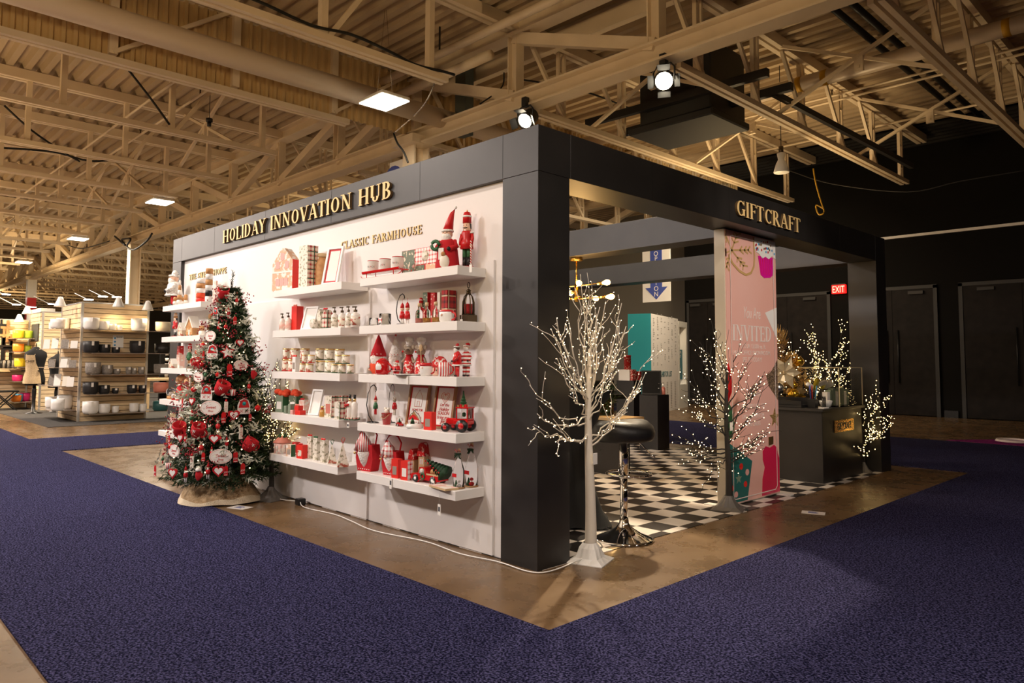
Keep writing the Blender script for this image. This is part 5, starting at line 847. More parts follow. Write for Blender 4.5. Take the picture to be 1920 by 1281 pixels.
for i in range(4): MB().box(-.0+.018*i, -.03, .16, .014+.018*i, -.012, .172+.004*(i % 2)).build('roof_parcel', ['red' if i % 2 else 'gold'], o)
price_tag(o, (-.09, -.03, .06), .03)
# ---- lowest shelf
z = ZS[5]
def gbag(label, px, y, z, wpx, hpx, hat, rz=8):
    k = K(at(px, y, z)); w2 = wpx/k/2*.95; h = hpx/k; o = root('gnome_gift_bag', label, 'gift bag', px, y, z, rz); b = h*.62
    MB().prism([(-w2*.75, 0), (w2*.75, 0), (w2, b*.45), (w2*.85, b*.95), (-w2*.85, b*.95), (-w2, b*.45)], -.04, .04).build('felt_bag', ['red_felt'], o)
    MB().tube([(-w2*.8, 0, b*.9), (-w2*1.0, 0, b*1.3), (-w2*.6, 0, h*.95), (0, 0, h*1.0), (w2*.6, 0, h*.95), (w2*1.0, 0, b*1.3), (w2*.8, 0, b*.9)], .006, 6).build('handle', ['red_felt'], o)
    MB().lathe([(.004, b*.10), (w2*.35, b*.3), (w2*.62, b*.65), (w2*.5, b*.78)], 12, (0, -.03, 0)).build('beard', ['white_fur'], o); MB().ball((0, -.075, b*.75), w2*.15, 10).build('nose', ['skin'], o)
    MB().tube([(0, -.035, b*.72), (w2*.0, -.035, b*1.05), (-w2*.1, -.04, b*1.25), (-w2*.5, -.05, b*1.0), (-w2*.95, -.05, b*.72)], w2*.58, 10, r2=w2*.12).build('knit_hat', [hat], o); MB().ball((-w2*.98, -.05, b*.62), w2*.11, 8).build('bell', ['gold'], o)
    for k_ in range(6): MB().ball((-w2*.6+k_*w2*.24, -.041, b*.07), .004, 6).build('dot', ['white'], o)
    return o
gbag('red felt gnome gift bag with striped hat on the lowest right-hand shelf', 690, -.14, z, 50, 83, 'stripe_rw'); gbag('red felt gnome gift bag with a gingham hat, second from the left', 737, -.12, z, 44, 75, 'gingham')
gbox('ornament_box', 'open-fronted red box with a Santa ornament inside, lowest right-hand shelf', 744, -.18, z, 20, 35, 'red_bright', 8, .045, 'red_bright', 'glass_pane'); gbox('ornament_box', 'red gingham box with a white label beside the pickup', 762, -.18, z, 22, 35, 'red_bright', 8, .045, 'gingham', 'paper')
def mhouse(label, px, y, z, wpx, hpx, roof='red_print'):
    k = K(at(px, y, z)); w2 = wpx/k/2*.7; h = hpx/k; o = root('wooden_house', label, 'toy house', px, y, z, 10); MB().box(-w2, -.03, 0, w2, .03, h*.62).build('walls', ['pale_wood'], o)
    MB().prism([(-w2*1.35, h*.60), (w2*1.35, h*.60), (w2*.75, h*.92), (0, h), (-w2*.75, h*.92)], -.038, .038).build('roof', [roof], o)
    for a, b in ((-.5, .12), (.15, .12), (-.5, .36), (.15, .36)): MB().box(w2*a, -.0315, h*b, w2*(a+.38), -.03, h*(b+.16)).build('window', ['white'], o)
    return o
mhouse('small wooden house with red spotted roof behind the red boxes', 777, -.03, z, 17, 50); mhouse('taller wooden house with red roof behind the pickup', 795, .0, z, 21, 63)
o, L_, hh, wd = car('toy_pickup', 'red vintage toy pickup driven by Santa with a tree in its bed', 805, -.13, z, 74, 'red_gloss', 6, cf=1.0)
MB().ball((-L_*.08, -wd*.5, hh*1.35), hh*.28, 10).build('santa_driver', ['beard'], o); MB().tube([(-L_*.05+.018*math.cos(R(a)), -wd*.54, hh*.75+.018*math.sin(R(a))) for a in range(0, 361, 30)], .005, 6).build('door_wreath', ['green'], o)
mb = MB(); mb.T = Matrix.Translation((-.03, 0, hh*2.6))@Matrix.Rotation(R(115), 4, 'Y')
for i in range(7): mb.lathe([(.012+.0085*i, .028*i+.03), (.002, .028*i)], 10)
mb.build('fir_tree', ['green_dark'], o)
for i in range(6): MB().ball((-.01+.03*i, -.03-.004*i, hh*2.45-.012*i), .006, 6).build('tree_bauble', ['red'], o)
for i in range(2): MB().ball((L_*(.18+.14*i), -.01, hh*1.25), .022, 8).build('teddy', ['ginger'], o)
MB().box(L_*.06, -wd*.5, hh*.95, L_*.49, -wd*.46, hh*1.12).build('wooden_rail', ['pale_wood'], o); price_tag(o, (L_*.36, -wd*.56, hh*1.0), .04)
for px_, y_, hp, fig, lb in ((860, -.13, 80, 'white', 'tall clear glass bottle with a snowman inside, left of two'), (884, -.03, 88, 'red', 'tall clear glass bottle with a Santa inside, right of two')):
    o = root('decorated_bottle', lb, 'bottle', px_, y_, z, 0); h = ht(hp, px_, y_, z); r = h*.135
    MB().lathe([(r*1.1, 0), (r*1.12, .006), (r, .01)], 20).build('base', ['wood'], o); MB().lathe([(r, .011), (r, h*.42), (r*.45, h*.66), (r*.3, h*.72), (r*.3, h*.86), (r*.36, h*.87)], 20).build('glass', ['glass'], o); MB().cyl((0, 0, h*.85), r*.28, h*.07, 10).build('cork', ['pale_wood'], o)
    MB().ball((0, 0, h*.08), r*.36, 8).ball((0, 0, h*.17), r*.26, 8).build('little_figure', [fig], o); MB().box(-r*.5, -r-.003, h*.27, r*.6, -r-.001, h*.35).build('red_label', ['red'], o); MB().lathe([(r*.3, h*.03), (.002, h*.2)], 8, (-r*.5, 0, 0)).build('tiny_tree', ['green'], o)
    rd = random.Random(px_); mb = MB()
    for _ in range(40): a = rd.uniform(0, 6.28); mb.tube([(0, -r*.3, h*.80), (.03*math.cos(a), -r*.3+.015*math.sin(a), h*.80-.035+.04*rd.random())], .0018, 4)
    mb.build('fir_sprig', ['green_dark'], o); MB().tube([(-.03, -r*.35, h*.86), (-.012, -r*.5, h*.9), (0, -r*.5, h*.84), (.015, -r*.5, h*.9), (.03, -r*.35, h*.85)], .002).build('red_cord', ['red'], o)
o = root('flat_book', 'pale printed card box lying flat and overhanging the lowest shelf', 'box', 832, -.20, z, -8); MB().box(-.10, -.05, 0, .10, .05, .012).build('pack', ['pale_wood'], o); MB().box(-.098, -.048, .012, .098, .048, .0128).build('cover_print', ['pink_print'], o)
for px_, z_, lb in ((824, .43-.10, 'white barcode tag hanging below the lowest right-hand shelf'), (733, .43-.001, 'white tag hanging over the left part of the lowest right-hand shelf')): o = root('price_tag', lb, 'tag', px_, SF-.004, z_); MB().box(-.014, -.003, -.07, .014, -.001, 0).build('card', ['paper'], o); MB().box(-.009, -.0038, -.045, .009, -.0031, -.015).build('barcode', ['tag_ink'], o); MB().tube([(0, -.002, 0), (0, -.002, .04 if z_ > .4 else .1)], .001, 4).build('string', ['paper'], o)
# ================= middle column
z = ZS[1]
o = root('gingerbread_book', 'gingerbread-house-shaped gift book with red spine, top middle shelf', 'gift book', 537, -.12, z, 12); k = K(at(537, -.12, z)); w2 = .135; h = 80/k
MB().prism([(-w2, 0), (w2, 0), (w2, h*.70), (w2*.15, h), (-w2*.1, h), (-w2, h*.64)], -.05, .03).build('cover', ['ginger_print'], o); MB().box(w2, -.05, 0, w2+.002, .03, h*.72).build('spine', ['red_bright'], o)
for a, b in ((-.65, .52), (.25, .52), (-.2, .72), (-.65, .12), (.2, .12), (-.22, .12)): MB().box(w2*a, -.052, h*b, w2*(a+.38), -.0505, h*(b+.17)).build('window_print', ['pink'], o)
MB().box(-w2, -.0515, h*.42, w2, -.0505, h*.46).build('icing_line', ['icing'], o)
gbox('gift_carton', 'tall white gift carton with plaid side, top middle shelf', 577, -.11, z, 34, 80, 'box_print', 4, .10, 'plaid_red')
o = root('storage_jar', 'brown glass jar hidden between carton and white frame', 'jar', 603, -.03, z); MB().lathe([(.05, 0), (.055, .01), (.055, .2), (.035, .25), (.03, .27)], 16).build('jar_body', ['ginger'], o); MB().cyl((0, 0, .27), .04, .03, 14).build('lid', ['pale_wood'], o)
def red_art(o, w2, h): MB().box(-w2*.5, -.002, h*.2, w2*.55, -.001, h*.8).build('sheet', ['paper'], o)
frame('white picture frame with red mount leaning on the top middle shelf', 618, -.13, z, 38, 76, 'white', 'paper', 14, -12, None, 'red', .02, .92)
z = ZS[2]
pump('pink pump bottle at the left end of the second middle shelf', 529, -.13, z, 11, 34, 'pink_print', 'pump bottles on the second middle shelf'); pump('second pink pump bottle from the left, beside the red box', 540, -.14, z, 12, 35, 'pink_print', 'pump bottles on the second middle shelf')
gbox('gift_carton', 'red and gold gift carton with a bow, second middle shelf', 557, -.08, z, 18, 46, 'red_bright', 8, .07, 'red_bright', bow='salmon')
frame('white picture frame leaning back on the second middle shelf', 576, -.12, z, 32, 46, 'white', 'paper', 14, -16, None, 'paper', .014, .95)
tag(MB().lathe([(.045, -.015), (.045, .015)], 6, (0, 0, .045), axis='y').build('hexagon_box', ['box_print'], None, at(588, -.17, z)), 'white hexagonal gift box in front of the leaning frame', 'box')
gbox('house_box', 'white gabled gift box left of the plaid one', 604, -.09, z, 13, 38, 'box_print', 10, .08, gable=True); gbox('house_box', 'red plaid gabled gift box with a ribbon handle', 614, -.15, z, 15, 35, 'plaid_red', 10, .07, gable=True, bow='red')
for i, (px_, w_) in enumerate(((627, 13), (641, 15), (653, 12), (666, 18))): pump('white lotion pump bottle with fir tree print, %s of the four at the right' % ordn[i], px_, -.13+.03*(i % 2), z, w_, 41, 'tin_print' if i % 2 else 'box_print', 'lotion pumps')
z = ZS[3]; G = 'candle tins on the third middle shelf'
for i, (px_, w_) in enumerate(((535, 13), (547, 14), (567, 16))): hh = tin('white candle tin with red rim in the lower row, %s from the left' % ordn[i], px_, -.10, z, w_, 23, group=G)
for i, (px_, w_) in enumerate(((536, 13), (552, 18), (571, 17))): tin('white candle tin with gold lid in the upper row, %s from the left' % ordn[i], px_, -.10, z, w_, 20, zoff=hh+.003, group=G)
o = gbox('lantern_box', 'white lantern-shaped box with a red bow before the candle tins', 555, -.17, z, 11, 28, 'white', 10, .05, window='glass_pane', bow='red_bright')
for i, (px_, w_) in enumerate(((567, 11), (580, 15))): h1 = tin('small white candle tin below, %s of two beside the lantern box' % ('left', 'right')[i], px_, -.18, z, w_, 16, group=G); tin('small white candle tin on top, %s of two beside the lantern box' % ('left', 'right')[i], px_+3, -.18, z, w_-2, 16, zoff=h1+.003, group=G)
for i, (px_, w_) in enumerate(((600, 16), (618, 19), (637, 18))): hh = tin('plaid-rimmed forest candle tin in the lower row, %s from the left' % ordn[i], px_, -.10, z, w_, 22, 'box_print', group=G); tin('plaid-rimmed forest candle tin in the upper row, %s from the left' % ordn[i], px_-1, -.10, z, w_, 22, 'box_print', hh+.003, group=G)
for i, (px_, w_) in enumerate(((627, 12), (641, 15), (657, 13))): h1 = tin('short forest candle tin at the front right, %s of three' % ordn[i], px_, -.185, z, w_, 17, 'box_print', group=G)
for i, (px_, w_) in enumerate(((634, 12), (648, 15))): tin('short forest candle tin stacked on top at the front right, %s of two' % ('left', 'right')[i], px_, -.185, z, w_, 17, 'box_print', h1+.003, group=G)
z = ZS[4]
for px_, y_, m_, lb in ((529, -.13, 'sage', 'green gift set wrapped with an orange-red knit hat, left of two'), (554, -.07, 'green_print', 'green gift set with a bulky orange-red knit hat, right of two')):
    o = gbox('gift_set', lb, px_, y_, z, 24, 31, m_, 12, .07, 'green', window='paper'); h = ht(31, px_, y_, z); rd = random.Random(px_); mb = MB()
    for i in range(9): mb.ball((rd.uniform(-.05, .05), rd.uniform(-.03, .03), h+rd.uniform(.005, .03)), rd.uniform(.022, .034), 10, sc_=(1.2, 1, .8))
    mb.build('knit_hat', ['orange_felt'], o)
for i, (px_, hp) in enumerate(((538, 14), (546, 18))): gbox('small_gift', 'small sage green soap box, %s of two' % ('left', 'right')[i], px_, -.19, z, 9, hp, 'sage', 10, .045)
gbox('small_gift', 'small pink gift box at the foot of the red stack', 550, -.20, z+0, 9, 8, 'pink', 10, .04)
h1 = ht(8, 562, -.18, z); gbox('small_gift', 'wide red gift box at the bottom of the stack', 563, -.18, z, 17, 8, 'red_bright', 10, .06); gbox('small_gift', 'red gift box on top of the stack before the white frame', 560, -.18, z+h1+.001, 14, 8, 'red_bright', 10, .05, bow='salmon'); gbox('gift_carton', 'pink gift carton behind the red stack', 570, -.05, z, 17, 24, 'pink_print', 10, .06, bow='red')
frame('white picture frame leaning on the fourth middle shelf', 588, -.13, z, 26, 49, 'white', 'paper', 14, -14, None, 'paper', .014, .95)
o = root('oil_bottle', 'small amber oil bottle with red ribbon, fourth middle shelf', 'bottle', 604, -.15, z); MB().lathe([(.022, 0), (.024, .004), (.022, .05), (.01, .06), (.01, .07)], 14).build('glass_body', ['amber'], o); MB().cyl((0, 0, .07), .012, .015, 10).build('stopper', ['gold'], o); MB().lathe([(.012, .06), (.016, .063), (.012, .067)], 10).build('ribbon', ['red'], o)
gbox('gift_carton', 'tall plaid gift carton with cut-out front, left of two', 621, -.12, z, 23, 40, 'box_print', 10, .07, 'plaid_red', 'rose'); gbox('gift_carton', 'shorter plaid gift carton with clear front, right of two', 637, -.17, z, 17, 33, 'box_print', 10, .06, 'plaid_red', 'paper'); gbox('gift_carton', 'plaid carton behind the pair of gift cartons', 643, -.05, z, 16, 40, 'plaid_red', 5, .06)
o = root('lotion_set', 'white lotion bottles with gold caps tied on a plaid tray', 'gift set', 660, -.14, z, 12); MB().box(-.055, -.03, 0, .055, .03, .02).build('tray', ['plaid_red'], o)
for s in (-.025, .025): b_ = MB().lathe([(.022, .021), (.024, .025), (.024, .125), (.012, .14)], 14, (s, 0, 0)).build('bottle', ['lotion'], o); MB().cyl((s, 0, .14), .011, .022, 10).build('gold_collar', ['gold'], b_); MB().cyl((s, 0, .162), .01, .03, 10).build('cap', ['black'], b_)
MB().ball((-.04, -.03, .11), .012, 8).ball((-.02, -.03, .115), .012, 8).build('bow', ['red'], o); price_tag(o, (.0, -.035, .015), .04)
z = ZS[5]
o = root('carousel_box', 'pink carousel-shaped gift box with holly on its roof', 'gift box', 529, -.13, z, 10); r = 15/K(at(529, -.13, z)); MB().lathe([(r, 0), (r, r*1.25)], 6).build('panels', ['pink_print'], o); MB().lathe([(r*1.1, r*1.25), (r*1.12, r*1.35), (r*.45, r*2.0), (r*.1, r*2.05)], 6).build('roof', ['salmon'], o)
for a in range(6): a = R(a*60-90+30); MB().box(-r*.25, -.001, r*.2, r*.25, .001, r*1.0).build('arched_window', ['glass_pane'], o, (r*.885*math.cos(a), r*.885*math.sin(a), 0)).rotation_euler = (0, 0, a+math.pi/2)
mb = MB()
for a in range(7): mb.lathe([(.012, 0), (.001, .03)], 5, (.03*math.cos(a), .03*math.sin(a), r*1.9))
mb.build('holly', ['green'], o)
gbox('ornament_box', 'pink gingerbread box beside the carousel box', 545, -.19, z, 17, 22, 'ginger_print', 10, .045, 'green', 'glass_pane'); gbox('ornament_box', 'red and cream box behind the gingerbread box', 555, -.10, z, 14, 23, 'red_print', 10, .045); gbox('ornament_box', 'red box with a village scene and bow, lowest middle shelf', 566, -.18, z, 20, 25, 'red_bright', 10, .05, 'red_bright', 'tin_print', bow='red')
for i, px_ in enumerate((583, 594, 608)): gbox('treat_bag', 'tall white treat bag with a %s bow, %s of three' % (('red', 'green', 'red')[i], ordn[i]), px_, -.12-.02*i, z, 13, 41, 'box_print', 12, .05, bow=('red_bright', 'green', 'red_bright')[i], group='tall treat bags')
for px_, hp, wp, m_, lb in ((622, 44, 20, 'green', 'white pyramid gift box with a green ribbon loop'), (642, 54, 26, 'red', 'white pyramid gift box with a red ribbon loop at the shelf end')):
    y_ = -.15 if px_ < 630 else -.18; k = K(at(px_, y_, z)); r = wp/k/2*1.1; h = hp/k; o = root('pyramid_box', lb, 'gift box', px_, y_, z, 20); MB().lathe([(r, 0), (r*1.02, .012), (.003, h*.8)], 4, smooth=False).build('carton', ['box_print'], o); MB().lathe([(r*1.03, .002), (r*1.0, .03)], 4, smooth=False).build('printed_foot', ['tin_print'], o); MB().tube([(0, 0, h*.78), (-.014, 0, h*.93), (.0, 0, h), (.02, 0, h*.97), (.003, 0, h*.8)], .003, 5).build('ribbon_loop', [m_], o)
# ================= left-hand column
z = ZS[1]
santa('very large Santa figure in a white coat and red trousers at the far left end', 326, -.12, z, 74, coat='white_fur', trou='red_felt', hatmat='white_fur', rz=-20, wide=1.35); 
def tiers(label, px, y, z, wpx, hpx, m_='ginger', n=5):
    k = K(at(px, y, z)); r = wpx/k/2; h = hpx/k; o = root('gingerbread_tower', label, 'decoration', px, y, z)
    for i in range(n): MB().lathe([(r*(1-.15*i), h*i/n), (r*(1-.15*i), h*(i+.75)/n), (r*(.75-.12*i), h*(i+1)/n)], 12).build('tier', ['ginger' if i % 2 else 'icing'], o)
    return o
tiers('slender gingerbread tower in front of the large Santa', 336, -.19, z, 10, 46)
for i, px_ in enumerate((328, 341, 348)): tiers('small white sweet figure at the left end of the top shelf, %s of three' % ordn[i], px_, -.20+.06*i, z, 8, 15+6*(i == 2), n=2)
gbox('print_box', 'pale carton with photo print behind the nutcracker head', 366, -.0, z, 11, 41, 'white', 0, .03); gbox('print_box', 'pale pink printed board behind the red mug ornament', 403, .0, z, 14, 42, 'pink_print', 0, .02)
def jar(label, px, y, z, wpx, hpx, ms):
    k = K(at(px, y, z)); r = wpx/k/2; h = hpx/k; o = root('candy_jar', label, 'jar', px, y, z); n = len(ms)
    for i, m_ in enumerate(ms): MB().lathe([(r, h*i/n+.002), (r, h*(i+.85)/n), (r*.9, h*(i+.99)/n)], 16).build('jar_tier', [m_], o)
    return o
jar('orange and white nutcracker-shaped canister on the top left-hand shelf', 376, -.12, z, 16, 46, ['red_bright', 'orange_felt', 'white', 'ginger', 'white']); MB().ball((0, -.03, .2), .012, 8)
jar('tall white canister tower with ginger bands hiding part of the small sign', 391, -.12, z, 13, 63, ['white', 'black', 'white', 'ginger', 'white', 'ginger'])
z = ZS[2]
nutcracker('baker nutcracker in a white apron, second left-hand shelf', 328, -.15, z, 46, tunic='red', trou='white', hat='ginger', cane=False, rz=0)
def sweet_house(label, px, y, z, wpx, hpx, m_='ginger', wall=None):
    k = K(at(px, y, z)); w2 = wpx/k/2*.8; h = hpx/k; o = root('gingerbread_house', label, 'gingerbread house', px, y, z, 15); MB().box(-w2, -w2*.8, 0, w2, w2*.8, h*.5).prism([(-w2, h*.5), (w2, h*.5), (0, h*.95)], -w2*.78, w2*.78).build('walls', [wall or m_], o)
    for s in (-1, 1): MB().beam((s*w2*1.15, 0, h*.42), (0, 0, h*.98), w2*1.9, h*.05).build('roof_slab', ['icing'], o)
    MB().box(-w2*.2, -w2*.83, 0, w2*.2, -w2*.8, h*.32).build('door', ['icing'], o)
    for s in (-1, 1): MB().box(w2*(s*.55-.15), -w2*.83, h*.2, w2*(s*.55+.15), -w2*.8, h*.38).build('window', ['champagne'], o)
    for i in range(5): MB().ball((w2*(-.9+.45*i), -w2*.9, h*.02+.006), w2*.11, 6).build('sweet', ['red' if i % 2 else 'green'], o)
    return o
sweet_house('little candy-cane house left of the gingerbread house', 341, -.17, z, 16, 26, 'white', 'tin_print'); sweet_house('gingerbread house with snowy roof on the second left-hand shelf', 361, -.10, z, 24, 38); tiers('ginger cone house beside the gingerbread house', 378, -.12, z, 11, 28, n=3); tiers('ginger figure half hidden by the tree on the second left-hand shelf', 393, -.1, z, 12, 40, n=4)
z = ZS[3]
gbox('sweet_carton', 'pink gingerbread carton lying under another', 338, -.04, z, 18, 25, 'pink_print', 0, .06); gbox('sweet_carton', 'pink carton with red print on top of the carton pile', 338, -.04, z+ht(25, 338, -.04, z)+.001, 14, 16, 'red_print', 0, .05)
sweet_house('little gumdrop house at the end of the third left-hand shelf', 324, -.17, z, 15, 18, 'tin_print'); nutcracker('gingerbread soldier nutcracker on the third left-hand shelf', 355, -.12, z, 48, tunic='green', trou='ginger', hat='red', cane=False); tiers('small gingerbread boy figure beside the soldier', 362, -.18, z, 8, 25, n=3); jar('clear jar with orange lid behind the tree, third left-hand shelf', 371, -.08, z, 13, 34, ['white', 'icing', 'orange_felt'])
z = ZS[4]
for px_, y_, w_, h_, lb in ((320, -.13, 17, 23, 'largest snow globe, at the end of the fourth left-hand shelf'), (325, -.19, 9, 14, 'small snow globe on a red foot, left one'), (333, -.19, 9, 14, 'small snow globe on a red foot, right one')):
    k = K(at(px_, y_, z)); r = w_/k/2; o = root('snow_globe', lb, 'snow globe', px_, y_, z); MB().lathe([(r*.8, 0), (r*.75, r*.5), (r*.6, r*.7)], 14).build('foot', ['red_gloss' if w_ < 12 else 'ginger'], o); MB().ball((0, 0, r*1.55), r, 16).build('glass_ball', ['glass'], o); MB().ball((0, 0, r*1.2), r*.4, 8).build('scene', ['icing'], o)
def ginger(label, px, y, z, hpx, dress='red_felt', legs_down=False):
    h = ht(hpx, px, y, z); r = h*.16; o = root('plush_gingerbread', label, 'plush toy', px, y, z, 15); b = 0
    MB().lathe([(r*1.3, h*.18), (r*1.2, h*.22), (r*.8, h*.55)], 14).build('dress', [dress], o)
    for s in (-1, 1): 
        if legs_down: MB().tube([(s*r*.5, 0, h*.2), (s*r*.5, -.14, h*.16), (s*r*.55, -.16, 0), (s*r*.55, -.155, -h*.75)], r*.28, 8).build('leg', ['stripe_rw_h' if s > 0 else 'champagne'], o); MB().ball((s*r*.55, -.17, -h*.8), r*.4, 8, sc_=(1, 1.3, 1)).build('shoe', ['red_felt'], o)
        else: MB().cyl((s*r*.5, 0, 0), r*.35, h*.2, 10).build('leg', ['ginger'], o)
        MB().tube([(s*r*.7, 0, h*.5), (s*r*1.4, -r*.3, h*.38)], r*.28, 8).build('arm', ['ginger'], o)
    MB().ball((0, 0, h*.76), r*1.35, 14).build('head', ['ginger'], o)
    for s in (-1, 1): MB().ball((s*r*.5, -r*1.2, h*.8), r*.12, 6).build('eye', ['black'], o)
    MB().tube([(-r*.5, -r*1.2, h*.7), (0, -r*1.35, h*.67), (r*.5, -r*1.2, h*.7)], r*.07).build('smile', ['icing'], o); MB().ball((r*.5, 0, h*.98), r*.4, 8).build('bow', [dress], o); return o
ginger('plush gingerbread girl in a red dress, left of two', 339, -.10, z, 48); ginger('plush gingerbread doll in a white and red dress, right of two', 354, -.14, z, 46); tiers('little ginger figure before the plush gingerbread pair', 344, -.19, z, 8, 13, n=2)
z = ZS[5]
jar('candy-patterned figure jar at the end of the lowest left-hand shelf', 323, -.10, z, 10, 31, ['candy', 'tin_print', 'candy', 'champagne']); ginger('seated plush doll whose striped and mustard legs dangle over the lowest left-hand shelf', 338, -.09, z, 26, 'orange_felt', True)
# ================================================================== INSIDE THE STAND
c2 = P(1233.6, 845, 2, 0)
def pedestal(px, py, pl, pr, pyt, label):
    c = P(px, py, 2, 0); hz = P(px, pyt, 0, c.x).z; xl = X(pl, c.y, hz/2); yr = YY(pr, c.x, hz/2); o = thing('display_pedestal', label, 'pedestal', c, 0, 'black display pedestals'); MB().box(xl-c.x, 0, 0, 0, yr-c.y, hz, bev=.003).build('column', ['booth_black'], o); MB().box(xl-c.x-.001, -.001, hz, .001, yr-c.y+.001, hz+.006).build('top_plate', ['black'], o); return o, c, xl, yr, hz+.007
o, c, xl, yr, hz = pedestal(1233.6, 845, 1199, 1255, 742, 'lower black pedestal at the back of the checkered floor'); cx, cy = (c.x+xl)/2, (c.y+yr)/2
b = thing('black_easel_sign', 'black framed board leaning back on the lower pedestal', 'sign', (cx+.0, cy-.06, hz), R(38)); b.scale = (1, 1, 1)
fr = MB(); fr.T = Matrix.Rotation(R(-14), 4, 'X'); fr.box(-.14, 0, 0, .14, .012, .02).box(-.14, 0, .33, .14, .012, .35).box(-.14, 0, .02, -.12, .012, .33).box(.12, 0, .02, .14, .012, .33); fr.build('frame', ['black'], b); fr = MB(); fr.T = Matrix.Rotation(R(-14), 4, 'X'); fr.box(-.12, .004, .02, .12, .008, .33); fr.build('board', ['black_cloth'], b); MB().beam((0, .06, .22), (0, .13, 0), .03, .004).build('prop', ['black'], b)
for i, (dx, m_) in enumerate(((.10, 'white_gloss'), (.16, 'rose'))):
    s = thing('pump_bottle', ('white foam pump bottle on the lower pedestal', 'red hand soap pump bottle on the lower pedestal')[i], 'bottle', (c.x-.05-.06*(1-i), yr-.10+.03*i, hz)); MB().lathe([(.028, 0), (.03, .01), (.03, .09), (.012, .11)], 14).build('bottle', [m_], s); MB().cyl((0, 0, .11), .01, .04, 8).box(-.03, -.006, .145, .012, .006, .158).build('pump_head', ['white_gloss'], s)
o, c, xl, yr, hz = pedestal(1189, 830, 1156, 1203, 715, 'taller black pedestal behind the lower one'); cx, cy = (c.x+xl)/2, (c.y+yr)/2
bk = tag(MB().box(xl+.03, c.y+.02, hz, xl+.24, c.y+.16, hz+.17).build('display_block', ['enamel_white']), 'white block on the taller pedestal', 'block'); bk.active_material = MATS['wall_white']
tag(MB().lathe([(.055, 0), (.055, .2), (.057, .2), (.057, .22)], 16).build('printed_tin', ['red_print'], None, (xl+.15, c.y+.09, hz+.172)), 'tall red printed tin on the white block', 'tin')
for i in range(2): gb_ = tag(MB().box(-.07, -.05, 0, .07, .05, .17-.03*i, bev=.004).build('gift_box', ['red_print' if i else 'knit'], None, (c.x-.12+.02*i, c.y+.09+.15*i, hz+.001)), ('red patterned gift box at the edge of the taller pedestal', 'smaller red gift box behind the other on the taller pedestal')[i], 'box')
# wooden crate, garland, black table and black draped cocktail table
kc = P(1112, 884, 2, 0); o = thing('wooden_crate', 'reddish brown wooden crate behind the white birch', 'crate', kc); MB().box(-.62, 0, 0, 0, .38, .05).box(-.62, 0, .05, -.0, .02, .80).box(-.02, .02, .05, 0, .38, .80).box(-.62, .02, .05, -.60, .38, .80).build('boards', ['crate_wood'], o); MB().box(-.63, -.012, 0, -.57, 0, .8).box(-.05, -.012, 0, .01, 0, .8).build('corner_batten', ['crate_wood'], o)
MB().box(-.62, -.012, .36, .0, -.001, .40).build('rail', ['crate_wood'], o)
tag(MB().box(kc.x-.9, kc.y-.12, .805, kc.x+.12, kc.y+.45, .855).build('black_tabletop', ['black']), 'black slab resting on the wooden crate', 'table top'); tag(MB().box(kc.x-.75, kc.y-.05, .856, kc.x+.0, kc.y+.4, 1.02, bev=.01).build('black_case', ['black']), 'black case on the slab over the crate', 'case')
g = thing('fir_garland', 'green fir garland with warm lights hanging beside the crate', 'garland', (kc.x+.11, kc.y+.1, 0))
rd = random.Random(9); mb = MB()
for _ in range(1500):
    t = rd.random(); c_ = Vector((.03*math.sin(t*9)+rd.gauss(0, .045), rd.gauss(0, .06), .06+t*.92)); d = Vector((rd.gauss(0, 1), rd.gauss(0, 1), rd.gauss(-.4, .6))).normalized(); s_ = d.cross(Vector((rd.random(), rd.random(), .3))).normalized()*.005; l = rd.uniform(.04, .08); mb._add([c_, c_+d*l*.5+s_, c_+d*l, c_+d*l*.5-s_], [(0, 1, 2, 3)])
x_ = mb.build('foliage', ['needle'], g); x_['kind'] = 'stuff'; MB().tube([(0, 0, .06), (.03, 0, .5), (0, 0, .97)], .008).build('wire', ['needle'], g)
for i in range(16): MB().ball((rd.gauss(0.03, .05), rd.gauss(-.04, .04), .08+.055*i), .006, 6).build('light_bulb', ['led_warm'], g)
tb = P(1082, 1000, 2, 0); o = thing('cocktail_table', 'tall cocktail table in a stretched black cloth behind the corner pillar', 'table', (tb.x-.22, tb.y+.22, 0)); mb = MB(); vs = []; fs = []
for z_, r_, q_ in ((1.02, .30, 0), (1.0, .305, 0), (.9, .22, 0), (.6, .13, .1), (.3, .17, .5), (.1, .26, .9), (.02, .33, 1)):
    for k in range(32): a = 2*math.pi*k/32; vs.append(((r_-(.10*q_)*(1-abs(math.cos(2*a)))) * math.cos(a), (r_-(.10*q_)*(1-abs(math.cos(2*a))))*math.sin(a), z_))
for i in range(6):
    for k in range(32): fs.append((i*32+k, i*32+(k+1) % 32, (i+1)*32+(k+1) % 32, (i+1)*32+k))
fs.append(tuple(range(32))); mb._add(vs, fs, 0, True); mb.build('stretch_cover', ['black_cloth'], o)
for k in range(4): a = k*math.pi/2; MB().cyl((.31*math.cos(a), .31*math.sin(a), 0), .022, .03, 10).build('foot', ['black'], o)
q = P(1160, 785, 2, .62); tag(MB().box(q.x-.6, q.y-.1, .60, q.x+.12, q.y+.3, .63).build('pale_tabletop', ['pale_wood']), 'pale wooden top seen behind the black stool seat', 'table top'); tag(MB().box(q.x-.5, q.y, 0, q.x, q.y+.2, .598).build('low_plinth', ['booth_black']), 'black plinth under the pale wooden top', 'plinth')
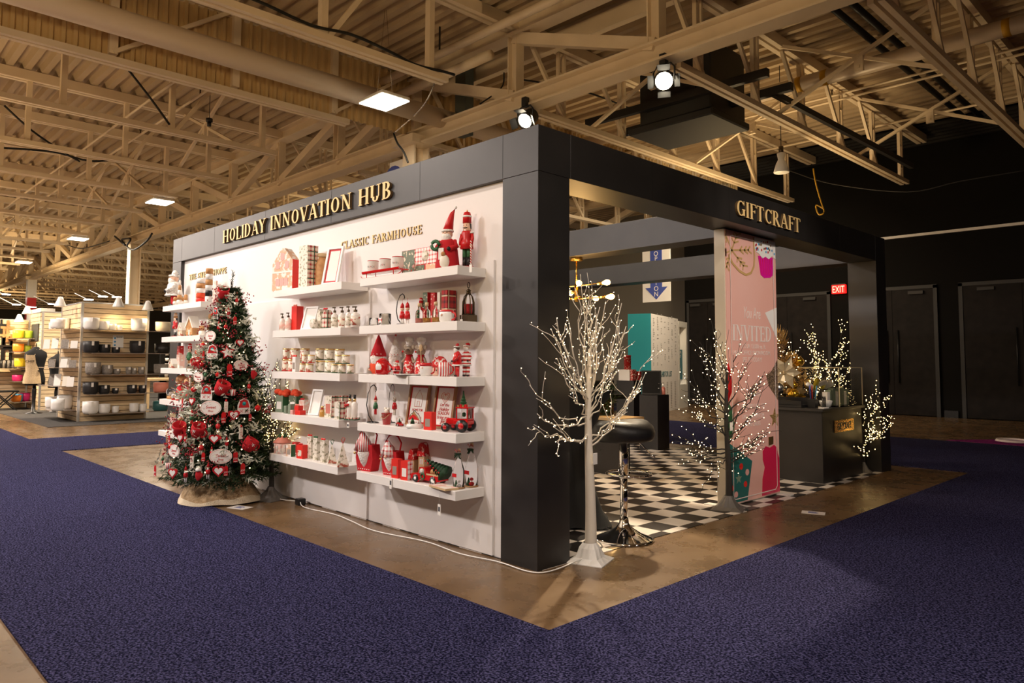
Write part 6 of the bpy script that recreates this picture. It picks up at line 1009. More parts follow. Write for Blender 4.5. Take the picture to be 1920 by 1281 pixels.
# ================================================================== REGISTRATION AREA BEHIND
kx = P(1222, 778, 2, 0); e = P(1290, 763, 2, 0); ux = Vector((e.x-kx.x, e.y-kx.y, 0)); LK = ux.length; ang = math.atan2(ux.y, ux.x)
o = thing('information_kiosk', 'tall kiosk with a teal end and a white face reading EXHIBITOR LIST', 'kiosk', kx, ang); KH = P(1222, 588, 0, kx.x).z
# local +x runs along the white face, local +y points away to the left
wl = .56
MB().box(0, .004, 0, LK*.72, wl, KH).build('body', ['wall_white'], o); MB().box(-.006, .0, 0, -.001, wl, KH).build('teal_end', ['teal'], o); MB().box(LK*.721, .0, 0, LK*.76, wl*.5, KH-.05).box(LK*.96, 0, 0, LK, wl*.5, KH-.05).box(LK*.76, 0, KH-.2, LK*.96, wl*.5, KH-.05).box(LK*.76, 0, 0, LK*.96, wl*.5, .62).build('frame', ['enamel_white'], o); dk = MB().box(LK*.765, .1, .75, LK*.955, .14, 1.55).build('teal_banner', ['teal_dark'], o)
for t, z_, s_ in (("CANADA'S", 1.45, .1), ('LARGEST', 1.34, .1), ('2024', .98, .12)): text(t, s_, (LK*.86, .098, z_), (1, 0, 0), 'print_white', 'banner_text', dk, width=.8)
MB().box(LK*.765, .16, .76, LK*.955, .2, KH-.2).build('back_panel', ['paper'], o)
text('EXHIBITOR LIST', .19, (LK*.36, -.001, .86), (1, 0, 0), 'teal_dark', 'heading', o, width=.85)
mb = MB(); rd = random.Random(4)
for r_ in range(30):
    for c_ in range(7):
        if rd.random() < .55: x_ = LK*(.05+.095*c_); mb.box(x_, -.002, 1.15+r_*.042, x_+rd.uniform(.05, .13), 0, 1.15+r_*.042+.012)
for r_ in range(16):
    for c_ in range(6): x_ = LK*(.05+.11*c_); mb.box(x_, -.002, .08+r_*.042, x_+.13, 0, .08+r_*.042+.01)
x_ = mb.build('list_print', ['grey_print'], o); x_['kind'] = 'stuff'
# hanging arrow sign (letters as far as the beams let them be read)
sy = 12.0; a = X(1205, sy, 3); b = X(1257, sy, 3); zb = P(1230, 566, 1, sy).z; zt = P(1230, 440, 1, sy).z; wd = b-a; cxs = (a+b)/2
o = thing('hanging_arrow_sign', 'white hanging sign with a blue down arrow and vertical letters', 'sign', (cxs, sy, zb)); bd = MB().box(-wd/2, 0, 0, wd/2, .02, zt-zb).build('board', ['paper'], o)
zz = lambda py: P(1230, py, 1, sy).z-zb
MB().prism([(-wd*.21, zz(539)), (-wd*.21, zt-zb-.1), (wd*.21, zt-zb-.1), (wd*.21, zz(539)), (wd*.40, zz(539)), (0, zz(562)), (-wd*.40, zz(539))], -.004, -.0005).build('blue_arrow', ['blue_sign'], bd)
for ch, py in (('N', 556), ('O', 545.5), ('I', 534.5), ('P', 489.5), ('O', 480), ('T', 469.5)): text(ch, .17, (0, -.006, zz(py)), (1, 0, 0), 'paper', 'letter', bd)
for s in (-1, 1): MB().tube([(s*wd*.35, .01, zt-zb), (s*wd*.35, .01, 6.2-zb)], .005).build('hanging_wire', ['silver'], o)
q = P(738, 310, 1, 4.2); o = thing('hanging_banner', 'corner of a white and navy banner hanging behind the header', 'banner', q); MB().box(-.12, 0, -.5, .5, .02, .06).build('cloth', ['paper'], o); MB().prism([(0+.28*math.cos(R(t)), -.26+.25*math.sin(R(t))) for t in range(0, 360, 20)], -.003, -.001).build('navy_disc', ['blue_sign'], o); MB().tube([(-.1, .01, .05), (-.06, .01, 1.5)], .004).build('wire', ['silver'], o)
lamp('AREA', 'kiosk_fill', (-4.6, 11.2, 4.6), 150, (1, .8, .55), to=(-7.4, 12.6, 1.2), shape='SQUARE', size=.8)  # added fill without a fixture, brightens the kiosk's white face
# ================================================================== SLATTED DISPLAY STAND AT THE LEFT
WX, WY, WH = -13.15, .72, 2.34
def slat(name, label, x0, y0, x1, y1, face, hz=WH, z0=0):
    """slatted panel; face: '+x' or '-y'"""
    o = thing(name, label, 'display wall', (x0, y0, 0), 0, 'slatted display walls'); w_, d_ = x1-x0, y1-y0
    pn = MB().box(0, 0, z0, w_, d_, hz).build('panel', ['slatwall'], o); mb = MB(); n = int((hz-z0)/.095)
    for i in range(1, n):
        z_ = z0+i*(hz-z0)/n
        if face == '+x': mb.box(w_, .03, z_-.006, w_+.001, d_-.03, z_+.006)
        else: mb.box(.03, -.001, z_-.006, w_-.03, 0, z_+.006)
    mb.build('grooves', ['groove'], pn)
    if face == '+x': MB().box(w_-.04, -.02, 0, w_+.012, .02, hz+.02).build('corner_post', ['alu'], o); MB().box(w_-.04, d_-.02, 0, w_+.012, d_+.02, hz+.02).build('corner_post', ['alu'], o); MB().box(w_-.04, 0, hz, w_+.01, d_, hz+.025).build('top_trim', ['alu'], o)
    else: MB().box(-.02, -.012, 0, .02, .04, hz+.02).build('corner_post', ['alu'], o); MB().box(0, -.01, hz, w_, .03, hz+.025).build('top_trim', ['alu'], o)
    return o
ye = YY(275, WX, 1.2)
slat('slatwall_panel', 'wide slatted wall hung with white, black and grey pots', WX-.05, WY, WX, ye, '+x')
slat('slatwall_panel', 'narrow slatted wall round the corner, carrying cards and bowls', WX-1.6, WY, WX-.05, WY+.05, '-y')
x3 = -17.2; y3 = YY(81, x3, 2.2); slat('slatwall_panel', 'slatted wall behind the white bowls, left of the narrow one', x3-.05, y3, x3, y3+.9, '+x', 2.34)
x4 = X(57, y3, 2.1); slat('slatwall_panel', 'slatted wall with a dark picture behind the dress form', x4, y3, x3-.05, y3+.05, '-y', 2.34); 
tag(MB().box(x4+.3, y3-.03, 1.66, x3-.35, y3-.002, 2.08).build('framed_photo', ['unit_dark']), 'dark blurred picture on the slatted wall above the dress form', 'picture')
x5 = x4-.1; slat('slatwall_panel', 'long slatted wall of crosses and bright pots at the left edge', x5-.05, -1.6, x5, y3, '+x', P(30, 601, 0, x5).z)
random.seed(21)
def glass_shelf(x0, y0, x1, y1, z, label): 
    o = thing('glass_shelf', label, 'shelf', (x0, y0, z), 0, 'glass shelves on the slatted walls'); MB().box(0, 0, -.010, x1-x0, y1-y0, 0).build('pane', ['glass_pane'], o)
    return o
def pot(x, y, z, d, h, m_, label, group, tp=True, face=0):
    r = d/2; o = thing('plant_pot', label, 'pot', (x, y, z+.001), 0, group); MB().lathe([(r*.72, 0), (r*.88, h*.06), (r*.99, h*.25), (r, h*.6), (r, h), (r*.92, h), (r*.9, h*.2), (1e-5, h*.15)], 18).build('pot_body', [m_], o)
    if tp: MB().box(r*.96, -.02, h*.62, r*1.03, .02, h*.98).build('price_tag', ['paper'], o)
RW = [('white', 618.7, [(171, 27, 22), (194, 19, 16), (211, 13, 12), (224.5, 9, 9), (260, 27, 23)], 'pot_white'), ('black', 662, [(170, 27, 22), (196, 19, 16), (217, 14, 11), (257, 26, 23)], 'pot_black'), ('grey', 702, [(174, 26, 22), (201, 19, 17), (219, 12, 10), (241, 10, 13), (251, 9, 11), (265, 11, 13)], 'pot_grey'), ('black', 738.7, [(169, 26, 22), (195, 19, 16), (216, 11, 10), (247, 17, 15), (267, 13, 14)], 'pot_black'), ('white', 775, [(169, 27, 23), (195, 20, 17), (216, 12, 12), (251, 16, 16), (268, 13, 14)], 'pot_white')]
for ri, (cn, py, lst, m_) in enumerate(RW):
    xs_ = WX+.17; z = P(190, py, 0, xs_).z; glass_shelf(WX+.01, WY+.12, WX+.33, ye+(.45), z, 'glass shelf on the wide slatted wall, %s from the top' % ordn[ri])
    for i, (px, w_, h_) in enumerate(lst):
        k = K((xs_, YY(px, xs_, z), z)); pot(xs_, YY(px, xs_, z), z, w_/k, h_/k, m_, '%s pot on the %s glass shelf of the wide slatted wall, %s from the left' % (cn, ordn[ri], ordn[i]), 'pots on the wide slatted wall')
    px = 290; k = K((WX+.1, ye+.3, z)); mm = ('pot_cream', 'black', 'pot_grey', 'salmon', 'pot_teal')[ri]
    b_ = tag(MB().lathe([(.12, 0), (.15, .03), (.155, .2), (.14, .2), (.13, .04), (1e-5, .03)], 18).build('storage_bowl', [mm], None, (WX+.17, ye+.25, z+.001)), '%s bowl at the right end of the %s glass shelf, past the corner' % (('cream', 'black', 'grey', 'salmon', 'dark teal')[ri], ordn[ri]), 'bowl')
o = thing('notice', 'white paper notice pinned on the wide slatted wall', 'notice', (WX+.012, YY(221.5, WX, 1.7), P(221, 652, 0, WX).z)); MB().box(0, -.10, 0, .004, .10, .25).build('sheet', ['paper'], o); mb = MB()
for i in range(3): mb.lathe([(.02, 0), (.02, .001)], 12, (.0045, -.06, .05+.07*i), axis='x')
x_ = mb.build('blue_dot_print', ['pot_blue'], o); text('Special', .05, (.005, .02, .2), (0, 1, 0), 'tag_ink', 'heading', o, width=.8)
# shelves and goods on the narrow wall
SHL = [(618, 4), (654, 6), (689, 5), (723, 4), (768, 3)]
for si, (py, n_) in enumerate(SHL):
    yy_ = WY-.22; z = P(112, py, 1, yy_).z; glass_shelf(WX-1.45, WY-.42, WX-.12, WY-.01, z, 'glass shelf on the narrow slatted wall, %s from the top' % ordn[si])
    if si in (0, 4):
        for i, (px, w_, h_) in enumerate([(97, 10, 14), (107, 22, 22), (121, 24, 18)] if si == 0 else [(95, 19, 20), (110, 26, 26), (121, 22, 22)]):
            p_ = Vector((X(px, yy_, z), yy_-.12*(i == 2)+.1*(i == 1), z)); k = K(p_); pot(p_.x, p_.y, z, w_/k, h_/k, 'pot_white', 'white %s on the %s glass shelf of the narrow wall, %s from the left' % ('bowl' if si == 0 else 'planter', ordn[si], ordn[i]), 'bowls on the narrow slatted wall', False)
    else:
        for i in range(n_+1):
            px = 92+i*52/(n_+1); p_ = Vector((X(px, yy_, z), yy_+random.uniform(-.08, .08), z+.001)); h = random.uniform(.14, .24); mm = ('paper', 'pot_grey', 'enamel_white', 'cream')[i % 4]
            b_ = MB().box(-.06, -.006, 0, .06, .006, h).build('card_plaque', [mm], None, p_); b_.rotation_euler = (R(-14), R(0), R(60)); tag(b_, '%s upright card on the %s glass shelf of the narrow wall, %s from the left' % (('white', 'grey', 'glossy', 'cream')[i % 4], ordn[si], ordn[i]), 'card', 'cards on the narrow slatted wall')
# bright pots on the long wall
BP = [(620+15, [(34, 18, 15, 'pot_yellow', 'yellow'), (52, 20, 15, 'pot_lime', 'lime')], 'first'), (660, [(34, 18, 15, 'pot_orange', 'orange'), (51, 15, 12, 'pot_lime', 'yellow green')], 'second'), (688, [(35, 15, 16, 'pot_yellow', 'yellow'), (45, 9, 15, 'pot_yellow', 'tall yellow')], 'third'), (715, [(32, 17, 12, 'pot_pink', 'magenta')], 'fourth'), (753, [(30, 16, 12, 'pot_orange', 'rust'), (37, 12, 14, 'pot_blue', 'blue and white'), (50, 17, 15, 'pot_pink', 'hot pink')], 'fifth')]
for py, lst, on_ in BP:
    xs_ = x5+.6; z = P(40, py, 0, xs_).z; glass_shelf(x5+.05, YY(23, xs_, z), x5+.85, YY(64, xs_, z), z, 'glass shelf of bright pots on the long slatted wall, %s from the top' % on_)
    for i, (px, w_, h_, mm, cn) in enumerate(lst): k = K((xs_, YY(px, xs_, z), z)); pot(xs_-.1*i, YY(px, xs_, z), z, w_/k, h_/k, mm, '%s pot on the %s shelf of bright pots' % (cn, on_), 'bright pots', False)
for i, (px, py, s_, m_) in enumerate([(14, 618, .32, 'wood'), (7, 632, .3, 'wood'), (21, 638, .22, 'crate_wood'), (5, 655, .42, 'black'), (20, 658, .36, 'black'), (2, 612, .24, 'black')]):
    q = P(px, py, 0, x5+.03); o = thing('wall_cross', '%s wall cross on the long slatted wall, %s' % (('brown', 'red-brown', 'small brown', 'tall dark', 'slim dark', 'short dark')[i], ('top one by the corner', 'under the top one', 'right one of the second row', 'left one of the lowest row', 'right one of the lowest row', 'at the very edge')[i]), 'cross', q, 0, 'wall crosses'); MB().box(0, -s_*.09, -s_, .02, s_*.09, s_*.7).box(0.001, -s_*.45, s_*.05, .021, s_*.45, s_*.25).build('cross', [m_], o)
for i in range(7): q = P(2+i*4.2, 691, 0, x5+.3); tag(MB().lathe([(.05, 0), (.05, .2), (.045, .2), (.045, .02)], 12).build('dark_jar', ['black' if i % 2 == 0 else 'pot_grey'], None, q), '%s jar on the long slatted wall, %s from the picture edge' % ('black' if i % 2 == 0 else 'grey', ordn[i]), 'jar', 'jars on the long slatted wall')
q = P(10, 693, 0, x5+.3); glass_shelf(x5+.05, q.y-1.0, x5+.5, YY(31, x5+.3, q.z), q.z-.001, 'glass shelf of dark jars on the long slatted wall')
# wooden table and stool before it
q = P(22, 756, 2, 0); o = thing('wooden_table', 'pale wooden table at the left picture edge', 'table', (q.x, q.y, 0)); MB().box(-.6, -1.6, .72, .05, .05, .77).build('tabletop', ['pale_wood'], o)
for x_, y_ in ((-.05, -.05), (-.55, -.05), (-.05, -1.5), (-.55, -1.5)): MB().box(x_-.045, y_-.045, 0, x_+.045, y_+.045, .72).build('leg', ['pale_wood'], o)
q = P(8, 770, 2, 0); o = thing('folding_stool', 'black folding stool with crossed legs at the left edge', 'stool', (q.x, q.y, 0)); MB().box(-.2, -.2, .44, .2, .25, .48, bev=.01).build('seat', ['black'], o); MB().beam((.18, -.2, 0), (.18, .22, .44), .025, .025).build('leg', ['black'], o); MB().beam((.18, .22, 0), (.18, -.2, .44), .025, .025).build('leg', ['black'], o); MB().beam((-.18, -.2, 0), (-.18, .22, .44), .025, .025).build('leg', ['black'], o); MB().beam((-.18, .22, 0), (-.18, -.2, .44), .025, .025).build('leg', ['black'], o)
# dress form with apron
def dress_form(px, py, label, apron=True, hpx=133):
    q = P(px, py, 2, 0); h = hpx/K(q); o = thing('dress_form', label, 'mannequin', q, R(50)); s_ = h/1.55
    f = lambda z_: z_*s_
    MB().lathe([(.19*s_, f(.62)), (.2*s_, f(.75)), (.155*s_, f(.95)), (.19*s_, f(1.15)), (.215*s_, f(1.25)), (.2*s_, f(1.34)), (.08*s_, f(1.42)), (.05*s_, f(1.46)), (1e-5, f(1.47))], 20).build('torso', ['black_cloth'], o); MB().cyl((0, 0, f(1.46)), .012, f(.09), 8).build('neck_finial', ['black'], o)
    MB().lathe([(.17*s_, 0), (.17*s_, .02), (.04, .05), (.035, f(.3)), (.045, f(.5)), (.03, f(.62))], 14).build('stand', ['black'], o)
    if apron:
        vs = []; fs = []
        for j, (z_, w_, r_) in enumerate(((1.28, .42, .222), (1.1, .55, .20), (.95, .9, .175), (.8, 1.0, .205), (.66, 1.05, .215))):
            for i in range(9): a = -math.pi/2+(i-4)*.26*w_; vs.append((r_*1.03*s_*math.cos(a), r_*1.03*s_*math.sin(a), f(z_)))
        for j in range(4):
            for i in range(8): fs.append((j*9+i, j*9+i+1, (j+1)*9+i+1, (j+1)*9+i))
        mb = MB()._add(vs, fs, 0, True); ap = mb.build('apron', ['burlap'], o); text('CHEF', .075*s_, (0, -.21*s_-.004, f(1.12)), (1, 0, 0), 'black', 'apron_lettering', ap); MB().tube([(-.09*s_, -.2*s_, f(1.28)), (-.06*s_, -.08*s_, f(1.4)), (.06*s_, -.08*s_, f(1.4)), (.09*s_, -.2*s_, f(1.28))], .008*s_).build('neck_strap', ['burlap'], ap)
        for s in (-1, 1): MB().box(s*.17*s_-.035, -.15*s_, f(.93), s*.17*s_+.035, -.1*s_, f(.95)).build('waist_tie', ['black'], ap)
    return o
dress_form(62, 776, 'black dress form wearing a burlap chef apron'); dress_form(104, 773.5, 'plain black dress form behind the cards, right of the aproned one', False, 116)
# clamp lamps along the tops
def clamp(px, py, ax, v, label, hot='lamp_hot', rot=0):
    q = P(px, py, ax, v); o = thing('clamp_lamp', label, 'lamp', q, R(rot), 'clamp lamps on the slatted walls'); MB().lathe([(.11, 0), (.105, .015), (.06, .13), (.04, .19), (.001, .2)], 18).build('shade', ['enamel_white'], o); MB().cyl((0, 0, .004), .08, .012, 14).build('bulb', [hot], o); MB().tube([(0, 0, .15), (-.1, .05, .2), (-.28, .05, .16)], .008).build('arm', ['black'], o); MB().box(-.31, .02, .04, -.26, .08, .18).build('clamp', ['black'], o)
    lamp('SPOT', 'clamp_light', q-Vector((0, 0, .02)), 27, (1, .74, .42), to=q+Vector((-.25, .05, -1)), spot_size=R(130), spot_blend=.8, shadow_soft_size=.08)
clamp(222, 576, 0, WX+.28, 'white clamp lamp above the middle of the wide slatted wall'); clamp(277, 582, 0, WX+.3, 'white clamp lamp at the right corner of the wide slatted wall'); clamp(113, 575, 1, WY-.3, 'white clamp lamp above the narrow slatted wall'); clamp(51, 589, 1, y3-.3, 'white clamp lamp above the dark picture'); clamp(36, 604, 0, x5+.35, 'white clamp lamp above the bright pots')
for py, w_, px in ((600, 60, 30), ): lamp('AREA', 'stand_light', (x5+1.6, -.6, 2.9), 150, (1, .76, .45), to=(x5, -1.2, 1.0), shape='DISK', size=.3)
# white booth beyond with bright arm lamps
q = P(46, 570, 0, -30); o = thing('white_booth', 'white walled booth beyond, topped by bright arm lamps', 'booth', (-30, 0, 0)); a_, b_ = YY(10, -30, 2), YY(101, -30, 2); zt = P(60, 577, 0, -30).z
MB().box(-.1, a_+1.2, 0, 0, b_, zt).box(-2.5, a_+1.1, 0, 0, a_+1.2, zt).build('walls', ['enamel_white'], o)
for i, (px, py) in enumerate([(12, 553), (31, 572), (98, 571), (60, 577)]): q = P(px, py, 0, -29.4); l = thing('arm_lamp', 'bright arm lamp above the white booth, %s from the left' % ordn[(0, 1, 3, 2)[i]], 'lamp', q, 0, 'bright arm lamps'); MB().box(-.12, -.12, 0, .12, .12, .03).build('lamp_head', ['lamp_cool'], l); MB().beam((-.1, -.1, .03), (-.1, -.6, .3), .03, .02).build('arm', ['alu'], l)
for i, (px, py) in enumerate([(166, 563), (193, 557), (219, 558)]): q = P(px, py, 0, -24); l = thing('arm_lamp', 'bright lamp over booths behind the wide slatted wall, %s from the left' % ordn[i], 'lamp', q, 0, 'bright lamps over far booths'); MB().box(-.1, -.12, 0, .1, .12, .03).build('lamp_head', ['lamp_cool' if i == 0 else 'lamp_hot'], l); MB().beam((-.1, 0, .03), (-.5, -.3, .25), .02, .02).build('arm', ['alu'], l)
q = P(312, 640, 0, -16); 
o = thing('cup_rack', 'dark rack of stacked cups just left of the black stand', 'rack', P(311, 700, 0, -17)); MB().box(-.1, -.14, -.95, 0, .14, .75).build('back_board', ['hall_dark'], o)
for i in range(6): MB().lathe([(.04, 0), (.05, .08)], 10, (.05, .0, -.1+.14*i)).build('cup', ['white' if i % 2 else 'pot_grey'], o)
q = P(300, 768, 2, 0); o = thing('wooden_bench', 'pale wooden table glimpsed left of the black stand', 'table', (-16.5, YY(300, -16.5, .5), 0)); MB().box(-.5, -.5, .70, .4, .45, .75).build('tabletop', ['pale_wood'], o)
for x_, y_ in ((.3, -.4), (.3, .35), (-.4, -.4), (-.4, .35)): MB().box(x_-.045, y_-.045, 0, x_+.045, y_+.045, .7).build('leg', ['pale_wood'], o)
# ================================================================== LIT TWIG TREES
def twig_tree(name, label, base, trunk_h, r0, r1, bark, led, limbs, seed, base_m, hw, twigs=7, tl=.22, ledr=.0045, led_gap=.055, droop=.0, mesh_r=.007, maxled=420, lean=(0, 0), tagz=None, spread=.5):
    rd = random.Random(seed); o = thing(name, label, 'lighted tree', base); leds = []
    vs = []; n = 12
    # pleated square foot
    mb = MB(); vs = []; fs = []; rings = [(hw*1.25, 0, 1), (hw*1.25, .006, 1), (hw*.75, .03, .6), (r0*1.6, .085, .1), (r0*1.05, .115, 0)]
    for (rr_, z_, sq) in rings:
        for k in range(24):
            a = 2*math.pi*k/24+R(20); s_ = 1/max(abs(math.cos(a-R(20))), abs(math.sin(a-R(20)))); q_ = rr_*((1-sq)+sq*s_*.8); q_ *= 1+(.06*(k % 2) if .02 < z_ < .1 else 0); vs.append((q_*math.cos(a), q_*math.sin(a), z_))
    for i in range(len(rings)-1):
        for k in range(24): fs.append((i*24+k, i*24+(k+1) % 24, (i+1)*24+(k+1) % 24, (i+1)*24+k))
    mb._add(vs, fs); mb.build('foot_cover', [base_m], o)
    tp = [(lean[0]*t+.006*math.sin(t*7), lean[1]*t+.006*math.cos(t*5), trunk_h*t) for t in [i/12 for i in range(13)]]
    MB().tube([(p[0], p[1], max(.09, p[2])) for p in tp], r0, 14, r2=r1).build('trunk', [bark], o)
    def tp_at(z): t = z/trunk_h; return Vector((lean[0]*t+.006*math.sin(t*7), lean[1]*t+.006*math.cos(t*5), z))
    for (z_, dx, dy, dz, nt) in limbs:
        mb = MB(); a = tp_at(z_); L_ = Vector((dx, dy, dz)); ln = L_.length; pts = []
        for i in range(9):
            t = i/8; w_ = Vector((rd.gauss(0, 1), rd.gauss(0, 1), rd.gauss(0, 1)))*(.012 if 0 < i < 8 else 0); bow = Vector((0, 0, -.10*ln*math.sin(math.pi*t)*(1 if L_.z > 0 else -1))); pts.append(a+L_*t+bow+w_)
        mb.tube(pts, mesh_r, 6, r2=.0022)
        s_ = 0
        for i in range(1, 9):
            if i > 1:
                for q_ in range(max(1, int(ln/8/led_gap))): leds.append(pts[i]+(pts[i-1]-pts[i])*rd.random()+Vector((rd.gauss(0, .006), rd.gauss(0, .006), rd.gauss(0, .006))))
        for q_ in range(nt):
            t = rd.uniform(.25, .98); i = min(7, int(t*8)); p = pts[i]+(pts[i+1]-pts[i])*(t*8-i); d = (L_.normalized()+Vector((rd.gauss(0, spread), rd.gauss(0, spread), rd.gauss(.15-droop, spread*.7)))).normalized(); l = tl*rd.uniform(.5, 1.25); tw = [p]
            for k in range(1, 5): tw.append(tw[-1]+d*l/4+Vector((rd.gauss(0, .008), rd.gauss(0, .008), rd.gauss(0, .008)))); leds.append(tw[-1]+Vector((rd.gauss(0, .004),)*3))
            if l > led_gap*4: leds.append((tw[1]+tw[2])/2+Vector((0, .005, 0)))
            mb.tube(tw, .0028, 5, r2=.0013)
        mb.build('branch', [bark], o)
    rd.shuffle(leds); leds = leds[:maxled]; leds.sort(key=lambda p: (Vector(base)+p-CAM).length); me = None
    for p in leds[:100]:
        if me is None: b0_ = MB().ball((0, 0, 0), ledr, 6).build('led_light', [led], o, p); me = b0_.data
        else: b_ = bpy.data.objects.new('led_light', me); COL.objects.link(b_); b_.parent = o; b_.location = p
    mb = MB()
    for p in leds[100:]: mb.ball(p, ledr, 5)
    if len(leds) > 100: x_ = mb.build('string_lights', [led], o); x_['kind'] = 'stuff'
    if tagz: MB().box(r0+.002, -.02, tagz, r0+.006, .02, tagz+.07).build('label_tag', ['paper'], o)
    return o
def px_limb(base, z, px, py, dep=0, nt=7, side=False):
    if side: w_ = P(px, py, 0, base[0]+.02+abs(dep)); d = w_-Vector(base); return (z, d.x, d.y, d.z-z, nt)
    """a limb aimed at the spot the photo shows, at the tree's own distance"""
    w_ = P(px, py, 1, base[1]); d = w_-Vector(base); v = Vector((d.x, 0, d.z-z)); u = Vector((CAM.x-base[0], CAM.y-base[1], 0)).normalized(); h = v.x; r_ = Vector((_rt.x, _rt.y, 0)).normalized()*(px-1e9)*0 if 0 else None
    # spread the sideways reach across the picture plane instead of along the stand
    k = K(base); lat = (px-X0px(base))/k; rt = Vector((_rt.x, _rt.y, 0)).normalized(); q_ = rt*lat+u*dep; return (z, q_.x, q_.y, (P0py(base, z)-py)/k, nt)
def proj(p):
    d = Vector(p)-CAM; zc = d.dot(_fw); return 960+FPX*d.dot(_rt)/zc, AXY-FPX*d.dot(_up)/zc
def X0px(b): return proj(b)[0]
def P0py(b, z): return proj((b[0], b[1], b[2]+z))[1]
B1 = P(1106, 1052, 2, 0)
limbs = []
for z, px, py, dp, nt in [(.86, 996, 722, .05, 3), (.80, 1002, 800, .1, 5), (.9, 1010, 776, .12, 6), (.78, 1040, 800, .15, 5), (.98, 1044, 632, -.05, 6), (1.0, 1046, 598, .1, 6), (.95, 1070, 610, -.1, 7), (1.05, 1080, 540, .06, 7), (1.1, 1090, 508, -.05, 7), (1.15, 1108, 556, .1, 7), (1.2, 1112, 562, -.12, 6), (1.0, 1128, 575, .1, 6), (1.02, 1140, 560, -.05, 7), (.95, 1170, 566, .05, 7), (.96, 1180, 608, -.08, 6), (.9, 1164, 640, .1, 6), (.92, 1154, 676, -.1, 6), (.72, 1228, 664, .04, 7), (.70, 1208, 706, -.05, 6), (.74, 1184, 745, .1, 6), (.85, 1150, 700, .12, 5), (1.0, 1060, 665, .15, 6), (.9, 1060, 700, -.12, 6), (1.1, 1120, 600, .2, 6)]: limbs.append(px_limb(B1, z, px, py, dp, nt, px < 1085))
twig_tree('white_birch', 'white artificial birch tree with warm string lights beside the corner pillar', B1, 1.32, .040, .012, 'birch_white', 'led_warm', limbs, 5, 'enamel_white', .12, ledr=.0026, tl=.17, tagz=.60, led_gap=.05, maxled=420, spread=.38, mesh_r=.0055)
B2 = P(1366, 955, 2, 0); limbs = []
for z, px, py, dp, nt in [(.95, 1346, 612, 0, 7), (1.0, 1360, 640, .05, 5), (.9, 1332, 660, .1, 7), (.85, 1318, 662, -.1, 7), (.8, 1296, 715, .05, 8), (.75, 1305, 745, .15, 7), (.7, 1300, 780, -.05, 7), (.62, 1310, 780, .1, 7), (.5, 1262, 812, .05, 8), (.48, 1290, 842, -.1, 8), (.45, 1300, 852, .1, 7), (.42, 1330, 895, .05, 3), (.95, 1380, 665, .1, 6), (.85, 1408, 680, .02, 6), (.8, 1440, 696, .05, 8), (.72, 1432, 712, .1, 8), (.66, 1420, 722, -.05, 7), (.6, 1424, 765, .1, 6), (.55, 1400, 790, .1, 7), (.5, 1436, 815, .05, 8), (.48, 1440, 812, .12, 8), (.42, 1430, 822, .08, 7), (.4, 1408, 845, .1, 6), (.6, 1340, 760, .2, 7), (.7, 1350, 715, .2, 7)]: limbs.append(px_limb(B2, z, px, py, dp*.6, nt))
twig_tree('black_twig_tree', 'dark artificial twig tree with warm lights before the pink panel', B2, 1.18, .032, .010, 'bark_black', 'led_warm', limbs, 8, 'tin_base', .13, ledr=.0034, tl=.20, tagz=.66, led_gap=.045, maxled=460, spread=.5)
B3 = Vector((-.62, 5.55, 0)); limbs = []
for z, px, py, dp, nt in [(1.0, 1586, 612, 0, 9), (.95, 1592, 640, .05, 9), (.9, 1522, 632, 0, 7), (.85, 1528, 625, .1, 7), (.8, 1535, 655, -.05, 8), (.85, 1540, 672, .05, 8), (.7, 1530, 690, .1, 8), (.75, 1580, 690, 0, 9), (.7, 1605, 680, .1, 7), (.8, 1560, 690, .1, 9), (.6, 1590, 730, .15, 8)]: limbs.append(px_limb(B3, z, px, py, dp*.3, nt))
twig_tree('gold_twig_tree', 'golden lighted twig tree glowing behind the acrylic box', B3, 1.05, .028, .010, 'bark_black', 'led_gold', limbs, 12, 'tin_base', .12, ledr=.0046, tl=.18, led_gap=.035, maxled=420, spread=.4)
B4 = Vector((-.16, 5.50, 0)); limbs = []
for z, px, py, dp, nt in [(.45, 1652, 735, .0, 7), (.42, 1668, 742, .05, 5), (.35, 1660, 792, .0, 9), (.3, 1668, 798, .05, 8), (.3, 1640, 782, .1, 8), (.5, 1632, 752, 0, 7), (.2, 1622, 820, .1, 3)]: limbs.append(px_limb(B4, z, px, py, .22+dp*.3, nt, True))
twig_tree('gold_twig_bush', 'low golden lighted twig bush spreading past the counter by the end pillar', B4, .55, .02, .008, 'bark_black', 'led_gold', limbs, 13, 'tin_base', .09, ledr=.0046, tl=.14, led_gap=.035, maxled=220, spread=.45)
B5 = Vector((-3.17, -.13, 0)); limbs = []
for z, px, py, dp, nt in [(.55, 515, 672, 0, 8), (.5, 505, 700, .05, 8), (.55, 522, 700, -.05, 9), (.5, 535, 715, 0, 9), (.55, 498, 725, 0, 9), (.45, 545, 760, 0, 9), (.5, 553, 806, 0, 6), (.45, 515, 760, .1, 9), (.5, 528, 740, 0, 9), (.4, 500, 790, 0, 9), (.45, 488, 770, .1, 8), (.38, 505, 830, .1, 8), (.42, 530, 810, 0, 8), (.4, 540, 790, .0, 8)]: limbs.append(px_limb(B5, z, px, py, dp*.3, nt))
twig_tree('brown_twig_tree', 'dark twig tree glowing between the Christmas tree and the middle shelves', B5, .85, .024, .010, 'bark_black', 'led_gold', limbs, 15, 'tin_base', .12, ledr=.0036, tl=.15, led_gap=.035, maxled=320, spread=.32)
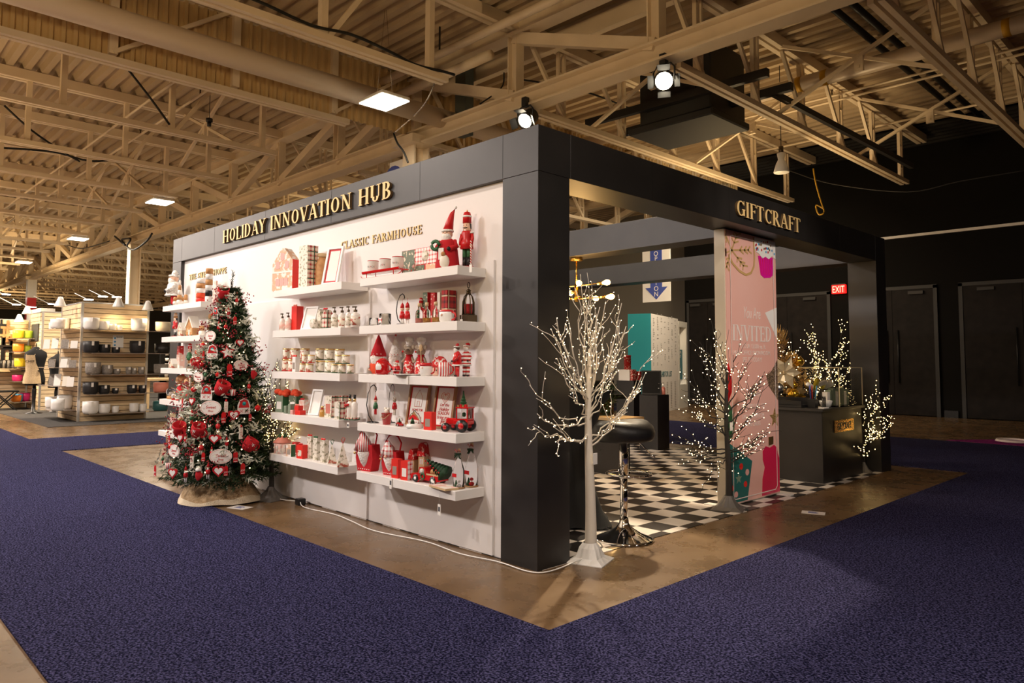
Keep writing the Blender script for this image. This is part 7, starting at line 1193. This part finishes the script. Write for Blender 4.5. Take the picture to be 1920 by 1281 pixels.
# ================================================================== THE CHRISTMAS TREE
TB = Vector((-3.50, -.40, 0)); TH_, TR = 2.02, .50
ct = thing('christmas_tree', 'slim green Christmas tree crowded with red and white ornaments', 'Christmas tree', TB); rd = random.Random(17)
MB().tube([(0, 0, .02), (0, 0, 1.0), (.0, 0, 1.95)], .028, 10, r2=.006).build('trunk', ['trunk_brown'], ct)
def rad(z): return max(.02, TR*(1-((z-.18)/(TH_-.16)))**.85) if z > .18 else TR*.7
mbs = [MB(), MB(), MB()]
def spray(mb, p, d, ln, n_, s_):
    d = d.normalized(); q_ = d.cross(Vector((0, 0, 1))).normalized(); u_ = q_.cross(d)
    for i in range(n_):
        t = (i+.5)/n_; c_ = p+d*ln*t
        for _ in range(5):
            a = rd.uniform(0, 6.28); nd = (d*.9+q_*math.cos(a)+u_*math.sin(a)).normalized(); l = s_*rd.uniform(.7, 1.2); w_ = nd.cross(Vector((rd.random(), rd.random(), rd.random()))).normalized()*.0052
            mb._add([c_-w_, c_+nd*l, c_+w_], [(0, 1, 2)])
for layer in range(34):
    z = .24+(1.62)*(layer/33)**1.0; n_ = int(12+26*(1-layer/33)); r_ = rad(z)
    for k in range(n_):
        a = 2*math.pi*k/n_+layer*.7+rd.uniform(-.1, .1); l = r_*rd.uniform(.82, 1.12); d = Vector((math.cos(a), math.sin(a), .22-.35*(1-layer/33)+rd.uniform(-.05, .1)))
        if TB.y+math.sin(a)*l > -.03: l = max(.05, (-.03-TB.y)/max(.2, math.sin(a))*.95)
        mbs[1 if (k+layer) % 9 == 0 else 0].tube([Vector((0, 0, z)), Vector((0, 0, z))+d.normalized()*l], .003, 4); spray(mbs[1 if (k*3+layer) % 8 == 0 else 0], Vector((0, 0, z))+d.normalized()*l*.25, d, l*.78, 9 if r_ > .25 else 6, .045)
        for sgn in (-1, 1):
            st_ = Vector((0, 0, z))+d.normalized()*l*.6; dd = (d+Vector((-d.y, d.x, 0))*sgn*.7); spray(mbs[1 if (k+layer) % 10 == 3 else 0], st_, dd, l*.35, 5, .04)
for i in range(3200):
    z = rd.uniform(.25, 1.75); a = rd.uniform(0, 6.28); r_ = rad(z)*rd.uniform(.25, .75); c_ = Vector((r_*math.cos(a), min(.38, r_*math.sin(a)), z)); d = Vector((math.cos(a), math.sin(a), rd.uniform(-.5, .6))); w_ = d.cross(Vector((rd.random(), rd.random(), rd.random()))).normalized()*.014; mbs[0]._add([c_-w_, c_+d*.075, c_+w_], [(0, 1, 2)])
spray(mbs[0], Vector((.0, 0, 1.80)), Vector((.08, 0, 1)), .25, 16, .035); spray(mbs[0], Vector((.05, -.03, 1.62)), Vector((.5, -.1, 1)), .2, 8, .035); spray(mbs[0], Vector((-.3, -.2, .38)), Vector((-1, -.35, -.5)), .45, 16, .05)
for mb, n_, m_ in ((mbs[0], 'foliage', 'needle'), (mbs[1], 'frosted_foliage', 'needle_frost')): x_ = mb.build(n_, [m_], ct); x_['kind'] = 'stuff'
# berry sprays and leafy picks
def surf(px, py, out=1.0):
    """a spot on the tree's front near the given photo point"""
    q = P(px, py, 1, TB.y); z = min(1.98, max(.2, q.z)); k = K(TB); lat = (px-proj((TB.x, TB.y, z))[0])/k; r_ = rad(z)*out; lat = max(-r_*1.15, min(r_*1.15, lat)); dep = math.sqrt(max(.0, r_*r_-lat*lat)); rt = Vector((_rt.x, _rt.y, 0)).normalized(); u = Vector((-_fw.x, -_fw.y, 0)).normalized()
    p = TB+rt*lat+u*dep; zz_ = CAM.z+(q.z-CAM.z)*((p-CAM).dot(_fw)/(q-CAM).dot(_fw)); p.z = zz_; return p, (rt*lat+u*max(dep, .05)).normalized()
for px, py in ((390, 545), (382, 570), (402, 560), (398, 612), (440, 600), (395, 640), (445, 625), (410, 690), (470, 690), (480, 650), (340, 770), (355, 790), (360, 760), (430, 790), (470, 745), (400, 845), (350, 840), (480, 830), (420, 720), (375, 720), (450, 700), (425, 575), (455, 560), (432, 650), (492, 690), (410, 770), (458, 780), (330, 800), (365, 815), (410, 850), (445, 870), (500, 770), (350, 720), (385, 610)):
    p, nrm = surf(px, py, 1.02); mb = MB()
    for _ in range(26): c_ = p-TB+nrm*rd.uniform(0, .07)+Vector((rd.gauss(0, .035), rd.gauss(0, .035), rd.gauss(0, .03))); mb.ball(c_, .0065, 5)
    mb.tube([p-TB-nrm*.05, p-TB+nrm*.05], .002, 4); mb.build('berry_spray', ['berry'], ct)
for px, py in ((428, 545), (440, 560), (403, 655), (395, 665), (470, 640), (420, 672), (385, 735), (370, 745), (440, 735), (392, 690), (402, 775), (360, 800), (415, 815), (468, 800), (455, 850), (350, 735), (490, 800), (450, 655), (436, 580), (418, 605), (462, 668), (430, 695), (376, 690), (490, 740), (455, 820), (395, 830), (350, 860), (485, 860), (415, 880), (460, 600), (405, 730), (380, 780)):
    p, nrm = surf(px, py, 1.0); mb = MB()
    for _ in range(34): c_ = p-TB+nrm*rd.uniform(-.01, .06)+Vector((rd.gauss(0, .035), rd.gauss(0, .035), rd.gauss(0, .03))); d = Vector((rd.gauss(0, 1), rd.gauss(0, 1), rd.gauss(0, 1))).normalized()*.022; s_ = d.cross(Vector((1, .3, .2))).normalized()*.008; mb._add([c_-d, c_+s_, c_+d, c_-s_], [(0, 1, 2, 3)])
    mb.build('frosted_pick', ['needle_frost'], ct)
for i in range(95):
    z = rd.uniform(.28, 1.8); a = rd.uniform(R(-200), R(20)); r_ = rad(z)*rd.uniform(.8, 1.05); MB().ball((r_*math.cos(a), min(r_*math.sin(a), .3), z), .0055, 5).build('light_bulb', ['led_warm'], ct)
# furry skirt
sk = thing('tree_skirt', 'tan fur tree skirt with a cream border bunched under the Christmas tree', 'tree skirt', (TB.x+.03, TB.y-.05, 0)); vs = []; fs = []; N_ = 44
def skz(a, t): return .27*(1-t)**1.1+.05*math.sin(a*3+1)*(1-t)*t*3+.05*abs(math.sin(a*4+.5))*t*(1.05-t)*3+.02*(1-t**6)+.008
for j in range(11):
    t = j/10
    for k in range(N_): a = 2*math.pi*k/N_; r_ = (.10+.27*t)*(1+.06*math.sin(a*4)); vs.append((r_*math.cos(a)*1.02, min(r_*math.sin(a), .38), skz(a, t)))
for j in range(10):
    for k in range(N_): fs.append((j*N_+k, j*N_+(k+1) % N_, (j+1)*N_+(k+1) % N_, (j+1)*N_+k))
mat('skirt_tan', (.40, .27, .14), .95, noise=(30, (.55, .40, .24), .4, .65), bump=(110, 1, .012)); mat('skirt_cream', (.78, .66, .48), .95, bump=(120, 1, .015))
MB()._add(vs[:10*N_], [f for f in fs if max(f) < 10*N_], 0, True).build('fur_cloth', ['skirt_tan'], sk); MB()._add(vs[9*N_:], [tuple(i-9*N_ for i in f) for f in fs if min(f) >= 9*N_], 0, True).build('fur_border', ['skirt_cream'], sk)
# ---- ornaments: each hangs on the tree and is a thing of its own
def orn(kind, px, py, label, s=1.0, out=1.12, group=None):
    p, nrm = surf(px, py, out); rz = math.atan2(nrm.x, -nrm.y); k = K(p)
    names = {'mug': ('mug_ornament', 'ornament'), 'oval': ('oval_plaque', 'ornament'), 'barn': ('barn_plaque', 'ornament'), 'heart': ('heart_ornament', 'ornament'), 'star': ('star_ornament', 'ornament'), 'tag': ('gift_tag_ornament', 'ornament'), 'ball': ('bauble', 'ornament'), 'sign': ('sign_ornament', 'ornament'), 'mitten': ('mitten_ornament', 'ornament'), 'cup': ('cup_ornament', 'ornament')}
    if kind in ('nut', 'elf', 'mouse', 'gnome', 'santa', 'bear'): return mini(0, label, p+Vector((0, 0, .07)), .13*s, kind, rz)
    o = thing(names[kind][0], label, 'ornament', p, rz, group); MB().tube([(0, 0, .03*s), (0, .012, .06*s), (0, .04, .065*s)], .0012, 4).build('string', ['pale_wood'], o)
    if kind == 'mug':
        mb = MB(); mb.T = Matrix.Rotation(R(28), 4, 'Y')@Matrix.Rotation(R(18), 4, 'X')@Matrix.Diagonal((s, s, s, 1)); mb.lathe([(.030, -.045), (.042, -.02), (.046, .02), (.044, .04), (.040, .04), (.036, -.02), (.0001, -.03)], 18); mb.build('mug_body', ['red_felt'], o)
        mb = MB(); mb.T = Matrix.Rotation(R(28), 4, 'Y')@Matrix.Diagonal((s, s, s, 1)); mb.tube([(.04+.026*math.cos(R(a)), 0, .024*math.sin(R(a))) for a in range(-90, 91, 30)], .007, 6); mb.build('handle', ['red_felt'], o); mb = MB()
        for a in range(3): mb.beam((-.014*math.cos(a*1.05)*s, -.048*s, -.014*math.sin(a*1.05)*s), (.014*math.cos(a*1.05)*s, -.048*s, .014*math.sin(a*1.05)*s), .003, .003)
        mb.build('snowflake', ['white'], o)
    elif kind == 'oval':
        MB().prism([(.072*s*math.cos(R(t)), .05*s*math.sin(R(t))) for t in range(0, 360, 15)], -.003, .003).build('plaque', ['paper'], o); MB().tube([(.066*s*math.cos(R(t)), -.0035, .045*s*math.sin(R(t))) for t in range(0, 361, 15)], .0012, 4).build('rim_line', ['salmon'], o); text('Sweet', .03*s, (0, -.0036, -.006), (1, 0, 0), 'red', 'script', o, shear=.3, width=.9); text('Shop', .018*s, (0, -.0036, -.026*s), (1, 0, 0), 'red', 'script', o, shear=.2)
    elif kind == 'barn':
        MB().prism([(-.045*s, -.055*s), (.045*s, -.055*s), (.045*s, .01*s), (.03*s, .045*s), (0, .058*s), (-.03*s, .045*s), (-.045*s, .01*s)], -.003, .003).build('plaque', ['white'], o); MB().prism([(-.04*s, -.01*s), (.04*s, -.01*s), (.026*s, .04*s), (0, .052*s), (-.026*s, .04*s)], -.0042, -.003).build('red_print', ['red'], o); MB().lathe([(.014*s, 0), (.014*s, .001)], 12, (0, -.0054, .02*s), axis='y').build('emblem', ['teal'], o)
        mb = MB()
        for q_ in (-1, 1):
            for a in (.35, -.35): mb.beam((q_*.018*s-.012*s, -.004, -.033*s-.03*s*a), (q_*.018*s+.012*s, -.004, -.033*s+.03*s*a), .0015, .003)
        mb.build('door_print', ['red'], o)
    elif kind == 'heart':
        hp = lambda f_: [(f_*.0028*s*16*math.sin(R(t))**3, f_*.0028*s*(13*math.cos(R(t))-5*math.cos(R(2*t))-2*math.cos(R(3*t))-math.cos(R(4*t)))) for t in range(0, 360, 15)]
        MB().prism(hp(1), -.006, .006).build('heart', ['red_felt'], o); MB().prism(hp(.66), -.0085, -.006).build('centre', ['white'], o)
    elif kind == 'star':
        sp_ = lambda f_: [(f_*(.06 if i % 2 == 0 else .028)*s*math.cos(R(90+36*i+8)), f_*(.06 if i % 2 == 0 else .028)*s*math.sin(R(90+36*i+8))) for i in range(10)]
        MB().prism(sp_(1), -.005, .005).build('felt_star', ['red_felt'], o); MB().prism(sp_(.72), -.008, -.005).build('white_star', ['white'], o)
    elif kind == 'tag':
        MB().prism([(-.018*s, -.045*s), (.018*s, -.045*s), (.018*s, .03*s), (.008*s, .045*s), (-.008*s, .045*s), (-.018*s, .03*s)], -.002, .002).build('card', ['red'], o); text('JOY', .02*s, (0, -.0028, -.02*s), (1, 0, 0), 'white', 'lettering', o); MB().box(-.014*s, -.003, -.04*s, .014*s, -.002, -.035*s).build('line', ['white'], o)
    elif kind == 'ball': MB().ball((0, 0, -.005), .027*s, 16).build('ball', ['red_gloss'], o); MB().cyl((0, 0, .02*s), .008*s, .01, 10).build('cap', ['gold'], o)
    elif kind == 'sign': MB().box(-.017*s, -.004, -.06*s, .017*s, .004, .045*s, bev=.002).build('board', ['cream'], o); [text(c_, .02*s, (0, -.0048, (.02-.024*i)*s), (1, 0, 0), 'red', 'lettering', o) for i, c_ in enumerate('JOY')]; MB().ball((0, -.002, .055*s), .012*s, 8).build('red_knob', ['red'], o)
    elif kind == 'mitten': MB().ball((0, 0, -.01), .035*s, 12, sc_=(.75, .4, 1.3)).ball((.028*s, 0, -.01), .014*s, 8, sc_=(.8, .8, 1.5)).build('mitten', ['red_felt'], o); MB().cyl((0, 0, .025*s), .024*s, .02*s, 12).build('cuff', ['white_fur'], o)
    elif kind == 'cup': MB().lathe([(.02*s, -.03*s), (.028*s, .03*s), (.024*s, .03*s), (.018*s, -.02*s)], 14).build('cup', ['stripe_rw'], o)
    return o
for a in [('mug', 425, 547, 'red felt cup ornament at the very top of the tree', 1.15, 1.3), ('ball', 401, 562, 'shiny red bauble just below the top cup ornament', 1.0), ('barn', 413, 586, 'white and red barn-shaped plaque high on the tree', 1.05), ('ball', 397, 588, 'small red bauble left of the highest barn plaque', .7), ('mouse', 454, 560, 'mouse ornament in a green coat at the upper right of the tree', .8, 1.7), ('tag', 456, 600, 'red tag ornament on the branch sticking out at the upper right', .8, 1.5), ('gnome', 440, 585, 'gnome ornament right of the highest barn plaque', .8), ('oval', 410, 630, 'upper oval plaque with red script, upper left of the tree', .95), ('ball', 438, 611, 'small red bauble in the upper middle of the tree', .7), ('santa', 425, 612, 'white Santa ornament in the upper middle of the tree', .8), ('ball', 393, 647, 'red bauble left of the tall red house plaque', 1.0), ('barn', 419, 660, 'tall red and gold house plaque on the upper half', 1.15), ('star', 446, 661, 'red star with a white centre on the upper right', 1.1), ('heart', 463, 642, 'wooden heart-shaped ornament at the right above the star', .8), ('oval', 469, 685, 'cream oval plaque at the right under the star', .9), ('mug', 384, 682, 'red felt cup ornament at the left under the upper oval', 1.0), ('ball', 400, 683, 'small red bauble beside the left felt cup', .75), ('tag', 453, 695, 'red tag lying slanted at the right middle', 1.2), ('tag', 400, 667, 'pale tag left of the tall house plaque', .9), ('ball', 434, 702, 'small red bauble in the centre of the tree', .75), ('bear', 411, 702, 'cream bear ornament beside the middle oval', .8), ('oval', 397, 708, 'middle oval plaque tilted on the left', .85), ('mitten', 488, 700, 'red mitten at the right tip of a middle branch', 1.0, 1.2), ('sign', 375, 716, 'narrow cream sign near the left middle edge', .7),
 ('barn', 418, 737, 'red barn plaque with an emblem in the middle of the tree', 1.15), ('mug', 444, 728, 'large red felt cup right of the middle barn plaque', 1.35), ('ball', 390, 730, 'red bauble left of the middle barn plaque', .9), ('heart', 391, 753, 'curved red and white ornament under the left bauble', .8), ('mouse', 483, 722, 'mouse ornament in green at the right edge, middle height', .9), ('cup', 462, 737, 'striped cup ornament right of the large felt cup', .9), ('oval', 429, 766, 'large oval plaque with red script at the centre', 1.25), ('sign', 454, 763, 'upright cream JOY sign right of the centre oval', .9), ('barn', 480, 763, 'cream cut-out arch ornament lettered in red on the right', 1.2), ('heart', 467, 779, 'red heart with cream centre under the upright sign', 1.1), ('tag', 452, 784, 'red tag just left of the cream-centred heart', 1.0), ('tag', 366, 757, 'red tag near the left edge, above the felt cups', .9), ('ball', 503, 765, 'red bauble on a branch tip at the far right', .95, 1.3), ('tag', 490, 784, 'small gingerbread tag below the cut-out arch', .7), ('elf', 395, 780, 'elf ornament in green above the lower felt cups', .95), ('mug', 372, 806, 'red felt cup at the lower left', 1.25), ('mug', 411, 808, 'red felt cup at the lower centre left', 1.3), ('ball', 382, 806, 'small red bauble touching the lower left felt cup', .7), ('mouse', 444, 795, 'mouse ornament in a green dress, lower centre', 1.0), ('sign', 480, 812, 'upright cream sign on the lower right', .95), ('bear', 431, 806, 'white bear ornament between the felt cup and the mouse', .8), ('heart', 378, 822, 'white heart ornament with a red rim, lower left', .9), ('gnome', 389, 824, 'gnome ornament with a tall red hat, lower left', .9), ('heart', 441, 824, 'red cut-out heart at the lower centre', 1.0), ('mug', 494, 834, 'red felt flower cup near the glowing twigs, lower right', 1.3), ('mouse', 420, 835, 'mouse ornament in a red skirt, lower centre left', 1.0), ('gnome', 461, 832, 'golden gnome ornament at the lower right', .8), ('tag', 349, 826, 'red tag at the lower left edge', .9), ('ball', 358, 838, 'red bauble at the lower left', .9), ('oval', 368, 847, 'oval plaque at the lower left', 1.05), ('santa', 439, 850, 'small Santa ornament above the lowest oval', .75), ('oval', 454, 857, 'lowest oval plaque, at the lower right centre', 1.25), ('tag', 426, 858, 'white and red tag left of the lowest oval', .8), ('tag', 476, 858, 'red tag right of the lowest oval', 1.0), ('sign', 407, 866, 'upright JOY sign at the lower centre left', .95), ('elf', 342, 862, 'small green and red ornament at the lower left tip', .7), ('tag', 337, 884, 'brown paper tag dangling at the lower left', 1.0, 1.25), ('heart', 377, 888, 'red heart ornament hanging lowest at the left', 1.05, 1.2), ('gnome', 398, 886, 'gnome ornament with a patterned hat hanging low', 1.0), ('mitten', 421, 890, 'long red mitten hanging at the bottom centre', 1.0), ('gnome', 436, 880, 'white bearded gnome hanging at the bottom centre', 1.0), ('heart', 453, 884, 'red and white heart hanging at the bottom right', 1.1), ('tag', 464, 884, 'square red tag hanging beside the bottom heart', .9), ('tag', 488, 880, 'red JOY tag hanging at the bottom right corner', 1.0), ('ball', 450, 822, 'small red bauble at the lower centre', .6), ('cup', 360, 875, 'pale cup ornament near the lower left branch', .8)]:
    orn(*a)
